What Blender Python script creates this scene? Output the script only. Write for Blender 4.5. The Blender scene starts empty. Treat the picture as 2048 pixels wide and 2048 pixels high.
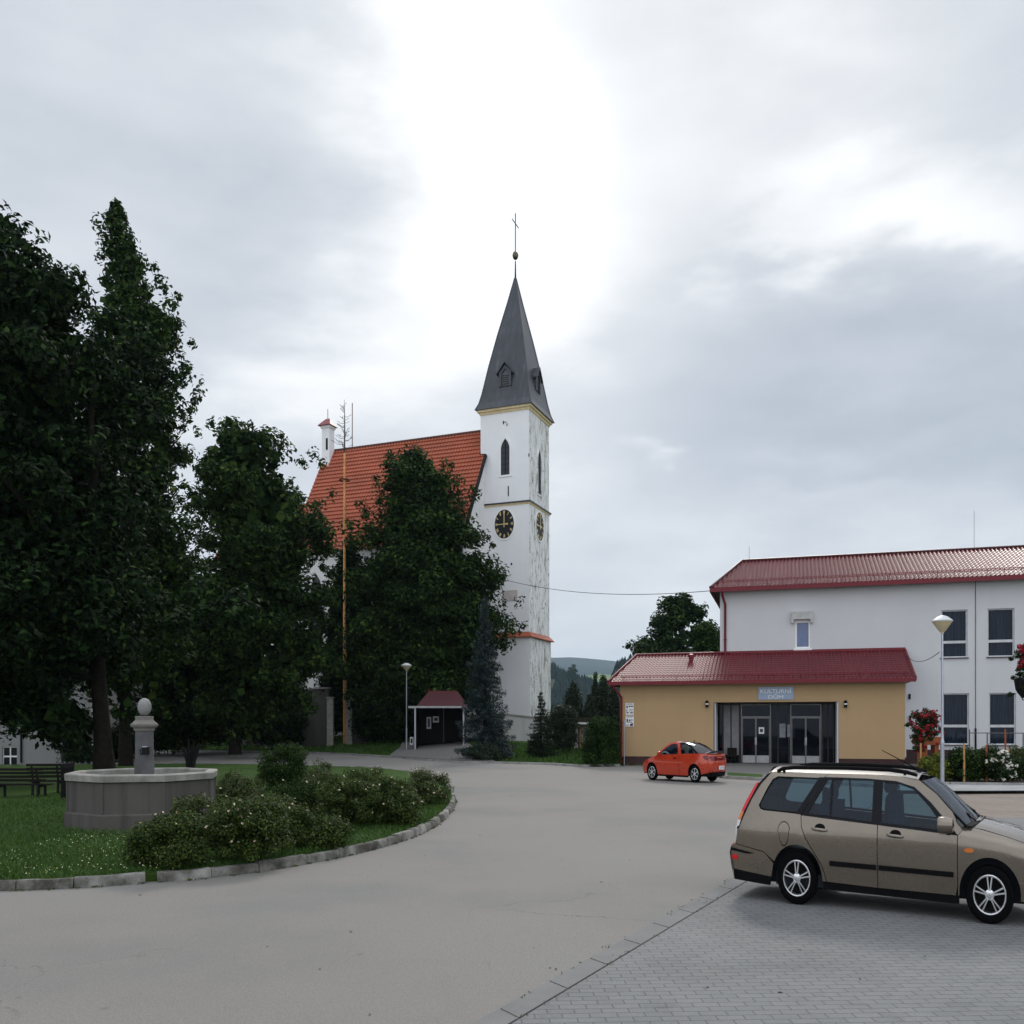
import bpy, bmesh, math, random
import numpy as np
from mathutils import Vector, Matrix
from mathutils.geometry import delaunay_2d_cdt, tessellate_polygon
R = math.radians
PI = math.pi
scene = bpy.context.scene
COL = scene.collection
random.seed(7)

# ------------------------------------------------------------------ survey: photo point -> place
F, HZ, E = 1800.0, 1445.0, 2.65          # focal length (px of a 2048 frame), horizon row, eye height
def G(px, py, z=0.0):
    Y = F*(E-z)/(py-HZ)
    return ((px-1024)/F*Y, Y, z)
def G2(px, py, z=0.0):
    p = G(px, py, z); return (p[0], p[1])
def AT(px, py, Y):
    return ((px-1024)/F*Y, Y, E-(py-HZ)*Y/F)
def lerp(a, b, t): return a+(b-a)*t
def interp(x, xs, ys): return float(np.interp(x, xs, ys))

# ------------------------------------------------------------------ materials
MATS = {}
def newmat(name):
    m = bpy.data.materials.new(name); m.use_nodes = True
    nt = m.node_tree; nt.nodes.clear()
    out = nt.nodes.new('ShaderNodeOutputMaterial'); MATS[name] = m
    return m, nt, out
def nd(nt, typ, **kw):
    n = nt.nodes.new(typ)
    for k, v in kw.items():
        if k in n.inputs: n.inputs[k].default_value = v
        else: setattr(n, k, v)
    return n
def ramp(nt, fac, stops):
    r = nt.nodes.new('ShaderNodeValToRGB')
    el = r.color_ramp.elements
    while len(el) < len(stops): el.new(0.5)
    for e, (p, c) in zip(el, stops):
        e.position = p; e.color = (c[0], c[1], c[2], 1)
    nt.links.new(fac, r.inputs[0]); return r
def c4(c): return (c[0], c[1], c[2], 1)
def mixc(nt, fac, a, b, mode='MIX'):
    m = nt.nodes.new('ShaderNodeMix'); m.data_type = 'RGBA'; m.blend_type = mode
    for sock, v in ((m.inputs[0], fac), (m.inputs[6], a), (m.inputs[7], b)):
        if hasattr(v, 'links'): nt.links.new(v, sock)
        elif isinstance(v, (int, float)): sock.default_value = v
        else: sock.default_value = c4(v)
    return m.outputs[2]
def coords(nt, scale=(1, 1, 1), rot=(0, 0, 0)):
    tc = nt.nodes.new('ShaderNodeTexCoord'); mp = nt.nodes.new('ShaderNodeMapping')
    mp.inputs['Scale'].default_value = scale; mp.inputs['Rotation'].default_value = rot
    nt.links.new(tc.outputs['Object'], mp.inputs[0]); return mp.outputs[0]
def noise(nt, vec, scale, detail=4, rough=.6):
    n = nd(nt, 'ShaderNodeTexNoise'); n.inputs['Scale'].default_value = scale
    n.inputs['Detail'].default_value = detail; n.inputs['Roughness'].default_value = rough
    nt.links.new(vec, n.inputs['Vector']); return n.outputs['Fac']
def mth(nt, op, a, b=0.0, c=0.0, clamp=False):
    m = nt.nodes.new('ShaderNodeMath'); m.operation = op; m.use_clamp = clamp
    for s, v in zip(m.inputs, (a, b, c)):
        if hasattr(v, 'links'): nt.links.new(v, s)
        else: s.default_value = v
    return m.outputs[0]
def bump(nt, h, strength=.3, dist=.02):
    b = nd(nt, 'ShaderNodeBump'); b.inputs['Strength'].default_value = strength; b.inputs['Distance'].default_value = dist
    nt.links.new(h, b.inputs['Height']); return b.outputs[0]
def P(nt, out, color=None, rough=.7, metal=0.0, spec=.5, normal=None, coat=0.0, coat_rough=.05):
    p = nd(nt, 'ShaderNodeBsdfPrincipled')
    for nm, v in (('Base Color', color), ('Roughness', rough)):
        if hasattr(v, 'links'): nt.links.new(v, p.inputs[nm])
        elif v is not None: p.inputs[nm].default_value = c4(v) if nm == 'Base Color' else v
    p.inputs['Metallic'].default_value = metal; p.inputs['Specular IOR Level'].default_value = spec
    p.inputs['Coat Weight'].default_value = coat; p.inputs['Coat Roughness'].default_value = coat_rough
    if normal is not None: nt.links.new(normal, p.inputs['Normal'])
    nt.links.new(p.outputs[0], out.inputs[0]); return p
def plain(name, c, rough=.6, metal=0.0, spec=.28, var=.15, scale=3.0, bmp=0.0, coat=0.0, bs=30.0):
    m, nt, out = newmat(name)
    v = coords(nt); n = noise(nt, v, scale, 6)
    col = ramp(nt, n, [(.3, [x*(1-var) for x in c]), (.7, [min(1, x*(1+var)) for x in c])]).outputs[0]
    nrm = bump(nt, noise(nt, v, bs, 4), bmp, .02) if bmp else None
    P(nt, out, col, rough, metal, spec, nrm, coat)
    return m
def plaster(name, c, dirt=.25, streak=.5, bmp=.25):
    """rendered wall: blotches, faint vertical run-off streaks, fine grain"""
    m, nt, out = newmat(name)
    v = coords(nt); n1 = noise(nt, v, .35, 5)
    vs = coords(nt, (2.2, 2.2, .12)); n2 = noise(nt, vs, 1.0, 6, .65)
    a = ramp(nt, n1, [(.3, [x*(1-dirt*.5) for x in c]), (.7, c)]).outputs[0]
    f = ramp(nt, n2, [(.50, (0, 0, 0)), (.78, (1, 1, 1))]).outputs[0]
    fac = mth(nt, 'MULTIPLY', f, streak)
    col = mixc(nt, fac, a, [x*(1-dirt) for x in c])
    P(nt, out, col, .85, 0, .25, bump(nt, noise(nt, v, 25, 5), bmp, .01))
    return m
def leafmat(name, stops, rough=.6, trans=.0, spec=.25):
    m, nt, out = newmat(name)
    g = nd(nt, 'ShaderNodeNewGeometry')
    v = coords(nt); n = noise(nt, v, .35, 3)
    f = mth(nt, 'ADD', mth(nt, 'MULTIPLY', g.outputs['Random Per Island'], .6), mth(nt, 'MULTIPLY', n, .45), clamp=True)
    col = ramp(nt, f, stops).outputs[0]
    p = P(nt, out, col, rough, 0, spec)
    if trans:
        t = nd(nt, 'ShaderNodeBsdfTranslucent'); nt.links.new(col, t.inputs[0])
        mx = nd(nt, 'ShaderNodeMixShader'); mx.inputs[0].default_value = trans
        nt.links.new(p.outputs[0], mx.inputs[1]); nt.links.new(t.outputs[0], mx.inputs[2]); nt.links.new(mx.outputs[0], out.inputs[0])
    return m
def glassmat(name, tint, refl=.25, opac=.35, dif=(.01,.013,.02)):
    """window glass: see-through tint with a mirror share that grows at grazing angles"""
    m, nt, out = newmat(name)
    t = nd(nt, 'ShaderNodeBsdfTransparent'); t.inputs[0].default_value = c4(tint)
    g = nd(nt, 'ShaderNodeBsdfGlossy'); g.inputs['Roughness'].default_value = .02; g.inputs[0].default_value = (.9, .95, 1, 1)
    lw = nd(nt, 'ShaderNodeLayerWeight'); lw.inputs[0].default_value = refl
    d = nd(nt, 'ShaderNodeBsdfDiffuse'); d.inputs[0].default_value = c4(dif)
    m1 = nd(nt, 'ShaderNodeMixShader'); m1.inputs[0].default_value = opac
    nt.links.new(t.outputs[0], m1.inputs[1]); nt.links.new(d.outputs[0], m1.inputs[2])
    m2 = nd(nt, 'ShaderNodeMixShader'); nt.links.new(lw.outputs['Fresnel'], m2.inputs[0])
    nt.links.new(m1.outputs[0], m2.inputs[1]); nt.links.new(g.outputs[0], m2.inputs[2]); nt.links.new(m2.outputs[0], out.inputs[0])
    return m

# ------------------------------------------------------------------ mesh helpers
def finish(me, mats, smooth=None):
    for m in (mats if isinstance(mats, (list, tuple)) else [mats]): me.materials.append(m)
    if smooth is not None:
        me.polygons.foreach_set('use_smooth', [True]*len(me.polygons))
        me.set_sharp_from_angle(angle=R(smooth))
    me.update()
class MB:
    def __init__(s): s.v = []; s.f = []; s.m = []
    def add(s, vs, fs, m=0):
        b = len(s.v); s.v.extend([tuple(v) for v in vs])
        for f in fs: s.f.append(tuple(b+i for i in f)); s.m.append(m)
        return s
    def box(s, x0, x1, y0, y1, z0, z1, m=0):
        return s.add([(x0,y0,z0),(x1,y0,z0),(x1,y1,z0),(x0,y1,z0),(x0,y0,z1),(x1,y0,z1),(x1,y1,z1),(x0,y1,z1)],
              [(3,2,1,0),(4,5,6,7),(0,1,5,4),(1,2,6,5),(2,3,7,6),(3,0,4,7)], m)
    def bar(s, a, b, w, h, up=(0,0,1), m=0):
        a, b, up = Vector(a), Vector(b), Vector(up); d = (b-a).normalized()
        if abs(d.dot(up)) > .98: up = Vector((0,1,0))
        sd = d.cross(up).normalized(); u = sd.cross(d)
        vs = []
        for p in (a, b):
            for i, j in ((-1,-1),(1,-1),(1,1),(-1,1)): vs.append(p+sd*(i*w/2)+u*(j*h/2))
        return s.add(vs, [(0,1,2,3),(7,6,5,4),(4,5,1,0),(5,6,2,1),(6,7,3,2),(7,4,0,3)], m)
    def tube(s, pts, r, n=8, m=0, cap=True):
        pts = [Vector(p) for p in pts]; k = len(pts)
        rs = r if isinstance(r, (list, tuple)) else [r]*k
        vs = []; prev = None
        for i, p in enumerate(pts):
            d = (pts[min(i+1,k-1)]-pts[max(i-1,0)]).normalized()
            if prev is None:
                ref = Vector((0,0,1)) if abs(d.z) < .9 else Vector((1,0,0))
                a = d.cross(ref).normalized()
            else: a = (prev-d*prev.dot(d)).normalized()
            prev = a; b = d.cross(a)
            for j in range(n):
                t = 2*PI*j/n; vs.append(p+(a*math.cos(t)+b*math.sin(t))*rs[i])
        fs = [(i*n+j, i*n+(j+1)%n, (i+1)*n+(j+1)%n, (i+1)*n+j) for i in range(k-1) for j in range(n)]
        if cap: fs += [tuple(range(n-1,-1,-1)), tuple(range((k-1)*n, k*n))]
        return s.add(vs, fs, m)
    def lathe(s, prof, n=24, c=(0,0,0), sx=1, sy=1, m=0, rot=0.0, cap=True):
        vs = []; fs = []
        for r, z in prof:
            for j in range(n):
                t = 2*PI*j/n+rot; vs.append((c[0]+r*sx*math.cos(t), c[1]+r*sy*math.sin(t), c[2]+z))
        for i in range(len(prof)-1):
            for j in range(n): fs.append((i*n+j, i*n+(j+1)%n, (i+1)*n+(j+1)%n, (i+1)*n+j))
        if cap and prof[0][0] > 1e-6: fs.append(tuple(range(n-1,-1,-1)))
        if cap and prof[-1][0] > 1e-6: fs.append(tuple(range((len(prof)-1)*n, len(prof)*n)))
        return s.add(vs, fs, m)
    def sheet(s, poly, z, m=0):
        tr = tessellate_polygon([[Vector((p[0],p[1],0)) for p in poly]])
        zf = z if callable(z) else (lambda x, y: z)
        vs = [(p[0],p[1],zf(p[0],p[1])) for p in poly]; fs = []
        for t in tr:
            a, b, c = [vs[i] for i in t]
            fs.append(t if (b[0]-a[0])*(c[1]-a[1])-(b[1]-a[1])*(c[0]-a[0]) > 0 else t[::-1])
        return s.add(vs, fs, m)
    def prism(s, poly, z0, z1, m=0):
        n = len(poly); s.sheet(poly, z1, m)
        ar = sum(poly[i][0]*poly[(i+1)%n][1]-poly[(i+1)%n][0]*poly[i][1] for i in range(n))
        P_ = poly if ar > 0 else poly[::-1]
        vs = [(p[0],p[1],z0) for p in P_]+[(p[0],p[1],z1) for p in P_]
        return s.add(vs, [(i,(i+1)%n,n+(i+1)%n,n+i) for i in range(n)], m)
    def build(s, name, mats, parent=None, smooth=None, loc=None):
        me = bpy.data.meshes.new(name); me.from_pydata(s.v, [], s.f)
        if any(s.m): me.polygons.foreach_set('material_index', s.m)
        finish(me, mats, smooth)
        o = bpy.data.objects.new(name, me); COL.objects.link(o)
        if parent is not None: o.parent = parent
        if loc is not None: o.location = loc
        return o
def npmesh(name, V, Q, mat, parent=None, smooth=False):
    """quads from numpy arrays"""
    me = bpy.data.meshes.new(name); nf = len(Q)
    me.vertices.add(len(V)); me.vertices.foreach_set('co', np.ascontiguousarray(V, dtype=np.float32).ravel())
    me.loops.add(nf*4); me.loops.foreach_set('vertex_index', np.ascontiguousarray(Q, dtype=np.int32).ravel())
    me.polygons.add(nf); me.polygons.foreach_set('loop_start', np.arange(0, nf*4, 4, dtype=np.int32))
    me.update(calc_edges=True); me.materials.append(mat)
    if smooth: me.polygons.foreach_set('use_smooth', [True]*nf)
    o = bpy.data.objects.new(name, me); COL.objects.link(o)
    if parent is not None: o.parent = parent
    return o
def tag(o, label=None, cat=None, group=None, kind=None):
    if label: o['label'] = label
    if cat: o['category'] = cat
    if group: o['group'] = group
    if kind: o['kind'] = kind
    return o
def thing(name, label, cat, loc=(0,0,0), rz=0.0, group=None):
    o = bpy.data.objects.new(name, None); COL.objects.link(o)
    o.location = loc; o.rotation_euler = (0,0,rz); o.empty_display_size = .3
    return tag(o, label, cat, group)
def struct(name, mb, mats, smooth=None):
    return tag(mb.build(name, mats, None, smooth), kind='structure')
def kids(o): return [c for c in bpy.data.objects if c.parent == o]
def copy_tree(o, loc=None, rz=None, label=None, parent=None):
    c = o.copy(); COL.objects.link(c)
    if parent is not None: c.parent = parent
    if loc is not None: c.location = loc
    if rz is not None: c.rotation_euler = (0,0,rz)
    if label: c['label'] = label
    for ch in kids(o): copy_tree(ch, parent=c)
    return c
def text(body, w, h, mat, parent, loc, rot, name='lettering', depth=.01):
    cu = bpy.data.curves.new('t', 'FONT'); cu.body = body; cu.size = 1; cu.extrude = .02
    cu.align_x = 'CENTER'; cu.align_y = 'CENTER'
    to = bpy.data.objects.new('t', cu); COL.objects.link(to)
    dg = bpy.context.evaluated_depsgraph_get(); me = bpy.data.meshes.new_from_object(to.evaluated_get(dg))
    bpy.data.objects.remove(to)
    xs = [v.co.x for v in me.vertices]; ys = [v.co.y for v in me.vertices]
    cx, cy = (min(xs)+max(xs))/2, (min(ys)+max(ys))/2; kx, ky = w/(max(xs)-min(xs)), h/(max(ys)-min(ys))
    for v in me.vertices: v.co = ((v.co.x-cx)*kx, (v.co.y-cy)*ky, v.co.z*depth/.04)
    me.materials.clear(); me.materials.append(mat)
    o = bpy.data.objects.new(name, me); COL.objects.link(o); o.parent = parent; o.location = loc; o.rotation_euler = rot
    return o

class Frame:
    """a building's own axes: x along the front, y into the building"""
    def __init__(s, o, ang):
        s.o = Vector(o); s.ang = ang; s.u = Vector((math.cos(ang), math.sin(ang), 0)); s.n = Vector((-math.sin(ang), math.cos(ang), 0))
    def on(s, px, py, yl=0.0):
        """where the sight line through a photo point meets the wall plane y = yl: (x, z)"""
        d = Vector(((px-1024)/F, 1, -(py-HZ)/F)); c = Vector((0,0,E))
        t = ((s.o-c).dot(s.n)+yl)/d.dot(s.n); p = c+d*t-s.o
        return p.dot(s.u), p.z
    def w(s, x, y, z): return s.o+s.u*x+s.n*y+Vector((0,0,z))
    def rect(s, x0, y0, x1, y1, yl=0.0):
        a = s.on(x0, y1, yl); b = s.on(x1, y0, yl)
        return (a[0], b[0], a[1], b[1])
def wall_holes(mb, x0, x1, z0, z1, holes, y=0.0, reveal=.18, m=0, sill=True):
    """front wall in the plane y with rectangular openings and their reveals"""
    xs = sorted({x0, x1}|{h[0] for h in holes}|{h[1] for h in holes}); zs = sorted({z0, z1}|{h[2] for h in holes}|{h[3] for h in holes})
    for i in range(len(xs)-1):
        for j in range(len(zs)-1):
            cx, cz = (xs[i]+xs[i+1])/2, (zs[j]+zs[j+1])/2
            if any(h[0] < cx < h[1] and h[2] < cz < h[3] for h in holes): continue
            mb.add([(xs[i],y,zs[j]),(xs[i+1],y,zs[j]),(xs[i+1],y,zs[j+1]),(xs[i],y,zs[j+1])], [(0,1,2,3)], m)
    for a, b, c, d in holes:
        r = y+reveal
        mb.add([(a,y,c),(b,y,c),(b,y,d),(a,y,d),(a,r,c),(b,r,c),(b,r,d),(a,r,d)], ([(0,4,5,1)] if sill else [])+[(1,5,6,2),(2,6,7,3),(3,7,4,0)], m)

def tiled(mb, W, L, T, xa, xb, period=.22, amp=.03, row=.36, step=.025, n=6, m=0):
    """corrugated tile surface. W(x, t, h) maps to space; between the left limit xa(t) and the right xb(t), t from 0 (eave) to T"""
    k = max(2, int(L/period*n)); xs = [L*i/k for i in range(k+1)]
    rows = int(math.ceil(T/row)); ts = []
    for r_ in range(rows):
        ts.append((r_*row, step)); ts.append((min(T, (r_+1)*row-.01), 0.0))
    ts[-1] = (T, 0.0)
    idx = {}; vs = []; fs = []
    def vert(i, j):
        t, st = ts[j]; a, b = xa(t), xb(t); x = min(max(xs[i], a), b)
        h = amp*(.5+.5*math.cos(2*PI*x/period))+st
        key = (round(x, 4), j)
        if key not in idx: idx[key] = len(vs); vs.append(W(x, t, h))
        return idx[key]
    for j in range(len(ts)-1):
        for i in range(k):
            q = [vert(i,j), vert(i+1,j), vert(i+1,j+1), vert(i,j+1)]
            u = []
            for a in q:
                if a not in u: u.append(a)
            if len(u) > 2: fs.append(tuple(u))
    mb.add(vs, fs, m)

# ------------------------------------------------------------------ foliage
LOBES = 14.0
def leaf_quads(C, N, L, rng, aspect=.42, fold=.12):
    n = len(C)
    N = N+rng.normal(0, .55, (n,3)); N /= np.linalg.norm(N, axis=1, keepdims=True)+1e-9
    D = rng.normal(0, 1, (n,3)); D -= N*(D*N).sum(1, keepdims=True); D /= np.linalg.norm(D, axis=1, keepdims=True)+1e-9
    S = np.cross(N, D); l = (L*rng.uniform(.65, 1.25, n))[:,None]
    V = np.empty((n,4,3)); up = N*l*fold
    V[:,0] = C-D*l*.5; V[:,1] = C+S*l*aspect*.5+up; V[:,2] = C+D*l*.5; V[:,3] = C-S*l*aspect*.5+up
    return V.reshape(-1,3)
def quads(n, base=0): return (np.arange(n*4).reshape(-1,4)+base)
def clump_leaves(cc, rc, per, rng, squash=.75, hug=2.4):
    """leaf centres and outward directions for clumps at cc with radii rc"""
    n = len(cc)*per
    U = rng.normal(0, 1, (n,3)); U /= np.linalg.norm(U, axis=1, keepdims=True)
    rr = np.repeat(rc, per)*rng.uniform(0, 1, n)**(1/hug)
    off = U*rr[:,None]; off[:,2] *= squash
    return np.repeat(cc, per, axis=0)+off, U+np.array([0,0,.6])
def crown_pts(zs, cx, cy, r, nclump, rng, shell=.5, jitter=.1, ry=1.0):
    """clump centres in the volume of revolution given by radius r(z) round the axis (cx(z), cy)"""
    zz = np.linspace(zs[0], zs[-1], 200); rv = np.interp(zz, zs, r); w = rv**1.5+.02; w /= w.sum()
    z = rng.choice(zz, nclump, p=w)+rng.normal(0, (zs[-1]-zs[0])*.004, nclump)
    a = rng.uniform(0, 2*PI, nclump); ph = rng.uniform(0, 6, 4); h = (z-zs[0])/max(1e-6, zs[-1]-zs[0])*LOBES
    wob = np.sin(3*a+h+ph[0])*np.sin(2*a-h*.8+ph[1])*.6+.4*np.sin(5*a+h*1.9+ph[2])
    rad = np.interp(z, zs, r)*(1+wob*jitter*1.1+rng.normal(0, jitter*.6, nclump))
    q = np.where(rng.uniform(0,1,nclump) < shell, rng.uniform(.8, 1.0, nclump), np.sqrt(rng.uniform(0, .8, nclump)))
    return np.stack([np.interp(z, zs, cx)+rad*q*np.cos(a), cy+rad*q*np.sin(a)*ry, z], 1), rad
def tree(name, label, Y, prof, mat, bark, trunk_px, base_z=0.0, nclump=300, per=130, leaf=.3, rc=(.7,1.3), seed=1, group=None,
         trunk_r=.3, shell=.5, core=2500, limbs=9, squash=.75, aspect=.42, ry=1.0, cat='tree', depth=None, jitter=.1, lean=.8, bough=.30):
    """prof rows (photo row, left px, right px) from the top down give the crown its outline at its real distance Y"""
    rng = np.random.default_rng(seed); rows = sorted(prof, key=lambda p: -p[0])
    X0 = (trunk_px-1024)/F*Y
    t = thing(name, label, cat, (X0, Y, base_z), 0, group)
    zs = np.array([AT(0, p[0], Y)[2] for p in rows])-base_z
    cx = np.array([((p[1]+p[2])/2-1024)/F*Y for p in rows])-X0; r = np.array([(p[2]-p[1])/2/F*Y for p in rows])
    rmax = r.max()
    if depth: ry = depth/rmax
    rcs = rng.uniform(rc[0], rc[1], nclump)
    zs2 = zs.copy(); r2 = np.maximum(r*.95-rc[0]*.8, .05)
    nb_ = max(12, nclump//9); bc, brad = crown_pts(zs2, cx, 0.0, r2*.94, nb_, rng, .85, jitter*1.3, ry)     # boughs carry the clumps
    Rb = np.minimum(rmax*bough, brad*.75+.3); w_ = np.repeat(np.arange(nb_), 7)
    g_ = rng.normal(0, 1, (len(w_),3)); g_ /= np.linalg.norm(g_, axis=1, keepdims=True); g_ *= (rng.uniform(.2,1,len(w_))**.5)[:,None]*Rb[w_][:,None]; g_[:,2] *= .55; g_[:,2] -= .12*np.hypot(g_[:,0],g_[:,1])
    c1 = bc[w_]+g_; c0, rad0 = crown_pts(zs2, cx, 0.0, r2*.8, max(4, nclump-len(w_)), rng, .2, jitter, ry)
    cc = np.concatenate([c1, c0]); rad = np.concatenate([brad[w_], rad0]); rcs = rng.uniform(rc[0], rc[1], len(cc))
    rcs = np.minimum(rcs, np.maximum(rad*.9, .35))
    sz = np.linspace(zs[0]+(zs[-1]-zs[0])*.72, zs[-1]-.15, 22)      # leading shoot
    cc = np.concatenate([cc, np.stack([np.interp(sz, zs, cx)+rng.normal(0,.12,22), rng.normal(0,.12,22), sz],1)]); rcs = np.concatenate([rcs, np.minimum(rc[1], np.interp(sz, zs, r)*.6+.12)])
    C, N = clump_leaves(cc, rcs, per, rng, squash)
    V = leaf_quads(C, N, leaf, rng, aspect)
    nf = int(nclump*.75)                                        # ragged twigs standing out of the crown, with gaps between
    fc, fr = crown_pts(zs, cx, 0.0, r*.99, nf, rng, 1.0, jitter*1.25, ry); fc = fc[rng.uniform(0,1,nf) < .8]
    fs_ = rng.uniform(.22, .5, len(fc))*rc[1]
    C, N = clump_leaves(fc, fs_, max(14, per//4), rng, 1.15, 1.8); V = np.concatenate([V, leaf_quads(C, N, leaf*.9, rng, aspect)])
    if core:
        c2, _ = crown_pts(zs2, cx, 0.0, r2*.66, core, rng, .2, .05, ry)
        V = np.concatenate([V, leaf_quads(c2, rng.normal(0,1,c2.shape), leaf*1.9, rng, .8)])
    npmesh('crown', V, quads(len(V)//4), mat, t)
    mb = MB(); H = zs[-1]; z0 = zs[0]
    top = z0+(H-z0)*.72; k = 9
    pts = []; rs = []
    for i in range(k):
        f = i/(k-1); z = top*f
        pts.append((np.interp(z, zs, cx)*f*lean+math.sin(i*1.7+seed)*.05*trunk_r*4, math.cos(i*2.1+seed)*.05*trunk_r*4, z)); rs.append(trunk_r*(1.35 if i == 0 else 1-.8*f))
    mb.tube(pts, rs, 10)
    for i in range(limbs):
        f = .12+.75*i/limbs; z = z0+(top-z0)*f*.9; a = i*2.4+seed; rr = float(np.interp(z+1.5, zs, r))*.75
        p0 = (float(np.interp(z, [p[2] for p in pts], [p[0] for p in pts])), 0, z); c_ = float(np.interp(z+1.5, zs, cx))
        p2 = (c_+rr*math.cos(a), rr*math.sin(a)*ry, z+min(2.5, H*.15))
        p1 = (lerp(p0[0],p2[0],.5), lerp(p0[1],p2[1],.5), z+.5)
        mb.tube([p0,p1,p2], [trunk_r*.45, trunk_r*.28, trunk_r*.1], 6)
    mb.build('trunk', bark, t, 60)
    return t
def conifer(name, label, Y, px, base_z, top_py, half_px, mat, bark, seed=1, whorls=26, per=150, leaf=.16, group=None, droop=.25, cat='tree', low=.04, ragged=.2):
    """spruce: tiers of drooping boughs on a straight stem"""
    rng = np.random.default_rng(seed); X, _, zt = AT(px, top_py, Y); H = zt-base_z; rb = half_px/F*Y
    t = thing(name, label, cat, (X, Y, base_z), 0, group); Cs = []; Ns = []
    for i in range(whorls):
        f = low+(1-low)*(i/whorls)**1.0; z = H*f; rr = rb*(1-f)**.85*(1+rng.normal(0, ragged*.5))+.06*rb
        nb = max(4, int(5+7*(1-f)))
        for b in range(nb):
            a = rng.uniform(0, 2*PI); l = rr*rng.uniform(.75, 1.12); m = max(12, int(per*(l/rb)))
            s = rng.uniform(.08, 1, m)**.8; wd = .28*l*(1-s*.75)
            lat = rng.normal(0, 1, m)*wd*.5
            x = np.cos(a)*s*l-np.sin(a)*lat; y = np.sin(a)*s*l+np.cos(a)*lat
            zz = z-droop*l*s**1.3+.18*l*s**4+rng.normal(0, .05, m)*rb-np.abs(lat)*.25
            Cs.append(np.stack([x,y,zz],1)); nn = np.zeros((m,3)); nn[:,2] = 1; Ns.append(nn)
    C = np.concatenate(Cs); N = np.concatenate(Ns)
    V = leaf_quads(C, N, leaf, rng, .3)
    npmesh('crown', V, quads(len(C)), mat, t)
    MB().tube([(0,0,0),(0,0,H*.5),(0,0,H*.99)], [rb*.09, rb*.05, .01], 8).build('trunk', bark, t, 60)
    return t
def bush(name, label, base, wx, wy, h, mat, seed, n=60, per=110, leaf=.07, rc=.22, flowers=None, group=None, cat='shrub', stem=None, fl_n=30, fl_r=.035, top=.75, low=.15, fl_top=False):
    rng = np.random.default_rng(seed); t = thing(name, label, cat, base, 0, group)
    cc = []
    while len(cc) < n:
        p = rng.uniform(-1, 1, 3)
        if p[0]**2+p[1]**2+max(0,p[2])**2*top < 1 and p[0]**2+p[1]**2+p[2]**2 > .12: cc.append((p[0]*wx*(.86), p[1]*wy*.86, h*(low+(1-low-.1)*(p[2]*.5+.5))))
    cc = np.array(cc); rcs = rng.uniform(.7, 1.35, n)*rc
    C, N = clump_leaves(cc, rcs, per, rng, .85); C[:,2] = np.maximum(C[:,2], .02)
    V = leaf_quads(C, N, leaf, rng, .5)
    npmesh('foliage', V, quads(len(C)), mat, t)
    if stem:
        mb = MB()
        for i in range(7):
            a = i*2.4; mb.tube([(0,0,0),(math.cos(a)*wx*.3, math.sin(a)*wy*.3, h*.4),(math.cos(a)*wx*.6, math.sin(a)*wy*.6, h*.8)], [.018,.012,.006], 5)
        mb.build('stem', stem, t)
    if flowers:
        fc = C[rng.choice(len(C), fl_n*3)]; out = fc[:,2]*(1.0 if fl_top else .55)-fc[:,1]*.9*h/max(wy,.1); fc = fc[np.argsort(-out)[:fl_n*2]][rng.permutation(fl_n*2)[:fl_n]]
        fc = fc+np.stack([rng.normal(0,.03,fl_n), -rng.uniform(.02,.1,fl_n), rng.uniform(.02,.10,fl_n)],1)
        vs = []
        for p in range(5):
            vs.append(leaf_quads(fc+rng.normal(0, fl_r*.45, fc.shape), np.tile([0,-.5,.8],(fl_n,1)), fl_r*2, rng, .9))
        V = np.concatenate(vs); npmesh('blossom', V, quads(len(V)//4), flowers, t)
    return t
# ------------------------------------------------------------------ palette
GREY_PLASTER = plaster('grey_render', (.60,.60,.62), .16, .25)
TAN = plaster('ochre_render', (.45,.305,.165), .2, .35)
TOWER_W = plaster('lime_render', (.80,.80,.82), .15, .3)
NAVE_W = plaster('nave_render', (.74,.74,.74), .2, .4)
HOUSE_W = plaster('house_render', (.27,.265,.27), .2, .4)
STONE = plaster('worn_shaded_concrete', (.10,.094,.085), .65, .95, .4)  # worn concrete, base darkened to stand in for tree shade
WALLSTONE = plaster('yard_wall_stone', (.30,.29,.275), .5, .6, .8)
def kerbmat():
    m, nt, out = newmat('granite_kerb'); v = coords(nt)
    n = noise(nt, v, 1.6, 7, .65); n2 = noise(nt, v, 40, 4)
    c = ramp(nt, n, [(.38, (.05,.048,.038)), (.52, (.16,.155,.14)), (.68, (.33,.32,.30))]).outputs[0]
    P(nt, out, c, .85, 0, .3, bump(nt, mth(nt,'ADD',n,n2), .6, .03)); return m
KERB = kerbmat()
PLINTH = plain('maroon_plinth', (.045,.018,.018), .5, var=.25)
def roofmat(name, c, rough, var, spec=.5, coat=0.0):
    m, nt, out = newmat(name); v = coords(nt); n = noise(nt, v, .5, 5); g = noise(nt, v, 9, 3)
    f = mth(nt, 'ADD', mth(nt,'MULTIPLY',n,.6), mth(nt,'MULTIPLY',g,.4))
    P(nt, out, ramp(nt, f, [(.3, [x*(1-var) for x in c]), (.7, [min(1,x*(1+var)) for x in c])]).outputs[0], rough, 0, spec, None, coat, .2); return m
TILE = roofmat('clay_tile', (.33,.078,.034), .55, .3, .4)
MAROON = roofmat('maroon_tin', (.105,.006,.012), .40, .25, .32, .0)
GUTTER = plain('maroon_gutter', (.15,.012,.02), .35, var=.1)
SPIRE = None
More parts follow.
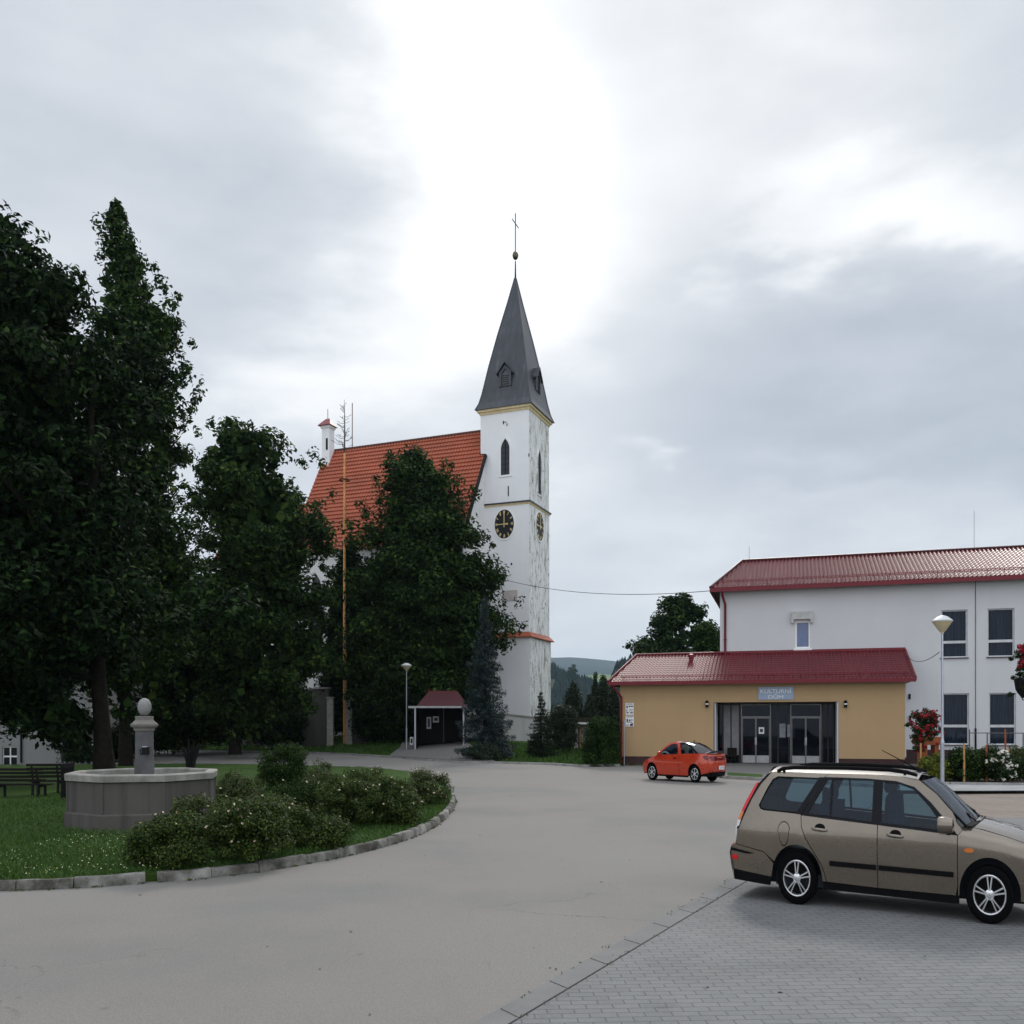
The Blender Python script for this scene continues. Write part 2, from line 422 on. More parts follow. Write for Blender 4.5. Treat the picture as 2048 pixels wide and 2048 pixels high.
def spiremat():
    m, nt, out = newmat('slate_tin'); v = coords(nt); vs = coords(nt, (3,3,.12)); n = noise(nt, vs, 1.0, 5); n2 = noise(nt, v, .8, 5)
    f = mth(nt,'ADD',mth(nt,'MULTIPLY',n,.6),mth(nt,'MULTIPLY',n2,.4))
    P(nt, out, ramp(nt, f, [(.3,(.026,.03,.038)),(.55,(.042,.047,.058)),(.78,(.10,.105,.12))]).outputs[0], .42, .25, .5, bump(nt, n2, .2, .05)); return m
SPIRE = spiremat()
CREAM = plain('cream_moulding', (.68,.55,.34), .7, var=.12)
def weathered():
    m, nt, out = newmat('peeling_render'); v = coords(nt, (2.4,2.4,.75)); vb = coords(nt, (1.2,1.2,.5))
    n = noise(nt, v, 1.0, 8, .72); b = noise(nt, vb, .8, 5); f = mth(nt, 'ADD', mth(nt,'MULTIPLY',n,.6), mth(nt,'MULTIPLY',b,.4))
    c = ramp(nt, f, [(.35,(.17,.16,.145)),(.42,(.36,.345,.32)),(.455,(.64,.635,.63)),(.53,(.76,.76,.77)),(.70,(.82,.82,.84))]).outputs[0]
    v2 = coords(nt); cr = nd(nt,'ShaderNodeTexVoronoi'); cr.feature='DISTANCE_TO_EDGE'; cr.inputs['Scale'].default_value=.9
    wv = nt.nodes.new('ShaderNodeVectorMath'); wv.operation='ADD'; nt.links.new(coords(nt,(1.6,1.6,.45)), wv.inputs[0])
    nz = nd(nt,'ShaderNodeTexNoise'); nz.inputs['Scale'].default_value=1.2; nt.links.new(v2, nz.inputs['Vector']); nt.links.new(nz.outputs['Color'], wv.inputs[1])
    nt.links.new(wv.outputs[0], cr.inputs['Vector'])
    cf = ramp(nt, cr.outputs['Distance'], [(.0,(1,1,1)),(.03,(0,0,0))]).outputs[0]
    c = mixc(nt, mth(nt,'MULTIPLY',cf,.75), c, (.10,.09,.085))
    P(nt, out, c, .9, 0, .2, bump(nt, f, .6, .06)); return m
PEEL = weathered()
BLACK = plain('black_metal', (.007,.007,.008), .6, .0, .15)
RUBBER = plain('tyre_rubber', (.004,.004,.0045), .85, 0, .05)
DARKIN = plain('dark_interior', (.012,.014,.020), .7, 0, .15)
GLASSDARK = glassmat('dark_glass', (.55,.6,.68), .2, .25)
CARGLASS = glassmat('car_glass', (.50,.68,.76), .27, .26, (.010,.020,.045))
FRAMEW = plain('white_frame', (.55,.56,.58), .5)
ALU = plain('aluminium_frame', (.16,.155,.155), .35, .7)
CHROME = plain('bright_alloy', (.75,.76,.78), .22, .95)
ZINC = plain('galvanised_steel', (.42,.44,.50), .35, .75, .5, .12, 6)
WOODDK = plain('dark_stained_wood', (.010,.008,.007), .75, 0, .12, var=.4, scale=4)
WOODOR = plain('varnished_larch', (.58,.29,.10), .5, var=.3, scale=2)
STAKE = plain('stake_wood', (.40,.23,.09), .7, var=.3)
RUST = plain('rust_red_timber', (.30,.085,.03), .7, var=.3)
BARK = plain('tree_bark', (.014,.012,.010), .95, 0, .08, var=.45, scale=5, bmp=.6, bs=12)
GREYBLUE = plain('blue_grey_panel', (.30,.38,.50), .4, var=.05)
WHITE = plain('white_paint', (.80,.80,.80), .5, var=.04)
GOLD = plain('gilt', (.80,.62,.30), .35, .5)
INK = plain('print_ink', (.04,.045,.06), .6)
CURT = None
def curtain():
    m, nt, out = newmat('net_curtain'); v = coords(nt, (1,1,.02)); n = noise(nt, v, 14, 4, .7)
    P(nt, out, ramp(nt, n, [(.35,(.22,.24,.28)),(.65,(.75,.78,.82))]).outputs[0], .9, 0, .1); return m
CURT = curtain()
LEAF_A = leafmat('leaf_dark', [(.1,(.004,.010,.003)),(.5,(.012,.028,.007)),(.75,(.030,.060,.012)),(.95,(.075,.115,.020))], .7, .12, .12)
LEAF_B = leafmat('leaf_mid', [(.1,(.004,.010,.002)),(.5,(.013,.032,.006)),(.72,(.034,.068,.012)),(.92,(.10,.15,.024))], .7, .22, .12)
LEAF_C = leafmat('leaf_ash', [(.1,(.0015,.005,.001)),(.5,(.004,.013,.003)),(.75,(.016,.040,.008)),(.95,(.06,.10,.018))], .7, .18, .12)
SPRUCE = leafmat('needle_blue', [(.1,(.008,.016,.016)),(.5,(.03,.052,.052)),(.8,(.07,.10,.105)),(1,(.13,.17,.18))], .6)
THUJA = leafmat('thuja_green', [(.1,(.006,.012,.006)),(.6,(.016,.030,.012)),(1,(.035,.055,.020))], .65)
ROSE_L = leafmat('rose_leaf', [(.1,(.008,.016,.004)),(.5,(.030,.055,.010)),(.78,(.075,.115,.018)),(.97,(.18,.18,.035))], .6, .25, .2)
HEDGE_L = leafmat('hedge_leaf', [(.1,(.014,.026,.006)),(.6,(.05,.075,.016)),(1,(.11,.12,.03))], .6, .15)
YEL_L = leafmat('gold_conifer', [(.1,(.03,.045,.006)),(.6,(.12,.15,.014)),(1,(.28,.27,.03))], .6, .2)
RED_F = leafmat('red_petal', [(.1,(.07,.002,.004)),(.6,(.26,.005,.012)),(1,(.50,.015,.035))], .5, .2)
WHITE_F = leafmat('white_petal', [(.1,(.6,.57,.5)),(1,(.85,.82,.78))], .6, .2)
PINK_F = leafmat('pink_petal', [(.1,(.45,.03,.12)),(1,(.75,.12,.28))], .6, .2)
PALE_F = leafmat('pale_rose_petal', [(.1,(.55,.36,.22)),(.5,(.62,.52,.38)),(1,(.8,.76,.66))], .6, .2)

def asphalt():
    m, nt, out = newmat('worn_asphalt'); v = coords(nt)
    big = noise(nt, v, .16, 5, .55); mid = noise(nt, v, .7, 7, .65); fine = noise(nt, v, 55, 3, .7); grit = noise(nt, v, 160, 2, .5)
    c = ramp(nt, big, [(.32,(.150,.149,.147)),(.50,(.196,.184,.170)),(.70,(.200,.194,.187))]).outputs[0]
    c = mixc(nt, mth(nt,'MULTIPLY',mid,.30), c, (.19,.185,.18))
    c = mixc(nt, .55, c, ramp(nt, fine, [(.30,(.60,.60,.60)),(.68,(1.30,1.30,1.28))]).outputs[0], 'MULTIPLY')
    # hairline cracks in a few areas only
    vo = nd(nt,'ShaderNodeTexVoronoi'); vo.feature='DISTANCE_TO_EDGE'; vo.inputs['Scale'].default_value=.22
    wv = nt.nodes.new('ShaderNodeVectorMath'); wv.operation='ADD'; nt.links.new(v, wv.inputs[0])
    nz = nd(nt,'ShaderNodeTexNoise'); nz.inputs['Scale'].default_value=.9; nz.inputs['Detail'].default_value=6; nt.links.new(v, nz.inputs['Vector'])
    sc = nt.nodes.new('ShaderNodeVectorMath'); sc.operation='SCALE'; sc.inputs['Scale'].default_value=1.8; nt.links.new(nz.outputs['Color'], sc.inputs[0]); nt.links.new(sc.outputs[0], wv.inputs[1])
    nt.links.new(wv.outputs[0], vo.inputs['Vector'])
    cr = ramp(nt, vo.outputs['Distance'], [(0,(1,1,1)),(.0028,(0,0,0))]).outputs[0]
    msk = ramp(nt, noise(nt, v, .12, 3), [(.48,(0,0,0)),(.60,(1,1,1))]).outputs[0]
    c = mixc(nt, mth(nt,'MULTIPLY', mth(nt,'MULTIPLY',cr,msk), .8), c, (.07,.068,.065))
    # dark spots: oil, old gum
    sp = nd(nt,'ShaderNodeTexVoronoi'); sp.inputs['Scale'].default_value=.9; nt.links.new(v, sp.inputs['Vector'])
    sf = ramp(nt, sp.outputs['Distance'], [(.015,(1,1,1)),(.05,(0,0,0))]).outputs[0]
    c = mixc(nt, mth(nt,'MULTIPLY',sf,.45), c, (.09,.085,.08))
    P(nt, out, c, .82, 0, .25, bump(nt, mth(nt,'ADD',fine,mth(nt,'MULTIPLY',grit,.6)), .35, .012)); return m
ASPHALT = asphalt()
def pavers(name, c1, c2, joint, bw, bh, rot, bmp=.5):
    m, nt, out = newmat(name); v = coords(nt, (1,1,1), (0,0,rot))
    b = nd(nt,'ShaderNodeTexBrick'); b.offset=.5; b.inputs['Scale'].default_value=1.0; b.inputs['Brick Width'].default_value=bw; b.inputs['Row Height'].default_value=bh
    b.inputs['Mortar Size'].default_value=.006; b.inputs['Mortar Smooth'].default_value=.3; b.inputs['Bias'].default_value=-.1
    b.inputs['Color1'].default_value=c4(c1); b.inputs['Color2'].default_value=c4(c2); b.inputs['Mortar'].default_value=c4(joint)
    nt.links.new(v, b.inputs['Vector']); v0 = coords(nt)
    n = noise(nt, v0, .5, 6); n2 = noise(nt, v0, 60, 3)
    b2 = nd(nt,'ShaderNodeTexBrick'); b2.offset=.5; b2.inputs['Scale'].default_value=1.0; b2.inputs['Brick Width'].default_value=bw; b2.inputs['Row Height'].default_value=bh; b2.inputs['Mortar Size'].default_value=0
    b2.inputs['Bias'].default_value=-.75; b2.inputs['Color1'].default_value=(1,1,1,1); b2.inputs['Color2'].default_value=(.62,.60,.57,1); b2.offset_frequency=2; nt.links.new(v, b2.inputs['Vector'])
    c = mixc(nt, .6, b.outputs['Color'], ramp(nt, n, [(.3,(.66,.66,.66)),(.5,(1,1,1)),(.7,(1.22,1.21,1.2))]).outputs[0], 'MULTIPLY')
    c = mixc(nt, .42, c, b2.outputs['Color'], 'MULTIPLY')
    stain = ramp(nt, noise(nt, v0, 1.7, 6, .7), [(.58,(0,0,0)),(.72,(1,1,1))]).outputs[0]; c = mixc(nt, mth(nt,'MULTIPLY',stain,.35), c, (.05,.047,.042))
    c = mixc(nt, .35, c, ramp(nt, n2, [(.3,(.6,.6,.6)),(.7,(1.3,1.3,1.3))]).outputs[0], 'MULTIPLY')
    h = mth(nt,'ADD', mth(nt,'MULTIPLY',b.outputs['Fac'],-1.0), mth(nt,'MULTIPLY',n2,.25))
    P(nt, out, c, .8, 0, .3, bump(nt, h, bmp, .012)); return m
PAVER = pavers('grey_pavers', (.155,.158,.161), (.178,.18,.181), (.10,.10,.098), .25, .125, R(-3), .8)
PAVER_P = pavers('reddish_pavers', (.185,.15,.125), (.215,.175,.15), (.11,.09,.078), .5, .2, R(74))
PAVER_S = pavers('grey_slabs', (.27,.28,.29), (.31,.315,.32), (.13,.13,.13), .6, .3, R(80))
def bandmat():
    m, nt, out = newmat('kerb_band_concrete'); v = coords(nt); n = noise(nt, v, 1.0, 6); n2 = noise(nt, v, 70, 3)
    c = mixc(nt, .4, ramp(nt, n, [(.3,(.15,.15,.15)),(.7,(.195,.193,.19))]).outputs[0], ramp(nt, n2, [(.3,(.6,.6,.6)),(.7,(1.3,1.3,1.3))]).outputs[0], 'MULTIPLY')
    P(nt, out, c, .85, 0, .25, bump(nt, n2, .3, .01)); return m
BAND = bandmat()
def grassmat(name, stops, sc=1.2):
    m, nt, out = newmat(name); v = coords(nt); a = noise(nt, v, .25, 5); b = noise(nt, v, sc*14, 5, .75)
    f = mth(nt,'ADD',mth(nt,'MULTIPLY',a,.5),mth(nt,'MULTIPLY',b,.5))
    P(nt, out, ramp(nt, f, stops).outputs[0], .9, 0, .15, bump(nt, b, .9, .08)); return m
GRASS = grassmat('lawn_ground', [(.3,(.016,.036,.007)),(.5,(.040,.085,.014)),(.7,(.075,.13,.024))])
BLADE = leafmat('grass_blade', [(.1,(.014,.038,.006)),(.5,(.038,.090,.014)),(.85,(.080,.15,.025)),(1,(.17,.18,.05))], .6, .2)
SOIL = plain('bed_soil', (.03,.022,.015), .95, var=.4, scale=6, bmp=.5)
PATHM = plain('gravel_path', (.17,.14,.115), .95, var=.2, scale=8)
SIDEWALK = plain('kerbside_asphalt', (.13,.125,.12), .9, var=.15, scale=8, bmp=.3, bs=60)
EDGE = plain('far_kerb_stone', (.30,.29,.28), .85, var=.3, scale=1.5)
FOREST = plain('far_forest', (.010,.024,.016), .9, var=.35, scale=.05)
FIELD = plain('far_field', (.10,.16,.05), .9, var=.1, scale=.05)

# ------------------------------------------------------------------ sky
def world():
    w = bpy.data.worlds.new('World'); scene.world = w; w.use_nodes = True
    nt = w.node_tree; nt.nodes.clear(); out = nt.nodes.new('ShaderNodeOutputWorld'); bg = nt.nodes.new('ShaderNodeBackground'); nt.links.new(bg.outputs[0], out.inputs[0])
    sky = nt.nodes.new('ShaderNodeTexSky'); sky.sky_type = 'NISHITA'; sky.sun_disc = False; sky.sun_elevation = SUN_EL; sky.sun_rotation = SUN_AZ
    tc = nt.nodes.new('ShaderNodeTexCoord'); D = tc.outputs['Generated']
    mp = nt.nodes.new('ShaderNodeMapping'); mp.inputs['Scale'].default_value = (1,1,2.0); nt.links.new(D, mp.inputs[0])
    n1 = nd(nt,'ShaderNodeTexNoise'); n1.inputs['Scale'].default_value = 2.2; n1.inputs['Detail'].default_value = 7; n1.inputs['Roughness'].default_value = .5; nt.links.new(mp.outputs[0], n1.inputs['Vector'])
    mp2 = nt.nodes.new('ShaderNodeMapping'); mp2.inputs['Scale'].default_value = (1,1,2.6); mp2.inputs['Location'].default_value = (4.3,1.2,.4); nt.links.new(D, mp2.inputs[0])
    n2 = nd(nt,'ShaderNodeTexNoise'); n2.inputs['Scale'].default_value = 5.5; n2.inputs['Detail'].default_value = 8; n2.inputs['Roughness'].default_value = .52; nt.links.new(mp2.outputs[0], n2.inputs['Vector'])
    # the cloud banks are pulled about by the same turbulence
    sub = nt.nodes.new('ShaderNodeVectorMath'); sub.operation = 'SUBTRACT'; nt.links.new(n1.outputs['Color'], sub.inputs[0]); sub.inputs[1].default_value = (.5,.5,.5)
    scl = nt.nodes.new('ShaderNodeVectorMath'); scl.operation = 'SCALE'; scl.inputs['Scale'].default_value = .30; nt.links.new(sub.outputs[0], scl.inputs[0])
    sub2 = nt.nodes.new('ShaderNodeVectorMath'); sub2.operation = 'SUBTRACT'; nt.links.new(n2.outputs['Color'], sub2.inputs[0]); sub2.inputs[1].default_value = (.5,.5,.5)
    scl2 = nt.nodes.new('ShaderNodeVectorMath'); scl2.operation = 'SCALE'; scl2.inputs['Scale'].default_value = .16; nt.links.new(sub2.outputs[0], scl2.inputs[0])
    ad0 = nt.nodes.new('ShaderNodeVectorMath'); ad0.operation = 'ADD'; nt.links.new(D, ad0.inputs[0]); nt.links.new(scl.outputs[0], ad0.inputs[1])
    ad = nt.nodes.new('ShaderNodeVectorMath'); ad.operation = 'ADD'; nt.links.new(ad0.outputs[0], ad.inputs[0]); nt.links.new(scl2.outputs[0], ad.inputs[1])
    no = nt.nodes.new('ShaderNodeVectorMath'); no.operation = 'NORMALIZE'; nt.links.new(ad.outputs[0], no.inputs[0])
    val = mth(nt,'ADD', mth(nt,'MULTIPLY', mth(nt,'SUBTRACT', n1.outputs['Fac'], .5), .22), BASE_SKY)
    val = mth(nt,'ADD', val, mth(nt,'MULTIPLY', mth(nt,'SUBTRACT', n2.outputs['Fac'], .5), .34))
    sw = nt.nodes.new('ShaderNodeSeparateXYZ'); nt.links.new(no.outputs[0], sw.inputs[0])
    az = mth(nt,'ARCTAN2', sw.outputs[0], sw.outputs[1]); el = mth(nt,'ARCSINE', sw.outputs[2])
    def ang(px, py):
        d = Vector(((px-1024)/F, 1, -(py-HZ)/F)).normalized(); return math.atan2(d.x, d.y), math.asin(d.z)
    for px, py, sx_, sy_, amp in BLOBS:                     # soft cloud masses: centre, spread, brightness
        a, e = ang(px, py)
        da = mth(nt,'MULTIPLY', mth(nt,'SUBTRACT', az, a), F/sx_); de = mth(nt,'MULTIPLY', mth(nt,'SUBTRACT', el, e), F/sy_)
        r2 = mth(nt,'ADD', mth(nt,'MULTIPLY', da, da), mth(nt,'MULTIPLY', de, de))
        val = mth(nt,'MULTIPLY_ADD', mth(nt,'EXPONENT', mth(nt,'MULTIPLY', r2, -1.0)), amp, val)
    for px0, px1, py0, py1, edge, amp in BANKS:             # cloud banks with a crisper top
        a0, e0 = ang(px0, py0); a1, e1 = ang(px1, py1)
        def step(x, lo, hi):
            m = nt.nodes.new('ShaderNodeMapRange'); m.interpolation_type = 'SMOOTHSTEP'; nt.links.new(x, m.inputs[0]); m.inputs[1].default_value = lo; m.inputs[2].default_value = hi; return m.outputs[0]
        f = mth(nt,'MULTIPLY', step(el, e0+edge/2, e0-edge/2), step(el, e1-.08, e1+.08)); f = mth(nt,'MULTIPLY', f, step(az, a0-.08, a0+.16)); f = mth(nt,'MULTIPLY', f, step(az, a1+.2, a1-.1))
        val = mth(nt,'MULTIPLY_ADD', f, amp, val)
    sep = nt.nodes.new('ShaderNodeSeparateXYZ'); nt.links.new(D, sep.inputs[0])
    zen = nt.nodes.new('ShaderNodeMapRange'); zen.interpolation_type = 'SMOOTHSTEP'; nt.links.new(sep.outputs[2], zen.inputs[0])
    zen.inputs[1].default_value = .64; zen.inputs[2].default_value = .92; zen.inputs[3].default_value = 0; zen.inputs[4].default_value = ZENITH
    bk = nt.nodes.new('ShaderNodeMapRange'); bk.interpolation_type = 'SMOOTHSTEP'; nt.links.new(sep.outputs[1], bk.inputs[0])
    bk.inputs[1].default_value = .1; bk.inputs[2].default_value = -.6; bk.inputs[3].default_value = 0; bk.inputs[4].default_value = BACK
    gain = mth(nt,'ADD', mth(nt,'ADD', zen.outputs[0], bk.outputs[0]), 1.0)
    col = ramp(nt, mth(nt,'MULTIPLY',val,.8), [(.30,(.40,.45,.52)),(.40,(.49,.54,.61)),(.48,(.58,.625,.69)),(.60,(.74,.775,.82)),(.70,(.89,.92,.95)),(.84,(1.08,1.09,1.10))]).outputs[0]
    vm = nt.nodes.new('ShaderNodeVectorMath'); vm.operation = 'SCALE'; nt.links.new(col, vm.inputs[0]); nt.links.new(gain, vm.inputs['Scale'])
    sk = nt.nodes.new('ShaderNodeVectorMath'); sk.operation = 'SCALE'; nt.links.new(sky.outputs[0], sk.inputs[0]); sk.inputs['Scale'].default_value = .1
    fin = mixc(nt, .94, sk.outputs[0], vm.outputs[0])
    nt.links.new(fin, bg.inputs[0]); bg.inputs[1].default_value = 1.0
    w.cycles.sampling_method = 'MANUAL'; w.cycles.sample_map_resolution = 1024
SUN_EL, SUN_AZ = R(40), R(14)
BASE_SKY, ZENITH, BACK = .715, .9, .70
BLOBS = [(960,40,210,330,.34),(1040,400,210,230,.34),(900,640,250,150,.24),(600,740,250,95,.26),(1370,400,180,120,.10),(1790,515,300,75,.24),(1500,60,200,200,.09),(1700,110,120,70,.10),(1920,390,220,80,.10),
         (1130,650,120,90,.10),(1306,948,34,22,.16),(1700,870,170,45,.06),(1690,990,130,30,.08),(1400,1180,900,130,.06),(430,560,200,200,-.03),(740,590,190,85,-.09),(800,190,130,160,-.03),(230,330,300,260,.0),(1150,1030,80,30,.08)]
BANKS = [(1330,2700,606,980,.035,-.155),(1120,1500,735,930,.09,-.05)]
world()
sl = bpy.data.lights.new('sun', 'SUN'); sl.energy = 1.5; sl.angle = R(12); sl.color = (1,.95,.88)
so = bpy.data.objects.new('sun', sl); COL.objects.link(so)
sd = Vector((math.sin(SUN_AZ)*math.cos(SUN_EL), math.cos(SUN_AZ)*math.cos(SUN_EL), math.sin(SUN_EL)))
so.rotation_euler = sd.to_track_quat('Z', 'Y').to_euler(); so.location = (0,0,60)

# ------------------------------------------------------------------ camera
cd = bpy.data.cameras.new('camera'); cd.sensor_fit = 'HORIZONTAL'; cd.sensor_width = 36; cd.lens = F/2048*36; cd.shift_y = (HZ-1024)/2048
cd.clip_start = .1; cd.clip_end = 20000
co = bpy.data.objects.new('camera', cd); COL.objects.link(co); co.location = (0,0,E); co.rotation_euler = (R(90),0,0); scene.camera = co
scene.view_settings.view_transform = 'Standard'; scene.view_settings.look = 'None'; scene.view_settings.exposure = 0; scene.view_settings.gamma = 1; scene.view_settings.use_curve_mapping = False

# ------------------------------------------------------------------ ground
edge_px = [(222,1506),(300,1503.5),(440,1503.5),(520,1504),(600,1506),(700,1510),(800,1517),(860,1522),(930,1526),(1023,1528),(1100,1530),(1160,1534),(1240,1532)]
FAR = [G2(*p) for p in edge_px]
FX = [p[0] for p in FAR]; FY = [p[1] for p in FAR]
def ss(t): t = min(1, max(0, t)); return t*t*(3-2*t)
def ground_z(x, y):
    ye = interp(x, FX, FY)
    A = interp(x, [-60,-38,-32,-16,-5,2,8,12], [0,0,2.6,2.3,1.3,.95,.25,0]); Wd = interp(x, [-30,-15,0], [16,18,22])
    return A*ss((y-ye-.3)/Wd)
xs = [-4000,-1500,-500,-200,-100]+[x*1.0 for x in range(-60,41)]+[60,120,300,800,2000,4000]
ys = [-60,-20,0,20,40,50]+[y*1.0 for y in range(52,112)]+[120,150,200,400,800,1600,4000]
mb = MB(); nx = len(xs)
mb.add([(x,y,ground_z(x,y)-(0 if y < 200 else .0)) for y in ys for x in xs], [(j*nx+i,j*nx+i+1,(j+1)*nx+i+1,(j+1)*nx+i) for j in range(len(ys)-1) for i in range(nx-1)])
struct('ground', mb, GRASS, 40)
# road: everything asphalt, in front of and round the island
road = FAR[:-1]+[(6.9,54.8),(7.3,59.5),(30,53),(30,10),(20,-14),(-30,-14),(-48,2),(-44,14),(-40,20),(-34,40),G2(130,1533)]
struct('road', MB().sheet(road, .004), ASPHALT)
# the island's outline on the road surface
isl_px = [(-330,1790),(-150,1787),(0,1783),(150,1778),(300,1767),(420,1758),(560,1739),(680,1717),(780,1693),(850,1668),(895,1638),(914,1608),(905,1582),(868,1558),(800,1544),(700,1538),(600,1535),(500,1533),(400,1532),(300,1532),(200,1533),(60,1535)]
ISL = [G2(*p) for p in isl_px]+[(-33,48),(-34,30)]
def smooth_poly(p, it=2):
    for _ in range(it):
        q = []
        for i in range(len(p)):
            a, b = p[i], p[(i+1)%len(p)]; q += [(lerp(a[0],b[0],.25),lerp(a[1],b[1],.25)),(lerp(a[0],b[0],.75),lerp(a[1],b[1],.75))]
        p = q
    return p
def offset(p, d):
    n = len(p); out = []
    for i in range(n):
        a, b, c = Vector(p[i-1]), Vector(p[i]), Vector(p[(i+1)%n]); t = (c-a).normalized(); out.append((b.x-t.y*d, b.y+t.x*d))
    return out
ISL = smooth_poly(ISL, 2)
KW, KH = .16, .17
ar = sum(ISL[i][0]*ISL[(i+1)%len(ISL)][1]-ISL[(i+1)%len(ISL)][0]*ISL[i][1] for i in range(len(ISL)))
sgn = 1 if ar > 0 else -1
INN = offset(ISL, KW*sgn)
def island_z(x, y): return .15
struct('island_lawn', MB().prism(INN, .0, .15), GRASS)
# kerb blocks of uneven granite along the outline, one gap where a block is missing
mb = MB(); rng = random.Random(3); acc = 0; L = []
kpts = [Vector(p) for p in ISL]
kpos = [0]
for i in range(len(kpts)): kpos.append(kpos[-1]+(kpts[(i+1)%len(kpts)]-kpts[i]).length)
def along(s):
    s %= kpos[-1]
    for i in range(len(kpts)):
        if kpos[i+1] >= s:
            a, b = kpts[i], kpts[(i+1)%len(kpts)]
            return a.lerp(b, (s-kpos[i])/max(1e-6, kpos[i+1]-kpos[i])), (b-a).normalized()
gap = Vector(G2(304,1767)); gs_ = min((k_*.02 for k_ in range(int(kpos[-1]/.02))), key=lambda q: (along(q)[0]-gap).length)
s = gs_+.085; end = gs_+kpos[-1]-.085
while s < end-.05:
    l = rng.uniform(.75,1.3)
    if end-(s+l) < .5: l = end-s
    a, t = along(s+.008); b, t2 = along(s+l-.008)
    dz = rng.uniform(-.018,.018); o = rng.uniform(-.015,.015); segs = []
    for q in range(5):
        f = q/4; p_, tt = along(s+.008+(l-.016)*f); nq = Vector((-tt.y,tt.x))*sgn; j = rng.uniform(-.008,.008)
        segs.append((p_, nq, j))
    vs = []
    for p_, nq, j in segs:
        for (d, z) in ((0,0),(.012,KH-.03+dz+j),(.035,KH+dz+j),(KW-.01,KH+dz+j),(KW+.02,KH-.05+dz)):
            q_ = p_+nq*(d+o+j*.5); vs.append((q_.x,q_.y,z))
    fs = [(q*5+i,q*5+i+1,(q+1)*5+i+1,(q+1)*5+i) for q in range(4) for i in range(4)]
    fs += [(0,1,2,3,4),(24,23,22,21,20)]
    mb.add(vs, fs)
    s += l
struct('kerb', mb, KERB, 40)
# flush concrete band and grey pavers on the right
b0, b1 = Vector(G2(1479,1750)), Vector(G2(986,2027)); dr = (b0-b1).normalized()
c0, c1 = Vector(G2(1505,1756)), Vector(G2(1025,2045)); 
far_b, far_c = b0+dr*21.0, c0+dr*21.0; near_b, near_c = b1-dr*9, c1-dr*9
mb = MB(); tot = (far_b-near_b).length; k = int(tot/1.0)
for i in range(k):
    f0, f1 = i/k+.0004, (i+1)/k-.0004; p = [near_b.lerp(far_b,f0), near_c.lerp(far_c,f0), near_c.lerp(far_c,f1), near_b.lerp(far_b,f1)]
    mb.prism([(q.x,q.y) for q in p], -.02, .014)
struct('kerb_band', mb, BAND)
nrm = Vector((dr.y,-dr.x)); g_ = nrm*.022
pn, pf = near_c+g_, far_c+g_
tmid = pn.lerp(pf, (25.0-pn.y)/(pf.y-pn.y))
struct('parking_pavement', MB().sheet([tuple(pn),(26,-14),(26,25.0),tuple(tmid)], .010), PAVER)
struct('red_pavement', MB().sheet([(tmid.x,25.0+.0),(40,25.0),(40,36),tuple(pf)], .009), PAVER_P)
struct('joint_line', MB().sheet([tuple(near_c),tuple(pn),tuple(pf),tuple(far_c)], .006), BLACK)
# raised pavement in front of the hall
pv = [G2(1446,1557),G2(1640,1568),G2(1885,1583.5),(40,34.2)]
pvb = [(40,60),(9.0,60),(9.5,52)]
struct('pavement', MB().prism(pv+pvb, .0, .13), SIDEWALK)
mb = MB()
for a, b in zip(pv[:-1], pv[1:]):
    a, b = Vector(a), Vector(b); d = (b-a).normalized(); k = max(1, int((b-a).length/1.0))
    for i in range(k):
        p, q = a.lerp(b, i/k)+d*.004, a.lerp(b, (i+1)/k)-d*.004; nq = Vector((d.y,-d.x))*.06
        mb.prism([tuple(p+nq),tuple(q+nq),tuple(q-nq*1.2),tuple(p-nq*1.2)], 0, .145)
struct('pavement_kerb', mb, EDGE)
struct('slab_path', MB().sheet([G2(1800,1581,.13),G2(1885,1582,.13),(40,34.5),(40,38.6),G2(1800,1567,.13)], .138), PAVER_S)
# far kerb along the church green, footway by the shelter, gravel path to the gate
mb = MB()
for a, b in zip(FAR[:-1], FAR[1:]):
    a, b = Vector(a), Vector(b); d = (b-a).normalized(); nq = Vector((-d.y,d.x)); k = max(1, int((b-a).length/1.2))
    for i in range(k):
        p, q = a.lerp(b, i/k)+d*.01, a.lerp(b, (i+1)/k)-d*.01
        mb.prism([tuple(p-nq*.02),tuple(q-nq*.02),tuple(q+nq*.2),tuple(p+nq*.2)], 0, .13)
struct('far_kerb', mb, EDGE)
fw = [G2(778,1515.2),G2(860,1521.8),G2(930,1525.8),G2(990,1527),G2(975,1521),G2(930,1508),(-3.9,77.5),(-9.5,77.5),G2(800,1509)]
struct('footway', MB().sheet(fw, lambda x, y: ground_z(x,y)+.16), SIDEWALK)
mb = MB(); pc = [(548,1499,30),(575,1489,34),(610,1478,34),(650,1466.5,24),(676,1462,18)]
def on_ground(px, py):
    Y = 60.0
    while Y < 130:
        x, y, z = AT(px, py, Y)
        if z <= ground_z(x, y): return (x, y, ground_z(x,y))
        Y += .05
    return (x, y, ground_z(x,y))
row = []
for px, py, w_ in pc:
    a, b = on_ground(px-w_, py), on_ground(px+w_, py); row.append((a,b))
for (a,b),(c,d) in zip(row[:-1], row[1:]):
    K = 8
    for i in range(K):
        f0, f1 = i/K, (i+1)/K
        q = [tuple(Vector(p).lerp(Vector(r_), f)) for p, r_, f in ((a,c,f0),(b,d,f0),(b,d,f1),(a,c,f1))]
        mb.add([(x,y,ground_z(x,y)+.03) for x,y,z in q], [(0,1,2,3)])
struct('path', mb, PATHM)
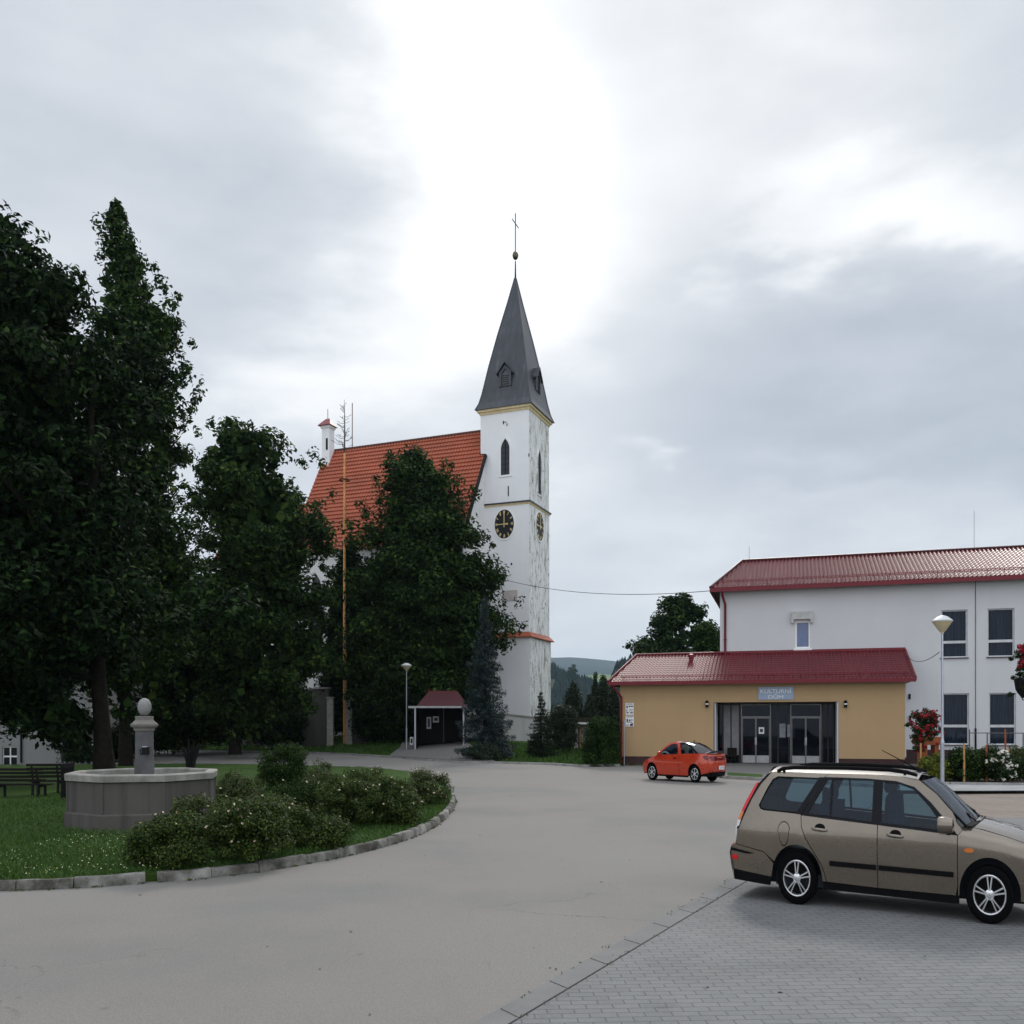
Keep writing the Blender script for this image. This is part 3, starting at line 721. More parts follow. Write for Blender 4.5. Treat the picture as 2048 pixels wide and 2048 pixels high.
# ------------------------------------------------------------------ ochre hall with the entrance
HA = R(-17)
H = Frame(G(1240,1530.5), HA)
def rfoot(name, label, cat, fr): return thing(name, label, cat, fr.o, fr.ang)
hall = rfoot('entrance_hall', 'low ochre hall with maroon tiled roof and a deep dark glazed entrance', 'building', H)
HX1 = H.on(1810,1535)[0]; hz_e = H.on(1300,1366)[1]          # right end of the facade, height of the eave soffit
ZE = hz_e
rx0, rx1, _, rz1 = H.rect(1427,1403,1677.5,1530)
DEPTH = 4.3
PL = H.on(1300,1513)[1]
mb = MB()
wall_holes(mb, 0, HX1, PL, ZE, [(rx0,rx1,PL,rz1)], 0, 1.75, sill=False)
mb.add([(0,0,PL),(0,DEPTH+6,PL),(0,DEPTH+6,ZE),(0,0,ZE)], [(3,2,1,0)][::1])
mb.add([(HX1,0,PL),(HX1,DEPTH,PL),(HX1,DEPTH,ZE),(HX1,0,ZE)], [(0,1,2,3)])
mb.build('wall', TAN, hall)
for bx in ((.03,rx0,.03,.5),(rx1,HX1-.03,.03,.5),(HX1-.53,HX1-.03,.503,DEPTH),(.03,.53,.503,DEPTH+6)): MB().box(*bx,-.02,PL).build('plinth', PLINTH, hall)
# return of the wall towards the main block, in grey
mb = MB(); mb.box(HX1+.004,HX1+.10,.35,DEPTH-.01,PL+.1,ZE-.05); mb.build('side_cladding', GREY_PLASTER, hall)
# roof: tiled, hipped at the free end, against the main block on the right
OV = .55; TZ = H.on(1271,1312,3.9)[1]
run = DEPTH+OV+.0; rise = TZ-ZE; T = math.hypot(run, rise); cy_, sz_ = run/T, rise/T
RX0, RX1 = -.62, HX1+.5
hipx = H.on(1271,1312,3.9)[0]-RX0
def WR(x, t, h): return (RX0+x, -OV+t*cy_-h*sz_, ZE+.02+t*sz_+h*cy_)
mb = MB(); Lr = RX1-RX0
tiled(mb, WR, Lr, T, lambda t: hipx*t/T, lambda t: Lr-.02*t/T, .215, .065, .40, .028, 6)
mb.build('roof', MAROON, hall, 50)
mb = MB()                                                    # hip face and back slope
def back(x, t, h): return (RX0+x, -OV+2*run-t*cy_, ZE+.02+t*sz_)
mb.add([(RX0,-OV,ZE+.02),(RX0,-OV+2*run,ZE+.02),(RX0+hipx,-OV+run,ZE+.02+rise),(RX0+hipx,-OV+run,ZE+.02+rise)], [(0,2,1)])
mb.add([(RX0,-OV+2*run,ZE+.02),(RX0+hipx,-OV+run,ZE+.02+rise),(RX0+7,-OV+run,ZE+.02+rise),(RX0+7,-OV+2*run,ZE+.02)], [(0,1,2,3)])
mb.build('roof_hip', MAROON, hall)
mb = MB(); mb.tube([WR(-.02,0,.08), WR(hipx,T,.08), WR(7.0,T,.09)], .09, 8); mb.build('ridge_cap', MAROON, hall, 50)
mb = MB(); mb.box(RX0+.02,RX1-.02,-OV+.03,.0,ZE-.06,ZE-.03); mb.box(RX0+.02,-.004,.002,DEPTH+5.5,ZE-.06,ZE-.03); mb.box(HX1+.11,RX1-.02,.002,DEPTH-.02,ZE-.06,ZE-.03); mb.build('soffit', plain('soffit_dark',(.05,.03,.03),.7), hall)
mb = MB(); mb.box(RX0-.03,RX1,-OV-.10,-OV+.025,ZE-.14,ZE+.085); mb.box(RX0-.03,RX0+.07,-OV+.03,-OV+2*run,ZE-.14,ZE+.05); mb.build('gutter', GUTTER, hall)
mb = MB(); mb.bar((RX0+6.0,-OV+run-.02,ZE+rise+.12),(RX1,-OV+run-.02,ZE+rise+.12),.1,.16); mb.bar(WR(Lr+.01,0,.03),WR(Lr+.01,T,.03),.07,.2); mb.build('flashing', GUTTER, hall)
# vent on the roof
x_, z_ = H.on(1382,1322,3.0); mb = MB(); mb.lathe([(.13,-.35),(.13,.22),(.2,.24),(.19,.40),(.08,.46)], 12, (x_,3.0,z_)); mb.build('roof_vent', GUTTER, hall, 40)
# downpipe at the free corner
def pipe(parent, pts, r=.055, mat=GUTTER):
    mb = MB(); mb.tube(pts, r, 8)
    for a in (pts[-2],): mb.tube([Vector(pts[-1])+Vector((0,0,(pts[-2][2]-pts[-1][2])*.3-.03)), Vector(pts[-1])+Vector((0,0,(pts[-2][2]-pts[-1][2])*.3+.03))], r*1.4, 8)
    return mb.build('downpipe', mat, parent, 40)
pipe(hall, [(-.3,-OV+.05,ZE-.12),(-.3,-OV+.1,ZE-.3),(.10,-.09,ZE-.85),(.10,-.09,.15)], .07)
# entrance: grey return wall, glass front between slim metal frames, doors
yb = 1.75
mb = MB(); mb.box(rx0-.4,rx1+.4,yb+3.6,yb+3.7,0,rz1+.3); mb.box(rx0-.4,rx0-.3,yb+.01,yb+3.6,0,rz1+.3); mb.box(rx1+.3,rx1+.4,yb+.01,yb+3.6,0,rz1+.3); mb.box(rx0-.4,rx1+.4,yb+.01,yb+3.7,rz1+.05,rz1+.15); mb.build('lobby', DARKIN, hall)
mb = MB(); mb.box(rx0-.05,rx1+.05,-.35,yb+3.5,.02,.16); mb.box(rx0+.005,rx0+.06,.01,yb-.12,.165,rz1-.01); mb.build('entrance_floor', SIDEWALK, hall)
for bx in ((rx0+.004,rx0+.12),(rx1-.10,rx1-.004)): MB().box(*bx,.06,yb-.1,.17,rz1-.015).build('return_panel', GREY_PLASTER, hall)
def glz(px, py): return H.on(px, py, yb)
xl = rx0+.13; xr = rx1-.11; zt = rz1-.02
posts = [glz(p,1450)[0] for p in (1446,1462,1479,1543,1556,1578,1645,1656,1667)]
mb = MB()
for x in posts: mb.box(x-.035,x+.035,yb-.03,yb+.06,.17,zt)
mb.box(xl,xr,yb-.028,yb+.058,zt-.12,zt-.02)
mb.build('glazing_frame', plain('dark_bronze_frame',(.035,.03,.03),.4,.5), hall)
mb = MB(); mb.box(xl,xr,yb+.02,yb+.03,.17,zt-.12); mb.build('shop_glazing', GLASSDARK, hall)
mb = MB(); 
for a, b in ((1447.5,1461),(1463.5,1477.5)):
    a, b = glz(a,1450)[0], glz(b,1450)[0]; mb.box(a,b,yb-.02,yb+.01,.65,zt-.14)
mb.build('side_panel', plain('grey_panel',(.20,.20,.21),.6), hall)
mb = MB(); xb0, xb1 = glz(1455,1500)[0], glz(1474,1500)[0]
mb.box(xb0,xb1,yb-.6,yb-.2,.55,.62); mb.box(xb0,xb1,yb-.2,yb-.16,.62,1.1); mb.box(xb0+.04,xb0+.1,yb-.55,yb-.2,.165,.55); mb.box(xb1-.1,xb1-.04,yb-.55,yb-.2,.165,.55)
tag(mb.build('entrance_bench', WOODDK), 'dark little bench inside the entrance recess of the ochre hall', 'bench'); bn = bpy.data.objects['entrance_bench']; bn.location = H.o; bn.rotation_euler = (0,0,H.ang)
KICK = plain('kick_plate_alloy',(.36,.36,.37),.4,.4)
def door_pair(a, b):
    xa, xb = glz(a,1480)[0], glz(b,1480)[0]; ztr = glz(1500,1433)[1]; zh = glz(1500,1409)[1]; xm = (xa+xb)/2
    mb = MB()
    for x in (xa,xb): mb.box(x-.028,x+.028,yb-.10,yb-.035,.17,zh)
    mb.box(xa+.03,xb-.03,yb-.10,yb-.035,zh-.05,zh); mb.box(xa+.03,xb-.03,yb-.10,yb-.035,ztr-.04,ztr+.01)
    fr = mb.build('door_frame', ALU, hall)
    for (u, v) in ((xa+.05,xm-.006),(xm+.006,xb-.05)):
        mb = MB(); z0, z1 = .19, ztr-.05; w = .038
        mb.box(u,u+w,yb-.15,yb-.105,z0,z1); mb.box(v-w,v,yb-.15,yb-.105,z0,z1)
        mb.box(u+w,v-w,yb-.15,yb-.105,z1-.07,z1); 
        d = mb.build('door', ALU, hall)
        MB().box(u+w,v-w,yb-.13,yb-.125,z0+.451,z1-.071).build('door_pane', GLASSDARK, d); MB().box(u+w,v-w,yb-.15,yb-.105,z0,z0+.45).build('kick_plate', KICK, d)
        hx = v-.03 if v < xm else u+.03
        mb = MB(); mb.tube([(hx,yb-.152,1.25),(hx,yb-.21,1.28),(hx,yb-.21,1.75),(hx,yb-.152,1.78)], .022, 6); mb.build('door_handle', CHROME, d, 50)
door_pair(1483,1541); door_pair(1581.5,1641.5)
mb = MB(); x_, z_ = glz(1523,1461); mb.box(x_-.16,x_+.16,yb-.162,yb-.156,z_-.2,z_+.2); pn_ = mb.build('door_notice', WHITE, hall); mb = MB(); mb.box(x_-.09,x_+.09,yb-.168,yb-.1635,z_-.1,z_+.1); mb.build('notice_print', INK, pn_)
for (a,b,c,d) in ((1559,1447,1571,1475),(1574.5,1449,1580,1474),(1584,1449,1590,1475)):
    x0, z0 = glz(a,d); x1, z1 = glz(b and c,b); MB().box(x0,x1,yb-.045,yb-.038,z0,z1).build('window_notice', plain('paper_dim%d'%a,(.22,.23,.25),.8,var=.3,scale=9), hall)
# name board over the door
x0, x1, z0, z1 = H.rect(1516.5,1373.5,1587,1399.5,-.06)
MB().box(x0,x1,-.06,-.003,z0,z1).build('name_board', GREYBLUE, hall)
text('KULTURNÍ', (x1-x0)*.88, (z1-z0)*.40, WHITE, hall, ((x0+x1)/2,-.068,z0+(z1-z0)*.71), (R(90),0,0))
text('DŮM', (x1-x0)*.42, (z1-z0)*.38, WHITE, hall, ((x0+x1)/2,-.068,z0+(z1-z0)*.27), (R(90),0,0))
# wall lamps either side
for px, py, w in ((1414,1408.5,'left'),(1691,1408.5,'right')):
    x, z = H.on(px,py,-.1); mb = MB(); mb.box(x-.06,x+.06,-.05,-.003,z-.16,z+.2); mb.lathe([(.05,-.2),(.09,-.18),(.09,.1),(.12,.12),(.03,.24)], 10, (x,-.16,z)); l = mb.build('wall_lamp', BLACK, hall, 50)
    MB().lathe([(.07,-.04),(.095,-.02),(.095,.04),(.07,.06)], 10, (x,-.16,z)).build('lamp_lens', WHITE, l, 50)
# two notice boards by the corner
for k, (a,b,c,d) in enumerate(((1251.2,1406,1267,1429.5),(1251.2,1431.5,1267.3,1453))):
    x0, x1, z0, z1 = H.rect(a,b,c,d,-.05)
    o = tag(MB().box(x0,x1,-.05,-.004,z0,z1).build('notice_board', WHITE), ('white printed notice sheet on the ochre wall, the upper of two','white printed notice sheet on the ochre wall, the lower of two')[k], 'notice', 'notices on the ochre wall')
    o.location = H.o; o.rotation_euler = (0,0,H.ang)
    mb = MB(); w, h = x1-x0, z1-z0
    blocks = ([(.1,.88,.9,.94),(.1,.55,.28,.78),(.38,.66,.62,.78),(.68,.66,.92,.78),(.12,.12,.22,.48),(.12,.12,.38,.22),(.55,.12,.92,.22),(.4,.3,.9,.34),(.4,.42,.9,.46)] if k == 0 else [(.1,.86,.9,.93),(.12,.45,.3,.72),(.4,.5,.6,.66),(.68,.56,.88,.66),(.12,.38,.85,.44),(.12,.1,.4,.17),(.55,.05,.9,.24),(.7,.2,.94,.3)])
    for i,(p,q,r_,s_) in enumerate(blocks): mb.box(x0+p*w,x0+r_*w,-.056-.0004*i,-.051,z0+q*h,z0+s_*h)
    mb.build('print', INK, o)
x_, z_ = H.on(1248.5,1445,-.35); mb = MB(); mb.tube([(x_,-.35,0),(x_,-.35,H.on(1248.5,1440,-.35)[1])], .035, 8); o = tag(mb.build('steel_post', ZINC, None, 50), 'thin grey steel post beside the corner downpipe of the ochre hall', 'post'); o.location = H.o; o.rotation_euler = (0,0,H.ang)

# ------------------------------------------------------------------ grey main block
BY = DEPTH+.02
blk = rfoot('main_block', 'tall pale grey rendered block with maroon corrugated roof and curtained windows', 'building', H)
BX0 = H.on(1440,1250,BY)[0]; BX1 = 46.0
BE = H.on(1600,1171,BY-.6)[1]
wins = []
spec = [(1882.5,1219,1935,1315.5,1284.5),(1975,1215,2027,1314,1283.5),(1885.5,1386.5,1937,1489,1452),(1979,1385.5,2030,1488,1452)]
for a,b,c,d,tm in spec:
    x0,x1,z0,z1 = H.rect(a,b,c,d,BY); wins.append((x0,x1,z0,z1,H.on(a,tm,BY)[1]))
dx = wins[1][0]-wins[0][0]; wdt = wins[0][1]-wins[0][0]
wins2 = []
for r_ in (0, 2):
    for i in range(4):
        w0 = wins[r_]; wins2.append((w0[0]+dx*i, w0[0]+dx*i+wdt, w0[2], w0[3], w0[4]))
sx0,sx1,sz0,sz1 = H.rect(1590.5,1241.5,1620.5,1297,BY)
mb = MB()
wall_holes(mb, BX0, BX1, 1.0, BE, [w[:4] for w in wins2]+[(sx0,sx1,sz0,sz1)], BY, .2)
mb.add([(BX0,BY,1.0),(BX0,BY+11,1.0),(BX0,BY+11,BE),(BX0,BY,BE)], [(3,2,1,0)])
mb.add([(BX1,BY,1.0),(BX1,BY+11,1.0),(BX1,BY+11,BE),(BX1,BY,BE)], [(0,1,2,3)])
mb.add([(BX0,BY+11,0),(BX1,BY+11,0),(BX1,BY+11,BE),(BX0,BY+11,BE)], [(3,2,1,0)])
mb.build('wall', GREY_PLASTER, blk)
MB().box(BX0+.02,BX1-.02,BY+.03,BY+10.97,-.02,1.0).build('plinth', PLINTH, blk)
for (x0,x1,z0,z1,zt_) in wins2:
    mb = MB(); y0, y1 = BY+.12, BY+.19; w = .075
    mb.box(x0,x0+w,y0,y1,z0,z1); mb.box(x1-w,x1,y0,y1,z0,z1); mb.box(x0+w,x1-w,y0,y1,z1-w,z1); mb.box(x0+w,x1-w,y0,y1,z0,z0+w); mb.box(x0+w,x1-w,y0,y1,zt_-.08,zt_+.08)
    fr = mb.build('window', FRAMEW, blk)
    mb = MB(); mb.box(x0+w,x1-w,y0+.03,y0+.04,z0+w,zt_-.08); mb.box(x0+w,x1-w,y0+.03,y0+.04,zt_+.08,z1-w); mb.build('pane', GLASSDARK, fr)
    vs = []; fs = []; K = 40
    for i in range(K+1):
        x = x0+.03+(x1-x0-.06)*i/K; yy = BY+.34+.035*math.sin(i*1.9)+.02*math.sin(i*.7)
        vs += [(x,yy,z0),(x,yy,z1)]
    MB().add(vs, [(2*i,2*i+2,2*i+3,2*i+1) for i in range(K)]).build('curtain', CURT, fr, 60)
    MB().box(x0-.2,x1+.2,BY+.7,BY+.74,z0-.2,z1+.2).build('room_dark', DARKIN, fr)
    mb = MB(); mb.box(x0-.06,x1+.06,BY-.09,BY+.115,z0-.07,z0-.005); mb.build('sill', plain('tin_sill%d'%int(x0*100+z0*10),(.10,.08,.08),.5), fr)
w = .10; mb = MB(); y0, y1 = BY+.05, BY+.16
mb.box(sx0,sx0+w,y0,y1,sz0,sz1); mb.box(sx1-w,sx1,y0,y1,sz0,sz1); mb.box(sx0+w,sx1-w,y0,y1,sz1-w,sz1); mb.box(sx0+w,sx1-w,y0,y1,sz0,sz0+w); fr = mb.build('window', WHITE, blk); fr['label'] = 'small single window under a boxed hood'
MB().box(sx0+w,sx1-w,y0+.04,y0+.06,sz0+w,sz1-w).build('pane', plain('sky_blind',(.10,.14,.26),.15,0,.6), fr)
MB().box(sx0-.1,sx1+.1,BY-.1,BY+.045,sz0-.12,sz0-.005).build('sill', WHITE, fr)
hx0,hx1,hz0,hz1 = H.rect(1582.5,1222,1625.7,1242.5,BY-.25)
mb = MB(); mb.box(hx0,hx1,BY-.25,BY-.004,hz0+.12,hz1); mb.box(hx0,hx0+.14,BY-.25,BY-.004,hz0-.12,hz0+.118); mb.box(hx1-.14,hx1,BY-.25,BY-.004,hz0-.12,hz0+.118)
mb.build('window_hood', plain('hood_grey',(.45,.45,.44),.8,var=.15), blk)
# roof with a short hip at the left end
OV2 = .65; bx0 = BX0-.55; HP = H.on(1485,1125,BY+5.5)
run2 = 6.1; rise2 = HP[1]-BE; T2 = math.hypot(run2,rise2); hip2 = HP[0]-bx0; L2 = BX1+.5-bx0
def WB(x, t, h): return (bx0+x, BY-OV2+t*run2/T2-h*rise2/T2, BE+.03+t*rise2/T2+h*run2/T2)
mb = MB(); tiled(mb, WB, L2, T2, lambda t: hip2*t/T2, lambda t: L2, .245, .085, .44, .03, 6); mb.build('roof', MAROON, blk, 50)
mb = MB(); ye, yr = BY-OV2, BY-OV2+run2; mb.add([(bx0,ye,BE+.03),(bx0,ye+2*run2,BE+.03),(bx0+hip2,yr,BE+.03+rise2)], [(0,2,1)]); mb.add([(bx0,ye+2*run2,BE+.03),(bx0+hip2,yr,BE+.03+rise2),(bx0+L2,yr,BE+.03+rise2),(bx0+L2,ye+2*run2,BE+.03)], [(0,1,2,3)]); mb.build('roof_hip', MAROON, blk)
mb = MB(); mb.tube([WB(0,0,.08), WB(hip2,T2,.09), WB(L2,T2,.09)], .1, 8); mb.build('ridge_cap', plain('dark_ridge',(.05,.008,.01),.4), blk, 50)
mb = MB(); mb.box(bx0-.05,bx0+L2,ye-.12,ye+.03,BE-.2,BE+.07); mb.box(bx0-.05,bx0+.08,ye+.032,ye+2*run2,BE-.2,BE+.05); mb.build('gutter', GUTTER, blk)
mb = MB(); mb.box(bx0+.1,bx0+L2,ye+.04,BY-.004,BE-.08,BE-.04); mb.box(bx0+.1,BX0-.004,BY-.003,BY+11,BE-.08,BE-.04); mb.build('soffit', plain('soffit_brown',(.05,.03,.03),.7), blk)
# snow guard rail near the eave
mb = MB()
for t_, h_ in ((.62,.22),(.62,.32)): mb.tube([WB(.6,t_,h_), WB(L2,t_,h_)], .022, 5)
x = .8
while x < L2: mb.bar(WB(x,.62,.0), WB(x,.62,.34), .03, .03); x += .9
mb.build('snow_guard', GUTTER, blk)
mb = MB()
for t_, h_ in ((.5,.16),(.5,.24)): mb.tube([WR(.7,t_,h_), WR(Lr-.3,t_,h_)], .02, 5)
x = .9
while x < Lr-.3: mb.bar(WR(x,.5,.0), WR(x,.5,.26), .03, .03); x += .8
mb.build('snow_guard', GUTTER, hall)
xp = H.on(1450,1250,BY)[0]; zp = H.on(1450,1313,BY)[1]
pipe(blk, [(xp-.15,BY-OV2+.1,BE-.18),(xp-.15,BY-OV2+.15,BE-.35),(xp+.02,BY-.10,BE-.95),(xp+.02,BY-.10,zp+.1)], .075)
xc = H.on(1951,1350,BY)[0]; mb = MB(); mb.tube([(xc,BY-.04,.2),(xc,BY-.04,BE-.1)], .016, 5); mb.tube([(xc,BY-.05,.2),(xc,BY-.05,2.3)], .05, 8); mb.build('lightning_conductor', BLACK, blk, 50)
for px_, l_ in ((1945,2.6),(1499,1.1)): xa = H.on(px_,1110,BY+6)[0]; MB().tube([(xa,yr,BE+rise2),(xa,yr,BE+rise2+l_)], .012, 5).build('lightning_rod', BLACK, blk)
# cover plates and meter box by the inner corner
for a,b,c,d in ((1817,1388,1821,1398),(1818,1431,1822,1440)):
    x0,x1,z0,z1 = H.rect(a,b,c,d,BY); MB().box(x0,x1,BY-.12,BY-.003,z0,z1).build('meter_box', BLACK, blk)

# ------------------------------------------------------------------ church
CA = R(-22)
TS = 5.0
cor = Vector(AT(1058,1490,85.0)); gzc = .35
TX = Vector((math.cos(CA), math.sin(CA), 0))         # along the nave to the right
TN = Vector((-math.sin(CA), math.cos(CA), 0))        # into the picture
class CF(Frame): pass
C = CF((cor.x, cor.y, 0), CA)       # local x: right along nave axis, y: back; tower's near corner at the origin, tower spans x -TS..0, y 0..TSD
TSD = 5.6
church = thing('church', 'white church with steep orange tiled nave and tall clock tower under a dark spire', 'church', C.o, CA)
def zc(py): return C.on(1058,py,0)[1]
z_cor, z_belt, z_low = zc(818), zc(1003), zc(1272)
def tower_wall(z0, z1, gx=0.0, name='tower_wall', holes=()):
    mb = MB(); a, b, c, d = -TS-gx, gx, -gx, TSD+gx
    wall_holes(mb, a, b, z0, z1, [h for h in holes], c, .35)
    mb.add([(a,c,z0),(a,d,z0),(a,d,z1),(a,c,z1)], [(3,2,1,0)]); mb.add([(b,d,z0),(a,d,z0),(a,d,z1),(b,d,z1)], [(0,1,2,3)])
    mb.build(name, TOWER_W, church)
    mb = MB(); mb.add([(b,c,z0),(b,d,z0),(b,d,z1),(b,c,z1)], [(0,1,2,3)]); o = mb.build('weathered_wall', PEEL, church); o['label'] = 'weathered face with peeling grey render'
    return o
tower_wall(gzc-1, z_low, .14)
tower_wall(z_low, z_belt, .03)
tower_wall(z_belt, z_cor, 0)
def ring(z0, z1, g0, g1, mat, name, base=0.0):
    """moulding round the tower: grows from g0 at z0 to g1 at z1"""
    mb = MB(); k = [(base-.01,z0),(g0,z0),(g0*.6+g1*.4,lerp(z0,z1,.5)),(g1,lerp(z0,z1,.55)),(g1,z1),(base-.01,z1)]
    vs = []
    for g, z in k: vs += [(-TS-g,-g,z),(g,-g,z),(g,TSD+g,z),(-TS-g,TSD+g,z)]
    fs = [(i*4+j, i*4+(j+1)%4, (i+1)*4+(j+1)%4, (i+1)*4+j) for i in range(len(k)-1) for j in range(4)]
    mb.add(vs, fs); return mb.build(name, mat, church)
ring(z_cor-.02, z_cor+.45, .06, .26, CREAM, 'cornice')
ring(z_belt-.22, z_belt-.02, .05, .12, CREAM, 'belt_moulding'); ring(z_belt-.02, z_belt+.12, .2, .2, SPIRE, 'belt_cover')
mb = MB(); g = .42; vs = []
for gg, z in ((.16,z_low-.1),(g,z_low-.12),(g,z_low-.04),(.03,z_low+.42)): vs += [(-TS-gg,-gg,z),(gg,-gg,z),(gg,TSD+gg,z),(-TS-gg,TSD+gg,z)]
mb.add(vs, [(i*4+j, i*4+(j+1)%4, (i+1)*4+(j+1)%4, (i+1)*4+j) for i in range(3) for j in range(4)]); mb.build('belt_roof', TILE, church)
# spire: four sides with a bell-cast foot
cx0, cy0 = -TS/2, TSD/2
ap_z = C.on(1033,556,cy0)[1]; hw, hd = TS/2+.42, TSD/2+.42
zb = z_cor+.45; Hs = ap_z-zb
prof = [(1.0,0),(.905,.05),(.83,.12),(.765,.20),(.66,.33),(.45,.56),(.2,.81),(.035,.985),(.02,1.0)]
mb = MB(); vs = []
for q, t_ in prof: vs += [(cx0-hw*q,cy0-hd*q,zb+Hs*t_),(cx0+hw*q,cy0-hd*q,zb+Hs*t_),(cx0+hw*q,cy0+hd*q,zb+Hs*t_),(cx0-hw*q,cy0+hd*q,zb+Hs*t_)]
mb.add(vs, [(i*4+j, i*4+(j+1)%4, (i+1)*4+(j+1)%4, (i+1)*4+j) for i in range(len(prof)-1) for j in range(4)]+[(3,2,1,0)])
spire = mb.build('spire', SPIRE, church)
mb = MB()
for j in range(4): mb.tube([vs[i*4+j] for i in range(len(prof))], .05, 6)
mb.build('hip_seam', SPIRE, spire, 60)
def spire_q(z): return float(np.interp((z-zb)/Hs, [p[1] for p in prof], [p[0] for p in prof]))
def dormer(side):
    """little gabled louvre dormer; side 0 front, 1 right"""
    z0 = zc(768)+.2; z1 = zc(735); zt_ = zc(716)
    mb = MB(); ml = MB(); w = .62
    face = (hd if side == 0 else hw)*spire_q(z0)+.10; back = (hd if side == 0 else hw)*spire_q(zt_)*.9
    def q(l, o, z): return (cx0+l, cy0-o, z) if side == 0 else (cx0+o, cy0+l, z)
    def poly(pts, f=False, b=mb): 
        b.add(pts, [tuple(range(len(pts)))])
    for s in (-1,1): mb.add([q(s*w,face,z0),q(s*w,back,z0),q(s*w,back,z1),q(s*w,face,z1)], [(0,1,2,3)])
    mb.add([q(-w,face,z0),q(-w*.62,face,z0),q(-w*.62,face,z1-.15),q(0,face,z1+.35),q(w*.62,face,z1-.15),q(w*.62,face,z0),q(w,face,z0),q(w,face,z1),q(0,face,zt_-.2),q(-w,face,z1)], [(0,1,2,9),(2,3,8,9),(3,4,7,8),(4,5,6,7)])
    d = mb.build('dormer', SPIRE, spire)
    mr = MB(); e = w+.24
    for s in (-1,1):
        A, B = q(s*e,face+.16,z1-.22), q(0,face+.16,zt_); A2, B2 = q(s*e,back-.3,z1-.22), q(0,back-.9,zt_)
        A3, B3 = tuple(Vector(A)+Vector((0,0,.12))), tuple(Vector(B)+Vector((0,0,.14))); A4, B4 = tuple(Vector(A2)+Vector((0,0,.12))), tuple(Vector(B2)+Vector((0,0,.14)))
        mr.add([A,B,B2,A2,A3,B3,B4,A4], [(0,1,2,3),(4,7,6,5),(0,4,5,1),(1,5,6,2),(2,6,7,3),(3,7,4,0)])
    mr.build('dormer_roof', SPIRE, d)
    ml = MB(); ml.add([q(-w*.62,face-.12,z0),q(w*.62,face-.12,z0),q(w*.62,face-.12,z1-.15),q(0,face-.12,z1+.35),q(-w*.62,face-.12,z1-.15)], [(0,1,2,3,4)])
    k = 6
    for i in range(k):
        z = z0+(z1-.15-z0)*(i+.3)/k; ml.bar(q(-w*.6,face-.05,z), q(w*.6,face-.05,z), .08, .03)
    ml.build('louvre', plain('louvre_grey%d'%side,(.10,.10,.105),.6), d)
dormer(0); dormer(1)
bz = C.on(1032.6,510.7,cy0)[1]; ct = C.on(1032,426.7,cy0)[1]
mb = MB(); mb.lathe([(.10,0),(.075,.6),(.05,bz-ap_z-.4)], 10, (cx0,cy0,ap_z-.15)); mb.build('finial', BLACK, spire, 60)
mb = MB(); rb_ = .30; mb.lathe([(.02,-.42),(.14,-.38),(.24,-.24),(rb_,0),(.24,.24),(.14,.38),(.02,.42)], 16, (cx0,cy0,bz)); mb.build('finial_ball', plain('tarnished_gilt',(.10,.085,.06),.3,.9), spire, 60)
mb = MB(); mb.tube([(cx0,cy0,bz+.38),(cx0,cy0,ct)], .045, 6); za = C.on(1032,447,cy0)[1]; mb.tube([(cx0,cy0-.0-.85,za),(cx0,cy0+.85,za)], .045, 6)
cr = mb.build('cross', BLACK, spire, 60)
# clocks and pointed windows
def face_pt(side, l, off, z): return (l, -off, z) if side == 0 else (off, l, z)
def clock(side):
    if side == 0: l, z = C.on(1009,1048.5,-.03); off = .04; rx, rz = 20/F*86.2*.98/math.cos(-CA)*.98, 29/F*86
    else:
        z = zc(1048)+.3; l = 2.75; off = .04; rx, rz = 1.05, 1.36
    def q(a, r, o): return face_pt(side, l+rx*r*math.sin(a)*(1 if side == 0 else 1), off+o, z+rz*r*math.cos(a))
    K = 48
    def disc(r0, r1, o, b):
        vs = [q(2*PI*i/K, r1, o) for i in range(K)]
        if r0 == 0: b.add(vs, [tuple(range(K-1,-1,-1))] if side == 0 else [tuple(range(K-1,-1,-1))])
        else:
            vs += [q(2*PI*i/K, r0, o) for i in range(K)]; b.add(vs, [(i,(i+1)%K,K+(i+1)%K,K+i) for i in range(K)])
    mb = MB(); disc(0,1.0,.06,mb); vs = [q(2*PI*i/K,1.0,.06) for i in range(K)]+[q(2*PI*i/K,1.0,-.03) for i in range(K)]; mb.add(vs, [(i,(i+1)%K,K+(i+1)%K,K+i) for i in range(K)])
    ck = mb.build('clock', plain('clock_black%d'%side,(.012,.012,.014),.5), church)
    mb = MB(); disc(1.0,1.10,.062,mb); vs = [q(2*PI*i/K,1.10,.062) for i in range(K)]+[q(2*PI*i/K,1.10,-.03) for i in range(K)]; mb.add(vs, [(i,(i+1)%K,K+(i+1)%K,K+i) for i in range(K)]); mb.build('clock_rim', WHITE, ck)
    for h in range(12):                    # Roman numerals as groups of strokes
        mb = MB()
        a0 = 2*PI*h/12; n_ = [3,1,2,3,3,2,3,3,4,3,2,3][h]
        for i in range(n_):
            da = (i-(n_-1)/2)*.075; a, b = a0+da, a0+da*1.02
            if h in (0,4,5,6,10,11) and i == n_-1: a = a0+da-.06
            p0, p1 = q(a, .70, .075), q(b, .93, .075); d_ = .026
            mb.bar(p0, p1, .045, .015, (0,-1,0) if side == 0 else (1,0,0))
        mb.build('numeral', GOLD, ck)
    mb = MB(); up = (0,-1,0) if side == 0 else (1,0,0)
    mb.bar(q(PI,.22,.11), q(0,.86,.11), .075, .02, up); mb.build('minute_hand', GOLD, ck)
    mb = MB(); ha = 1.5*PI; mb.bar(q(ha-PI,.40,.09), q(ha-PI,.14,.09), .15, .02, up); mb.bar(q(ha-PI,.14,.09), q(ha,.80,.09), .08, .02, up); mb.build('hour_hand', GOLD, ck)
clock(0); clock(1)
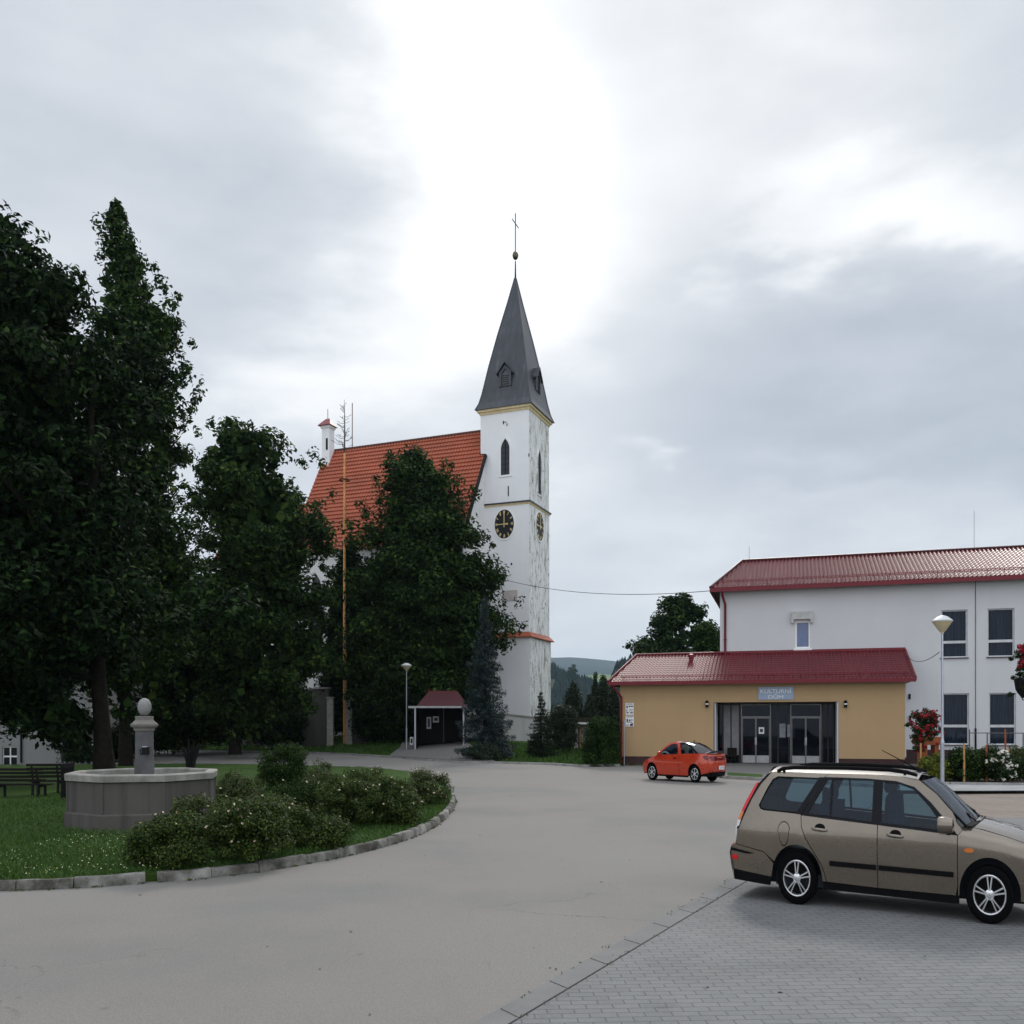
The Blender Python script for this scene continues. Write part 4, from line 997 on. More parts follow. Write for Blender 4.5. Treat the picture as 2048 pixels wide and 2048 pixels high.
def lancet(side):
    if side == 0: (l0,z0) = C.on(1002,951,0); (l1,z1) = C.on(1019.5,876,0)
    else: l0, l1 = 2.35, 3.25; z0, z1 = zc(975), zc(884)
    l, w = (l0+l1)/2, (l1-l0)/2
    def arch(w_, dz0, dz1, n=8):
        zs_ = z1+dz1-w_*2.2; pts = [(l-w_,z0-dz0),(l+w_,z0-dz0)]
        for i in range(n+1): t_ = i/n; pts.append((l+w_*(1-t_**1.7), zs_+ (z1+dz1-zs_)*t_**.85))
        for i in range(n-1,-1,-1): t_ = i/n; pts.append((l-w_*(1-t_**1.7), zs_+ (z1+dz1-zs_)*t_**.85))
        return pts
    out, inn = arch(w+.22,.18,.34), arch(w,0,0); n = len(inn)
    mb = MB(); vs = [face_pt(side,a,.07,z) for a,z in out]+[face_pt(side,a,.07,z) for a,z in inn]+[face_pt(side,a,.012,z) for a,z in inn]+[face_pt(side,a,-.01,z) for a,z in out]
    mb.add(vs, [(i,(i+1)%n,n+(i+1)%n,n+i) for i in range(n)]+[(n+i,n+(i+1)%n,2*n+(i+1)%n,2*n+i) for i in range(n)]+[(3*n+i,3*n+(i+1)%n,(i+1)%n,i) for i in range(n)])
    f = mb.build('lancet_surround', TOWER_W if side == 0 else PEEL, church)
    mb = MB(); mb.sheet([(a,z) for a,z in inn], 0); mb.v = [face_pt(side,a,.014,z) for a,z,_ in mb.v]; mb.build('lancet_pane', plain('lancet_dark%d'%side,(.02,.022,.03),.25), f)
    mb = MB(); up = (0,-1,0) if side == 0 else (1,0,0)
    mb.bar(face_pt(side,l,.03,z0),face_pt(side,l,.03,z1-.15),.07,.03,up)
    for i in range(1,6): z = z0+(z1-z0)*i/6.6; mb.bar(face_pt(side,l-w*.95,.028,z),face_pt(side,l+w*.95,.028,z),.035,.02,up)
    mb.build('glazing_bar', BLACK, f)
lancet(0); lancet(1)
mb = MB()
for px,py,w_,h_ in ((1007,845,.10,.3),(1011,844,.16,.07),(1014,849,.06,.28),(1023,1128,.16,.22),(1016.7,982,.09,.95),(1058,910,.1,.3)):
    x,z = C.on(px,py,-.02); mb.box(x-w_/2,x+w_/2,-.045,-.031 if py > 1000 else -.002,z-h_/2,z+h_/2)
mb.build('wall_fitting', BLACK, church)
x,z = C.on(1024,1190,-.05); mb = MB(); mb.box(x-1.0,x+.55,-.07,-.032,z-.55,z+.45); mb.build('render_patch', plain('patch_render',(.50,.45,.43),.9), church)
# nave
n_r = C.on(659,897,1.5)                                     # left end of the ridge
NY = 1.5; NX0 = n_r[0]; NX1 = -TS-.0; zr = (n_r[1]+C.on(957,871,1.5)[1])/2
hwN = 7.0; z_eave = C.on(620,1106,NY-hwN)[1]
runN, riseN = hwN, zr-z_eave; TN_ = math.hypot(runN, riseN)
def WN(x, t, h): return (NX0-.3+x, NY-hwN+t*runN/TN_-h*riseN/TN_, z_eave+t*riseN/TN_+h*runN/TN_)
LN = NX1-NX0+.9
mb = MB(); tiled(mb, WN, LN, TN_, lambda t: 0, lambda t: LN if t < TN_*(1-.235) else LN-.62, .33, .10, .52, .11, 6); mb.build('nave_roof', TILE, church, 50)
mb = MB(); mb.add([(NX0-.3,NY+hwN,z_eave),(NX0-.3,NY,zr),(NX0-.3+LN,NY,zr),(NX0-.3+LN,NY+hwN,z_eave)], [(0,1,2,3)]); mb.build('nave_roof_back', TILE, church)
mb = MB(); mb.tube([WN(0,TN_,.05), WN(LN-.6,TN_,.05)], .16, 8); mb.build('nave_ridge', plain('ridge_dark',(.09,.035,.025),.7), church, 50)
mb = MB(); mb.bar(WN(LN+.02,0,.0), WN(LN+.02,TN_*.76,.0), .22, .25); mb.bar(WN(LN+.02,TN_*.76,.0), WN(LN-.6,TN_*.76,.02), .2, .22); mb.build('verge_board', BLACK, church)
mb = MB()
zg = -.5
for x_ in (NX0, NX1+.45):
    mb.add([(x_,NY-hwN+.5,zg),(x_,NY+hwN-.5,zg),(x_,NY+hwN-.5,z_eave+.6),(x_,NY,zr-.35),(x_,NY-hwN+.5,z_eave+.6)], [(0,1,2,3,4) if x_ > NX0 else (4,3,2,1,0)])
mb.add([(NX0,NY-hwN+.5,zg),(NX1+.45,NY-hwN+.5,zg),(NX1+.45,NY-hwN+.5,z_eave+.4),(NX0,NY-hwN+.5,z_eave+.4)], [(0,1,2,3)])
mb.add([(NX0,NY+hwN-.5,zg),(NX1+.45,NY+hwN-.5,zg),(NX1+.45,NY+hwN-.5,z_eave+.4),(NX0,NY+hwN-.5,z_eave+.4)], [(3,2,1,0)])
mb.build('nave_wall', NAVE_W, church)
for i in range(4):
    x_ = NX0+2.8+i*4.3; mb = MB(); y_ = NY-hwN+.47; z0_, z1_ = z_eave-9.5, z_eave-2
    pts_ = [(x_-.7,z0_),(x_+.7,z0_),(x_+.7,z1_-1.8),(x_+.4,z1_-.6),(x_,z1_),(x_-.4,z1_-.6),(x_-.7,z1_-1.8)]
    mb.add([(a,y_,z) for a,z in pts_], [tuple(range(7))]); mb.build('nave_window', plain('nave_glass%d'%i,(.02,.022,.028),.2), church)
# choir, lower, beyond the nave
zr2 = C.on(618,1008,NY)[1]; ze2 = z_eave+.2; hw2 = 5.2; X2 = NX0-11
mb = MB(); T3 = math.hypot(hw2, zr2-ze2)
def WC(x, t, h): return (X2+x, NY-hw2+t*hw2/T3-h*(zr2-ze2)/T3, ze2+t*(zr2-ze2)/T3+h*hw2/T3)
tiled(mb, WC, 11, T3, lambda t: 0, lambda t: 11, .33, .10, .52, .11, 6); mb.build('choir_roof', TILE, church, 50)
mb = MB(); mb.add([(X2,NY+hw2,ze2),(X2,NY,zr2),(NX0,NY,zr2),(NX0,NY+hw2,ze2)], [(0,1,2,3)]); mb.build('choir_roof_back', TILE, church)
mb = MB(); mb.box(X2+.3,NX0-.01,NY-hw2+.4,NY+hw2-.4,zg,ze2+.2); mb.build('choir_wall', NAVE_W, church)
# stair turret at the east gable
tx, tz = C.on(656.5,918,NY-.6); tz1 = C.on(656,853,NY-.6)[1]; tzt = C.on(656,838,NY-.6)[1]
mb = MB(); mb.box(tx-.46,tx+.46,NY-1.1,NY-.16,tz-2.2,tz1); mb.box(tx-.56,tx+.56,NY-1.2,NY-.06,tz1-.3,tz1-.05); tu = mb.build('gable_turret', TOWER_W, church)
mb = MB(); z_ = tz1-.05; mb.add([(tx-.78,NY-1.45,z_),(tx+.78,NY-1.45,z_),(tx+.78,NY+.1,z_),(tx-.78,NY+.1,z_),(tx-.25,NY-.68,tzt),(tx+.25,NY-.68,tzt)], [(0,1,5,4),(1,2,5),(2,3,4,5),(3,0,4),(3,2,1,0)]); mb.build('turret_roof', plain('turret_tin',(.20,.04,.05),.45), tu)
MB().tube([(tx,NY-.68,tzt),(tx,NY-.68,tzt+1.0)], .03, 6).build('turret_rod', BLACK, tu); MB().box(tx+.05,tx+.28,NY-1.13,NY-1.105,tz1-2.6,tz1-1.4).build('turret_vent', BLACK, tu)
mb = MB(); xq = C.on(704.6,880,NY)[0]; mb.tube([(xq,NY,zr),(xq,NY,C.on(704.6,806,NY)[1])], .045, 6); mb.build('lightning_rod', plain('rod_rust',(.14,.08,.07),.6), church)
# ------------------------------------------------------------------ fountain on the island
fx, fy = (289-1024)/F*22.5, 22.5; IZ = .15
ft = thing('fountain', 'octagonal grey concrete fountain basin with a ball-topped pillar in the middle', 'fountain', (fx,fy,IZ))
RF = 1.83; rim_z = 1.437-IZ; RO = R(-90-9)
def octo(r): return [(r*math.cos(RO+i*PI/4), r*math.sin(RO+i*PI/4)) for i in range(8)]
def octring(mb, prof):
    vs = []
    for r, z in prof: vs += [(x,y,z) for x,y in octo(r)]
    mb.add(vs, [(i*8+j, i*8+(j+1)%8, (i+1)*8+(j+1)%8, (i+1)*8+j) for i in range(len(prof)-1) for j in range(8)])
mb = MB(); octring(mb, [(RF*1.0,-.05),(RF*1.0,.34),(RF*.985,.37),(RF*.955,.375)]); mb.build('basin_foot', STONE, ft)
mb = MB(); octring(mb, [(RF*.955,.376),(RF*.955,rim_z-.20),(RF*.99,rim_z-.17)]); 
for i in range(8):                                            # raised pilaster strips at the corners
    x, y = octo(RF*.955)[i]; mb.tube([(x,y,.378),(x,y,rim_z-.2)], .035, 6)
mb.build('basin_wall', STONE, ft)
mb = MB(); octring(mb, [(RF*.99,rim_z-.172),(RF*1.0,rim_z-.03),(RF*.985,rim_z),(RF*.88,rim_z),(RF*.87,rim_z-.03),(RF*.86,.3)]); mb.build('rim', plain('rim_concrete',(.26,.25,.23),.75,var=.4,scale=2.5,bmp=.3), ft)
mb = MB(); mb.sheet(octo(RF*.868), .45); 
wm, wnt, wout = newmat('dark_water'); P(wnt, wout, (.008,.011,.011), .06, 0, .5, bump(wnt, noise(wnt, coords(wnt), 5, 3), .1, .02))
tag(mb.build('water', wm), kind='structure').location = (fx,fy,IZ)
pa = R(20)
def rotp(x, y): return (x*math.cos(pa)-y*math.sin(pa), x*math.sin(pa)+y*math.cos(pa))
def rbox(mb, w0, z0, w1, z1):
    vs = [(*rotp(a*w,b*w),z) for w,z in ((w0,z0),(w1,z1)) for a,b in ((-1,-1),(1,-1),(1,1),(-1,1))]
    mb.add(vs, [(3,2,1,0),(4,5,6,7),(0,1,5,4),(1,2,6,5),(2,3,7,6),(3,0,4,7)])
zf = lambda py: AT(0,py,22.5)[2]-IZ
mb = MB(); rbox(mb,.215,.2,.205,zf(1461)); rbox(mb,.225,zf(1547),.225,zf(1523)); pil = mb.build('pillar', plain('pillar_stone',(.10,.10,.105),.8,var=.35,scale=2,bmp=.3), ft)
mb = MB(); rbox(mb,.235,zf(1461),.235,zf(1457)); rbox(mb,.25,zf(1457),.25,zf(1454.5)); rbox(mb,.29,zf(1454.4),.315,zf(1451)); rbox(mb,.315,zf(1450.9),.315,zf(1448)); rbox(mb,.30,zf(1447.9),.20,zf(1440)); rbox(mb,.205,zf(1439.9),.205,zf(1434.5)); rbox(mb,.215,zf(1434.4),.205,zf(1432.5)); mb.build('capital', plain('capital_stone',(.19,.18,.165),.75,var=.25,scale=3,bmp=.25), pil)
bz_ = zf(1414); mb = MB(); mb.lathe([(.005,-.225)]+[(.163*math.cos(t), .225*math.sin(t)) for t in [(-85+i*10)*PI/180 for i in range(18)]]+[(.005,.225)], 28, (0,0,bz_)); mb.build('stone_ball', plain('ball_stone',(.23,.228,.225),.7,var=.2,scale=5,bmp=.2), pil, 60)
mb = MB(); c_ = rotp(.03,-.23); z_ = zf(1501); mb.box(c_[0]-.03,c_[0]+.10,c_[1]-.16,c_[1]-.0,z_-.09,z_+.09); mb.tube([(c_[0]+.03,c_[1]-.1,z_-.06),(c_[0]-.06,c_[1]-.13,z_-.10),(c_[0]-.08,c_[1]-.13,z_+.05)], .012, 6); mb.build('spout', BLACK, pil)
mb = MB(); mb.box(c_[0]-.02,c_[0]+.09,c_[1]-.15,c_[1]-.01,z_+.092,z_+.115); mb.build('spout_cap', ZINC, pil)
# slabs before the fountain
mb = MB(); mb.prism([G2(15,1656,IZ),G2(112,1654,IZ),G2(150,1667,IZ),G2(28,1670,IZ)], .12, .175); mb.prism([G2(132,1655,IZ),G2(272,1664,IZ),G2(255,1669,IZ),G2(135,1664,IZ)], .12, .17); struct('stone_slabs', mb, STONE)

# ------------------------------------------------------------------ benches, litter bin
def bench(name, label, pxL, pxR, pyB, py_top, dY=0.0, yaw=0.0):
    p = G((pxL+pxR)/2, pyB, IZ); w = (pxR-pxL)/F*p[1]; h = AT(0,py_top,p[1])[2]-IZ
    t = thing(name, label, 'bench', p, yaw, 'park benches behind the fountain')
    s = h/1.12
    mb = MB()
    for i in range(4): z = h*(.60+.125*i); mb.box(-w/2,w/2,-.03-.04*i+.0,.0-.04*i,z-.045*s,z+.045*s)
    mb.build('backrest', WOODDK, t)
    mb = MB()
    for i in range(4): mb.box(-w/2,w/2,.06+i*.115,.155+i*.115,h*.42,h*.42+.04)
    mb.build('seat', WOODDK, t)
    for s_ in (-1,1):
        x = s_*w*.36; mb = MB()
        mb.bar((x,-.02,0),(x,.0,h*.42),.06,.07); mb.bar((x,.46,0),(x,.46,h*.40),.06,.07); mb.bar((x,.0,h*.39),(x,.5,h*.39),.05,.06); mb.bar((x,.035,h*.40),(x,-.115,h*1.0),.05,.05)
        mb.build('leg', BLACK, t)
    return t
bench('park_bench', 'black slatted park bench at the left edge, nearer one with its back to us', -22, 92, 1596, 1537)
bench('park_bench', 'black slatted park bench next to the bin, farther one beside the fountain', 57, 125, 1590, 1528, yaw=R(4))
p = G(135,1600,IZ); mb = MB(); w = 18/F*p[1]/2; hh = AT(0,1527,p[1])[2]-IZ
t = thing('litter_bin', 'dark square litter bin standing between the park bench and the fountain', 'bin', p)
mb.box(-w,w,-w,w,.05,hh-.12); mb.build('body', plain('bin_dark',(.007,.007,.007),.8,0,.1), t)
mb = MB(); mb.box(-w*1.06,w*1.06,-w*1.06,w*1.06,hh-.119,hh); mb.build('lid', BLACK, t); mb = MB(); mb.box(-w*.7,w*.7,-w*.7,w*.7,0,.049); mb.build('foot', BLACK, t)

# ------------------------------------------------------------------ bus shelter
SY = 72.0; sx = lambda px: (px-1024)/F*SY; sz = lambda py: E-(py-HZ)*SY/F
sb = .17; xL, xR = sx(831), sx(927.5)
sh = thing('bus_shelter', 'dark bus shelter with maroon hipped roof and white fascia on the footway', 'bus shelter', ((xL+xR)/2, SY, sb))
W2 = (xR-xL)/2; ze = sz(1412)-sb; zt = sz(1382)-sb; DP = 2.6
def shp(px): return sx(px)-(xL+xR)/2
mb = MB(); e0, e1 = shp(834), W2+.25; r0, r1 = shp(854), W2-.55
mb.add([(e0,-.35,ze),(e1,-.35,ze),(e1,DP+.35,ze),(e0,DP+.35,ze),(r0,DP*.5,zt),(r1,DP*.5,zt)], [(0,1,5,4),(1,2,5),(2,3,4,5),(3,0,4),(3,2,1,0)]); mb.build('roof', roofmat('shelter_tin',(.055,.006,.010),.42,.15,.35), sh)
mb = MB(); mb.tube([(r0,DP*.5,zt),(r1,DP*.5,zt)],.05,6); mb.lathe([(.06,0),(.03,.2),(.01,.25)],8,(r0+.02,DP*.5,zt)); mb.build('ridge', GUTTER, sh)
mb = MB(); mb.box(shp(818),e1+.05,-.5,-.38,ze-.17,ze-.01); mb.box(shp(818),shp(818)+.1,-.378,DP+.3,ze-.17,ze-.02); mb.build('fascia', plain('fascia_grey',(.42,.42,.42),.6), sh)
for x in (-W2, W2):
    mb = MB(); mb.box(x-.06,x+.06,-.3,-.18,0,ze-.175); mb.build('post', ZINC, sh)
mb = MB(); mb.box(-W2,W2,DP-.08,DP,.35,ze-.1); 
for x in (-W2,W2): mb.box(x-.04,x+.04,-.1,DP-.085,.35,ze-.1)
mb.build('board_wall', WOODDK, sh)
mb = MB(); mb.box(-W2+.1,W2-.1,DP-.6,DP-.15,.75,.83); mb.box(-W2+.3,-W2+.4,DP-.55,DP-.2,0,.749); mb.box(W2-.4,W2-.3,DP-.55,DP-.2,0,.749); mb.build('seat', WOODDK, sh)
mb = MB(); x = shp(882.5); mb.box(x-.04,x+.04,DP-.14,DP-.082,.1,ze-.12); mb.build('batten', plain('batten_grey',(.09,.09,.09),.6), sh)
for (a,b,c,d) in ((853.5,1434,862.5,1457.5),(866,1432.5,878,1445)):
    k = (SY+DP)/SY; mb = MB(); x0, x1 = shp(a)*k+((xL+xR)/2)*(k-1), shp(c)*k+((xL+xR)/2)*(k-1); z1, z0 = E-(b-HZ)*(SY+DP)/F-sb, E-(d-HZ)*(SY+DP)/F-sb
    mb.box(x0,x1,DP-.115,DP-.083,z0,z1); o = mb.build('timetable', plain('timetable_paper%d'%a,(.55,.57,.60),.5), sh); mb = MB(); mb.box(x0+.1,x1-.1,DP-.124,DP-.117,z0+.14,z1-.14); mb.build('timetable_print', INK, o)
def box_on_post(name, label, cat, px0, py0, px1, py1, Y, z0):
    a = AT(px0,py1,Y); b = AT(px1,py0,Y); t = thing(name, label, cat, ((a[0]+b[0])/2, Y, z0))
    w = (b[0]-a[0])/2; MB().box(-w,w,-.06,.06,a[2]-z0,b[2]-z0).build('board', WHITE, t); MB().box(-w*.6,w*.55,-.066,-.0605,a[2]-z0+.12,b[2]-z0-.12).build('print', INK, t)
    MB().tube([(0,.09,0),(0,.09,b[2]-z0)], .03, 6).build('post', ZINC, t)
box_on_post('notice_sign', 'small white notice box between the lamp post and the bus shelter', 'sign', 820,1474,827,1489.5, 72.6, .17)
box_on_post('notice_sign', 'small white box behind the right post of the bus shelter, by the spruce', 'sign', 932,1476,937,1491, 73.5, .3)

# ------------------------------------------------------------------ street lamps
def lamp(label, px, py_base, py_top, half_px, py_bowl, z0, lower_py, group='street lamps with cone heads'):
    b = G(px, py_base, z0); Y = b[1]; t = thing('street_lamp', label, 'street lamp', (b[0],Y,z0), 0, group)
    zt = E-(py_top-HZ)*Y/F-z0; zb_ = E-(py_bowl-HZ)*Y/F-z0; r = half_px/F*Y; zl = E-(lower_py-HZ)*Y/F-z0
    mb = MB(); mb.lathe([(.10,0),(.10,.05),(.072,.06),(.070,zl-.12),(.074,zl-.05),(.045,zl+.08),(.042,zl+.3),(.036,zb_)], 16); mb.build('pole', ZINC, t, 40)
    h = zt-zb_; mb = MB(); mb.lathe([(.05,zb_-.06),(.06,zb_),(.10,zb_+.02),(r*.97,zb_+h*.60)], 28)
    mb.build('lamp_bowl', LAMPB, t, 40)
    mb = MB(); mb.lathe([(r*.97,zb_+h*.601),(r*1.03,zb_+h*.62),(r*1.03,zb_+h*.68),(r*.5,zb_+h*.92),(r*.12,zb_+h),(.01,zb_+h*1.01)], 28); mb.build('lamp_cap', CAPM, t, 40)
    return t
LAMPB = plain('lamp_bowl_cream',(.55,.47,.30),.35,var=.06); CAPM = plain('lamp_cap_white',(.55,.56,.57),.45)
lamp('grey lamp post with cream cone lantern standing before the tall grey block', 1884.5, 1592, 1230.5, 19, 1264, .01, 1481)
lamp('slim grey lamp post with flat cone lantern beside the bus shelter', 813, 1507, 1326, 10.5, 1341, .17, 1457)

# ------------------------------------------------------------------ maypole
mp = on_ground(689,1488); MY = mp[1]; pass
t = thing('maypole', 'tall orange peeled maypole with a bare dead treetop before the church', 'maypole', mp)
zz = lambda py: E-(py-HZ)*MY/F-mp[2]
mb = MB(); mb.tube([(0,0,0),(0,0,zz(1200)),(0,0,zz(906))], [.14,.125,.095], 10); mb.build('pole', WOODOR, t, 60)
mb = MB(); mb.tube([(.16,-.05,0),(.15,-.05,zz(1300)+0),], [.07,.05], 8); mb.build('support_stake', WOODOR, t)
mb = MB(); K = 20; rw = .42
mb.tube([(rw*math.cos(2*PI*i/K), rw*math.sin(2*PI*i/K), zz(960)+.05*math.sin(i*2.3)) for i in range(K+1)], .085, 6); mb.build('wreath', plain('dry_wreath',(.12,.04,.02),.9,var=.5), t)
DEAD = plain('dead_twig',(.06,.05,.045),.9)
mb = MB(); rr = random.Random(5); mb.tube([(0,0,zz(906)),(.02,0,zz(850)),(0,0,zz(799))], [.075,.05,.012], 6)
for i in range(44):
    f = (i/44); z = lerp(zz(900), zz(806), f); l = lerp(1.35,.35,f)*rr.uniform(.6,1.1); a = rr.uniform(0,2*PI)
    if rr.random() < .15: continue
    p0 = (0,0,z); p1 = (math.cos(a)*l*.5, math.sin(a)*l*.5, z-.03+.05*l); p2 = (math.cos(a)*l, math.sin(a)*l, z+.42*l)
    mb.tube([p0,p1,p2], [.024,.018,.008], 4)
    for k in range(3):
        s = rr.uniform(.4,.9); q = Vector(p1).lerp(Vector(p2), s-.2); b = a+rr.choice([-1,1])*rr.uniform(.4,.9); mb.tube([q, q+Vector((math.cos(b)*.3*l, math.sin(b)*.3*l, .14*l))], [.012,.006], 4)
mb.build('dead_top', DEAD, t)

# ------------------------------------------------------------------ churchyard walls and gate
def wallrun(mb, pts, thick=.45):
    """pts: (px, py_top, py_base, Y)"""
    for a, b in zip(pts[:-1], pts[1:]):
        A, B = AT(a[0],a[1],a[3]), AT(b[0],b[1],b[3]); A0, B0 = ground_z(A[0],A[1])-.3, ground_z(B[0],B[1])-.3
        d = Vector((B[0]-A[0],B[1]-A[1],0)).normalized(); nv = Vector((-d.y,d.x,0))*thick
        P4 = [(A[0],A[1]),(B[0],B[1]),(B[0]+nv.x,B[1]+nv.y),(A[0]+nv.x,A[1]+nv.y)]
        vs = [(P4[0][0],P4[0][1],A0),(P4[1][0],P4[1][1],B0),(P4[2][0],P4[2][1],B0),(P4[3][0],P4[3][1],A0),(P4[0][0],P4[0][1],A[2]),(P4[1][0],P4[1][1],B[2]),(P4[2][0],P4[2][1],B[2]),(P4[3][0],P4[3][1],A[2])]
        mb.add(vs, [(4,5,6,7),(0,1,5,4),(1,2,6,5),(2,3,7,6),(3,0,4,7)])
def wall_thing(name, label, pts, mat=WALLSTONE, cop=.12):
    mb = MB(); wallrun(mb, pts); o = tag(mb.build(name, mat), label, 'wall', 'churchyard walls')
    mb = MB()
    for a, b in zip(pts[:-1], pts[1:]):
        A, B = Vector(AT(a[0],a[1],a[3])), Vector(AT(b[0],b[1],b[3])); d = (B-A).normalized(); nv = Vector((-d.y,d.x,0)).normalized()*.22
        mb.bar(A+nv+Vector((0,0,.07)), B+nv+Vector((0,0,.07)), .62, .13)
    mb.build('coping', SIDEWALK if mat is WALLSTONE else WALLSTONE, o); return o
WALLDK = plaster('yard_wall_shaded', (.085,.08,.072), .5, .6, .8)  # darker copy of the wall stone, tree shade put into its colour
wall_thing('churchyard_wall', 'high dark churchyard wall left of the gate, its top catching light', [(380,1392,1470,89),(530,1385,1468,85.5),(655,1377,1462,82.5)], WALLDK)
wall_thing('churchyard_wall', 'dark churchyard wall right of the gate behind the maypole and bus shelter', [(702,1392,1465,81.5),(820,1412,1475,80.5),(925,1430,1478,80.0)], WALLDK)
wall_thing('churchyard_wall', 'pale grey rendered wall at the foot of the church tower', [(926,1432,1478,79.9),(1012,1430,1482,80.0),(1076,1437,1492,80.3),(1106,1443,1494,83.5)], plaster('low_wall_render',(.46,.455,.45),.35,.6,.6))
def pillar(px, py0, Y, label):
    A = AT(px,py0,Y); z0 = ground_z(A[0],A[1]); t = thing('gate_pillar', label, 'gate pillar', (A[0],A[1],z0), 0, 'gate pillars'); h = A[2]-z0
    MB().box(-.28,.28,-.28,.28,-.2,h).build('shaft', plain('gate_stone%d'%px,(.30,.285,.26),.85,var=.3), t); mb = MB(); mb.box(-.36,.36,-.36,.36,h+.003,h+.14); mb.build('cap', WALLSTONE, t)
pillar(661, 1397, 82.3, 'pale gate pillar at the end of the gravel path, left one'); pillar(699, 1392, 81.6, 'gate pillar behind the maypole, right one beside the dark wall')
# ------------------------------------------------------------------ grey house at the left, shed, fuller
hs = thing('grey_house', 'plain grey rendered house at the left edge half hidden by the big tree', 'house', (-31.2, 57.0, 0), R(6))
def hp(px, Y=57.0): return (px-1024)/F*Y+31.2
x0, x1 = hp(-150), hp(193); zt = 11.0
wz0, wz1 = E-(1536-HZ)*57/F, E-(1493-HZ)*57/F; wx0, wx1 = hp(6), hp(34.5)
mb = MB(); wall_holes(mb, x0, x1, -.1, zt, [(wx0,wx1,wz0,wz1)], 0, .2); mb.add([(x1,0,-.1),(x1,9,-.1),(x1,9,zt),(x1,0,zt)], [(0,1,2,3)]); mb.add([(x0,9,-.1),(x1,9,-.1),(x1,9,zt),(x0,9,zt)], [(3,2,1,0)]); mb.add([(x0,0,-.1),(x0,9,-.1),(x0,9,zt),(x0,0,zt)], [(3,2,1,0)]); mb.build('wall', HOUSE_W, hs)
mb = MB(); mb.add([(x0-.4,-.5,zt-.1),(x1+.4,-.5,zt-.1),(x1+.4,9.5,zt-.1),(x0-.4,9.5,zt-.1),(x0+2,4.5,zt+4),(x1-2,4.5,zt+4)], [(0,1,5,4),(1,2,5),(2,3,4,5),(3,0,4),(3,2,1,0)]); mb.build('roof', TILE, hs)
mb = MB(); xm, zm = (wx0+wx1)/2, (wz0+wz1)/2+.05; w = .035
for a,b,c,d in ((wx0,wx1,wz1-.07,wz1),(wx0,wx1,wz0,wz0+.06),(wx0,wx1,zm-.05,zm+.05)): mb.box(a,b,.10,.16,c,d)
for a,b in ((wx0,wx0+.05),(wx1-.05,wx1),(xm-w,xm+w)): mb.box(a,b,.105,.155,wz0,wz1)
wf = mb.build('window', WHITE, hs); MB().box(wx0,wx1,.17,.175,wz0,wz1).build('pane', plain('black_glass',(.008,.009,.011),.15), wf); MB().box(wx0-.08,wx1+.08,-.08,.095,wz0-.08,wz0-.005).build('sill', FRAMEW, wf)
MB().tube([(hp(43),-.08,.1),(hp(43),-.08,zt-.2)], .06, 8).build('downpipe', BLACK, hs, 40)
MB().box(hp(178),x1+.03,-.04,-.002,.0,zt-.2).build('corner_strip', WHITE, hs)
# shed between the churchyard and the hall
d0 = AT(1142,1497,72.0); gz = ground_z(d0[0],d0[1]); shd = thing('garage_shed', 'small grey shed with a brown door and white gutter behind the hedge', 'shed', (d0[0],72.0,gz-.0))
q = lambda px: (px-1142)/F*72; z1 = E-(1449-HZ)*72/F-gz
mb = MB(); mb.box(0,q(1156),0,3.5,-.4,z1); mb.box(q(1163),q(1215),0,3.5,-.4,z1); mb.box(q(1156),q(1163),.25,3.5,-.4,z1); mb.build('wall', plain('shed_wall',(.32,.31,.30),.85), shd)
mb = MB(); mb.box(q(1156)+.01,q(1159),-.06,.24,-.35,z1); mb.build('door', plain('shed_door',(.05,.03,.02),.6), shd); mb = MB(); mb.box(q(1159)+.005,q(1161.5),-.08,.2,-.35,z1); mb.build('door_frame', STAKE, shd)
mb = MB(); mb.box(q(1150),q(1222),-.5,4,z1+.02,z1+.55); mb.build('roof', plain('shed_roof',(.035,.028,.022),.8,var=.5,scale=6), shd)
mb = MB(); mb.box(q(1154),q(1183),-.62,-.51,z1+.02,z1+.17); mb.tube([(q(1186),-.55,z1+.1),(q(1188),-.55,z1+.1)],.14,8); mb.build('gutter', WHITE, shd)

# ------------------------------------------------------------------ garden bed by the block
bedz = .14
bed = [G2(1838,1566,.14),G2(1900,1568,.14),G2(2060,1570,.14),(40,38.2),(40,46.5),G2(1815,1545,.14)]
struct('garden_bed', MB().prism(bed, .05, .17), SOIL)
mb = MB()
for a, b in zip(bed[:3], bed[1:4]):
    a, b = Vector(a), Vector(b); d = (b-a).normalized(); k = max(1,int((b-a).length/.9))
    for i in range(k):
        p, q_ = a.lerp(b,i/k)+d*.01, a.lerp(b,(i+1)/k)-d*.01; nq = Vector((d.y,-d.x)); mb.prism([tuple(p+nq*.10),tuple(q_+nq*.10),tuple(q_-nq*.05),tuple(p-nq*.05)], .06, .22)
struct('bed_edging', mb, EDGE)
def gb(px, py=1562): return G(px, py, .17)
stakes = [(1841.5,1560,1486,'orange garden stake beside the rust red planter post','o'),(1928,1564,1487,'tallest pale stake before the leafy shrub right of the lamp','o'),(1973,1563,1490,'dark red stake in the middle of the dark shrub','r'),(2017,1556,1497,'pale stake among the white flowers, lower one','o'),(2010.5,1535,1458,'tall thin brown cane rising behind the white flowers','r')]
for px, pb, ptp, lab, kd in stakes:
    b = gb(px, pb if pb > 1550 else 1552); h = E-(ptp-HZ)*b[1]/F-.17
    mb = MB(); mb.tube([(0,0,-.05),(.01,0,h*.5),(0,.01,h)], [.045,.043,.038], 7); o = tag(mb.build('garden_stake', STAKE if kd == 'o' else RUST, None, 50), lab, 'stake', 'garden stakes'); o.location = b
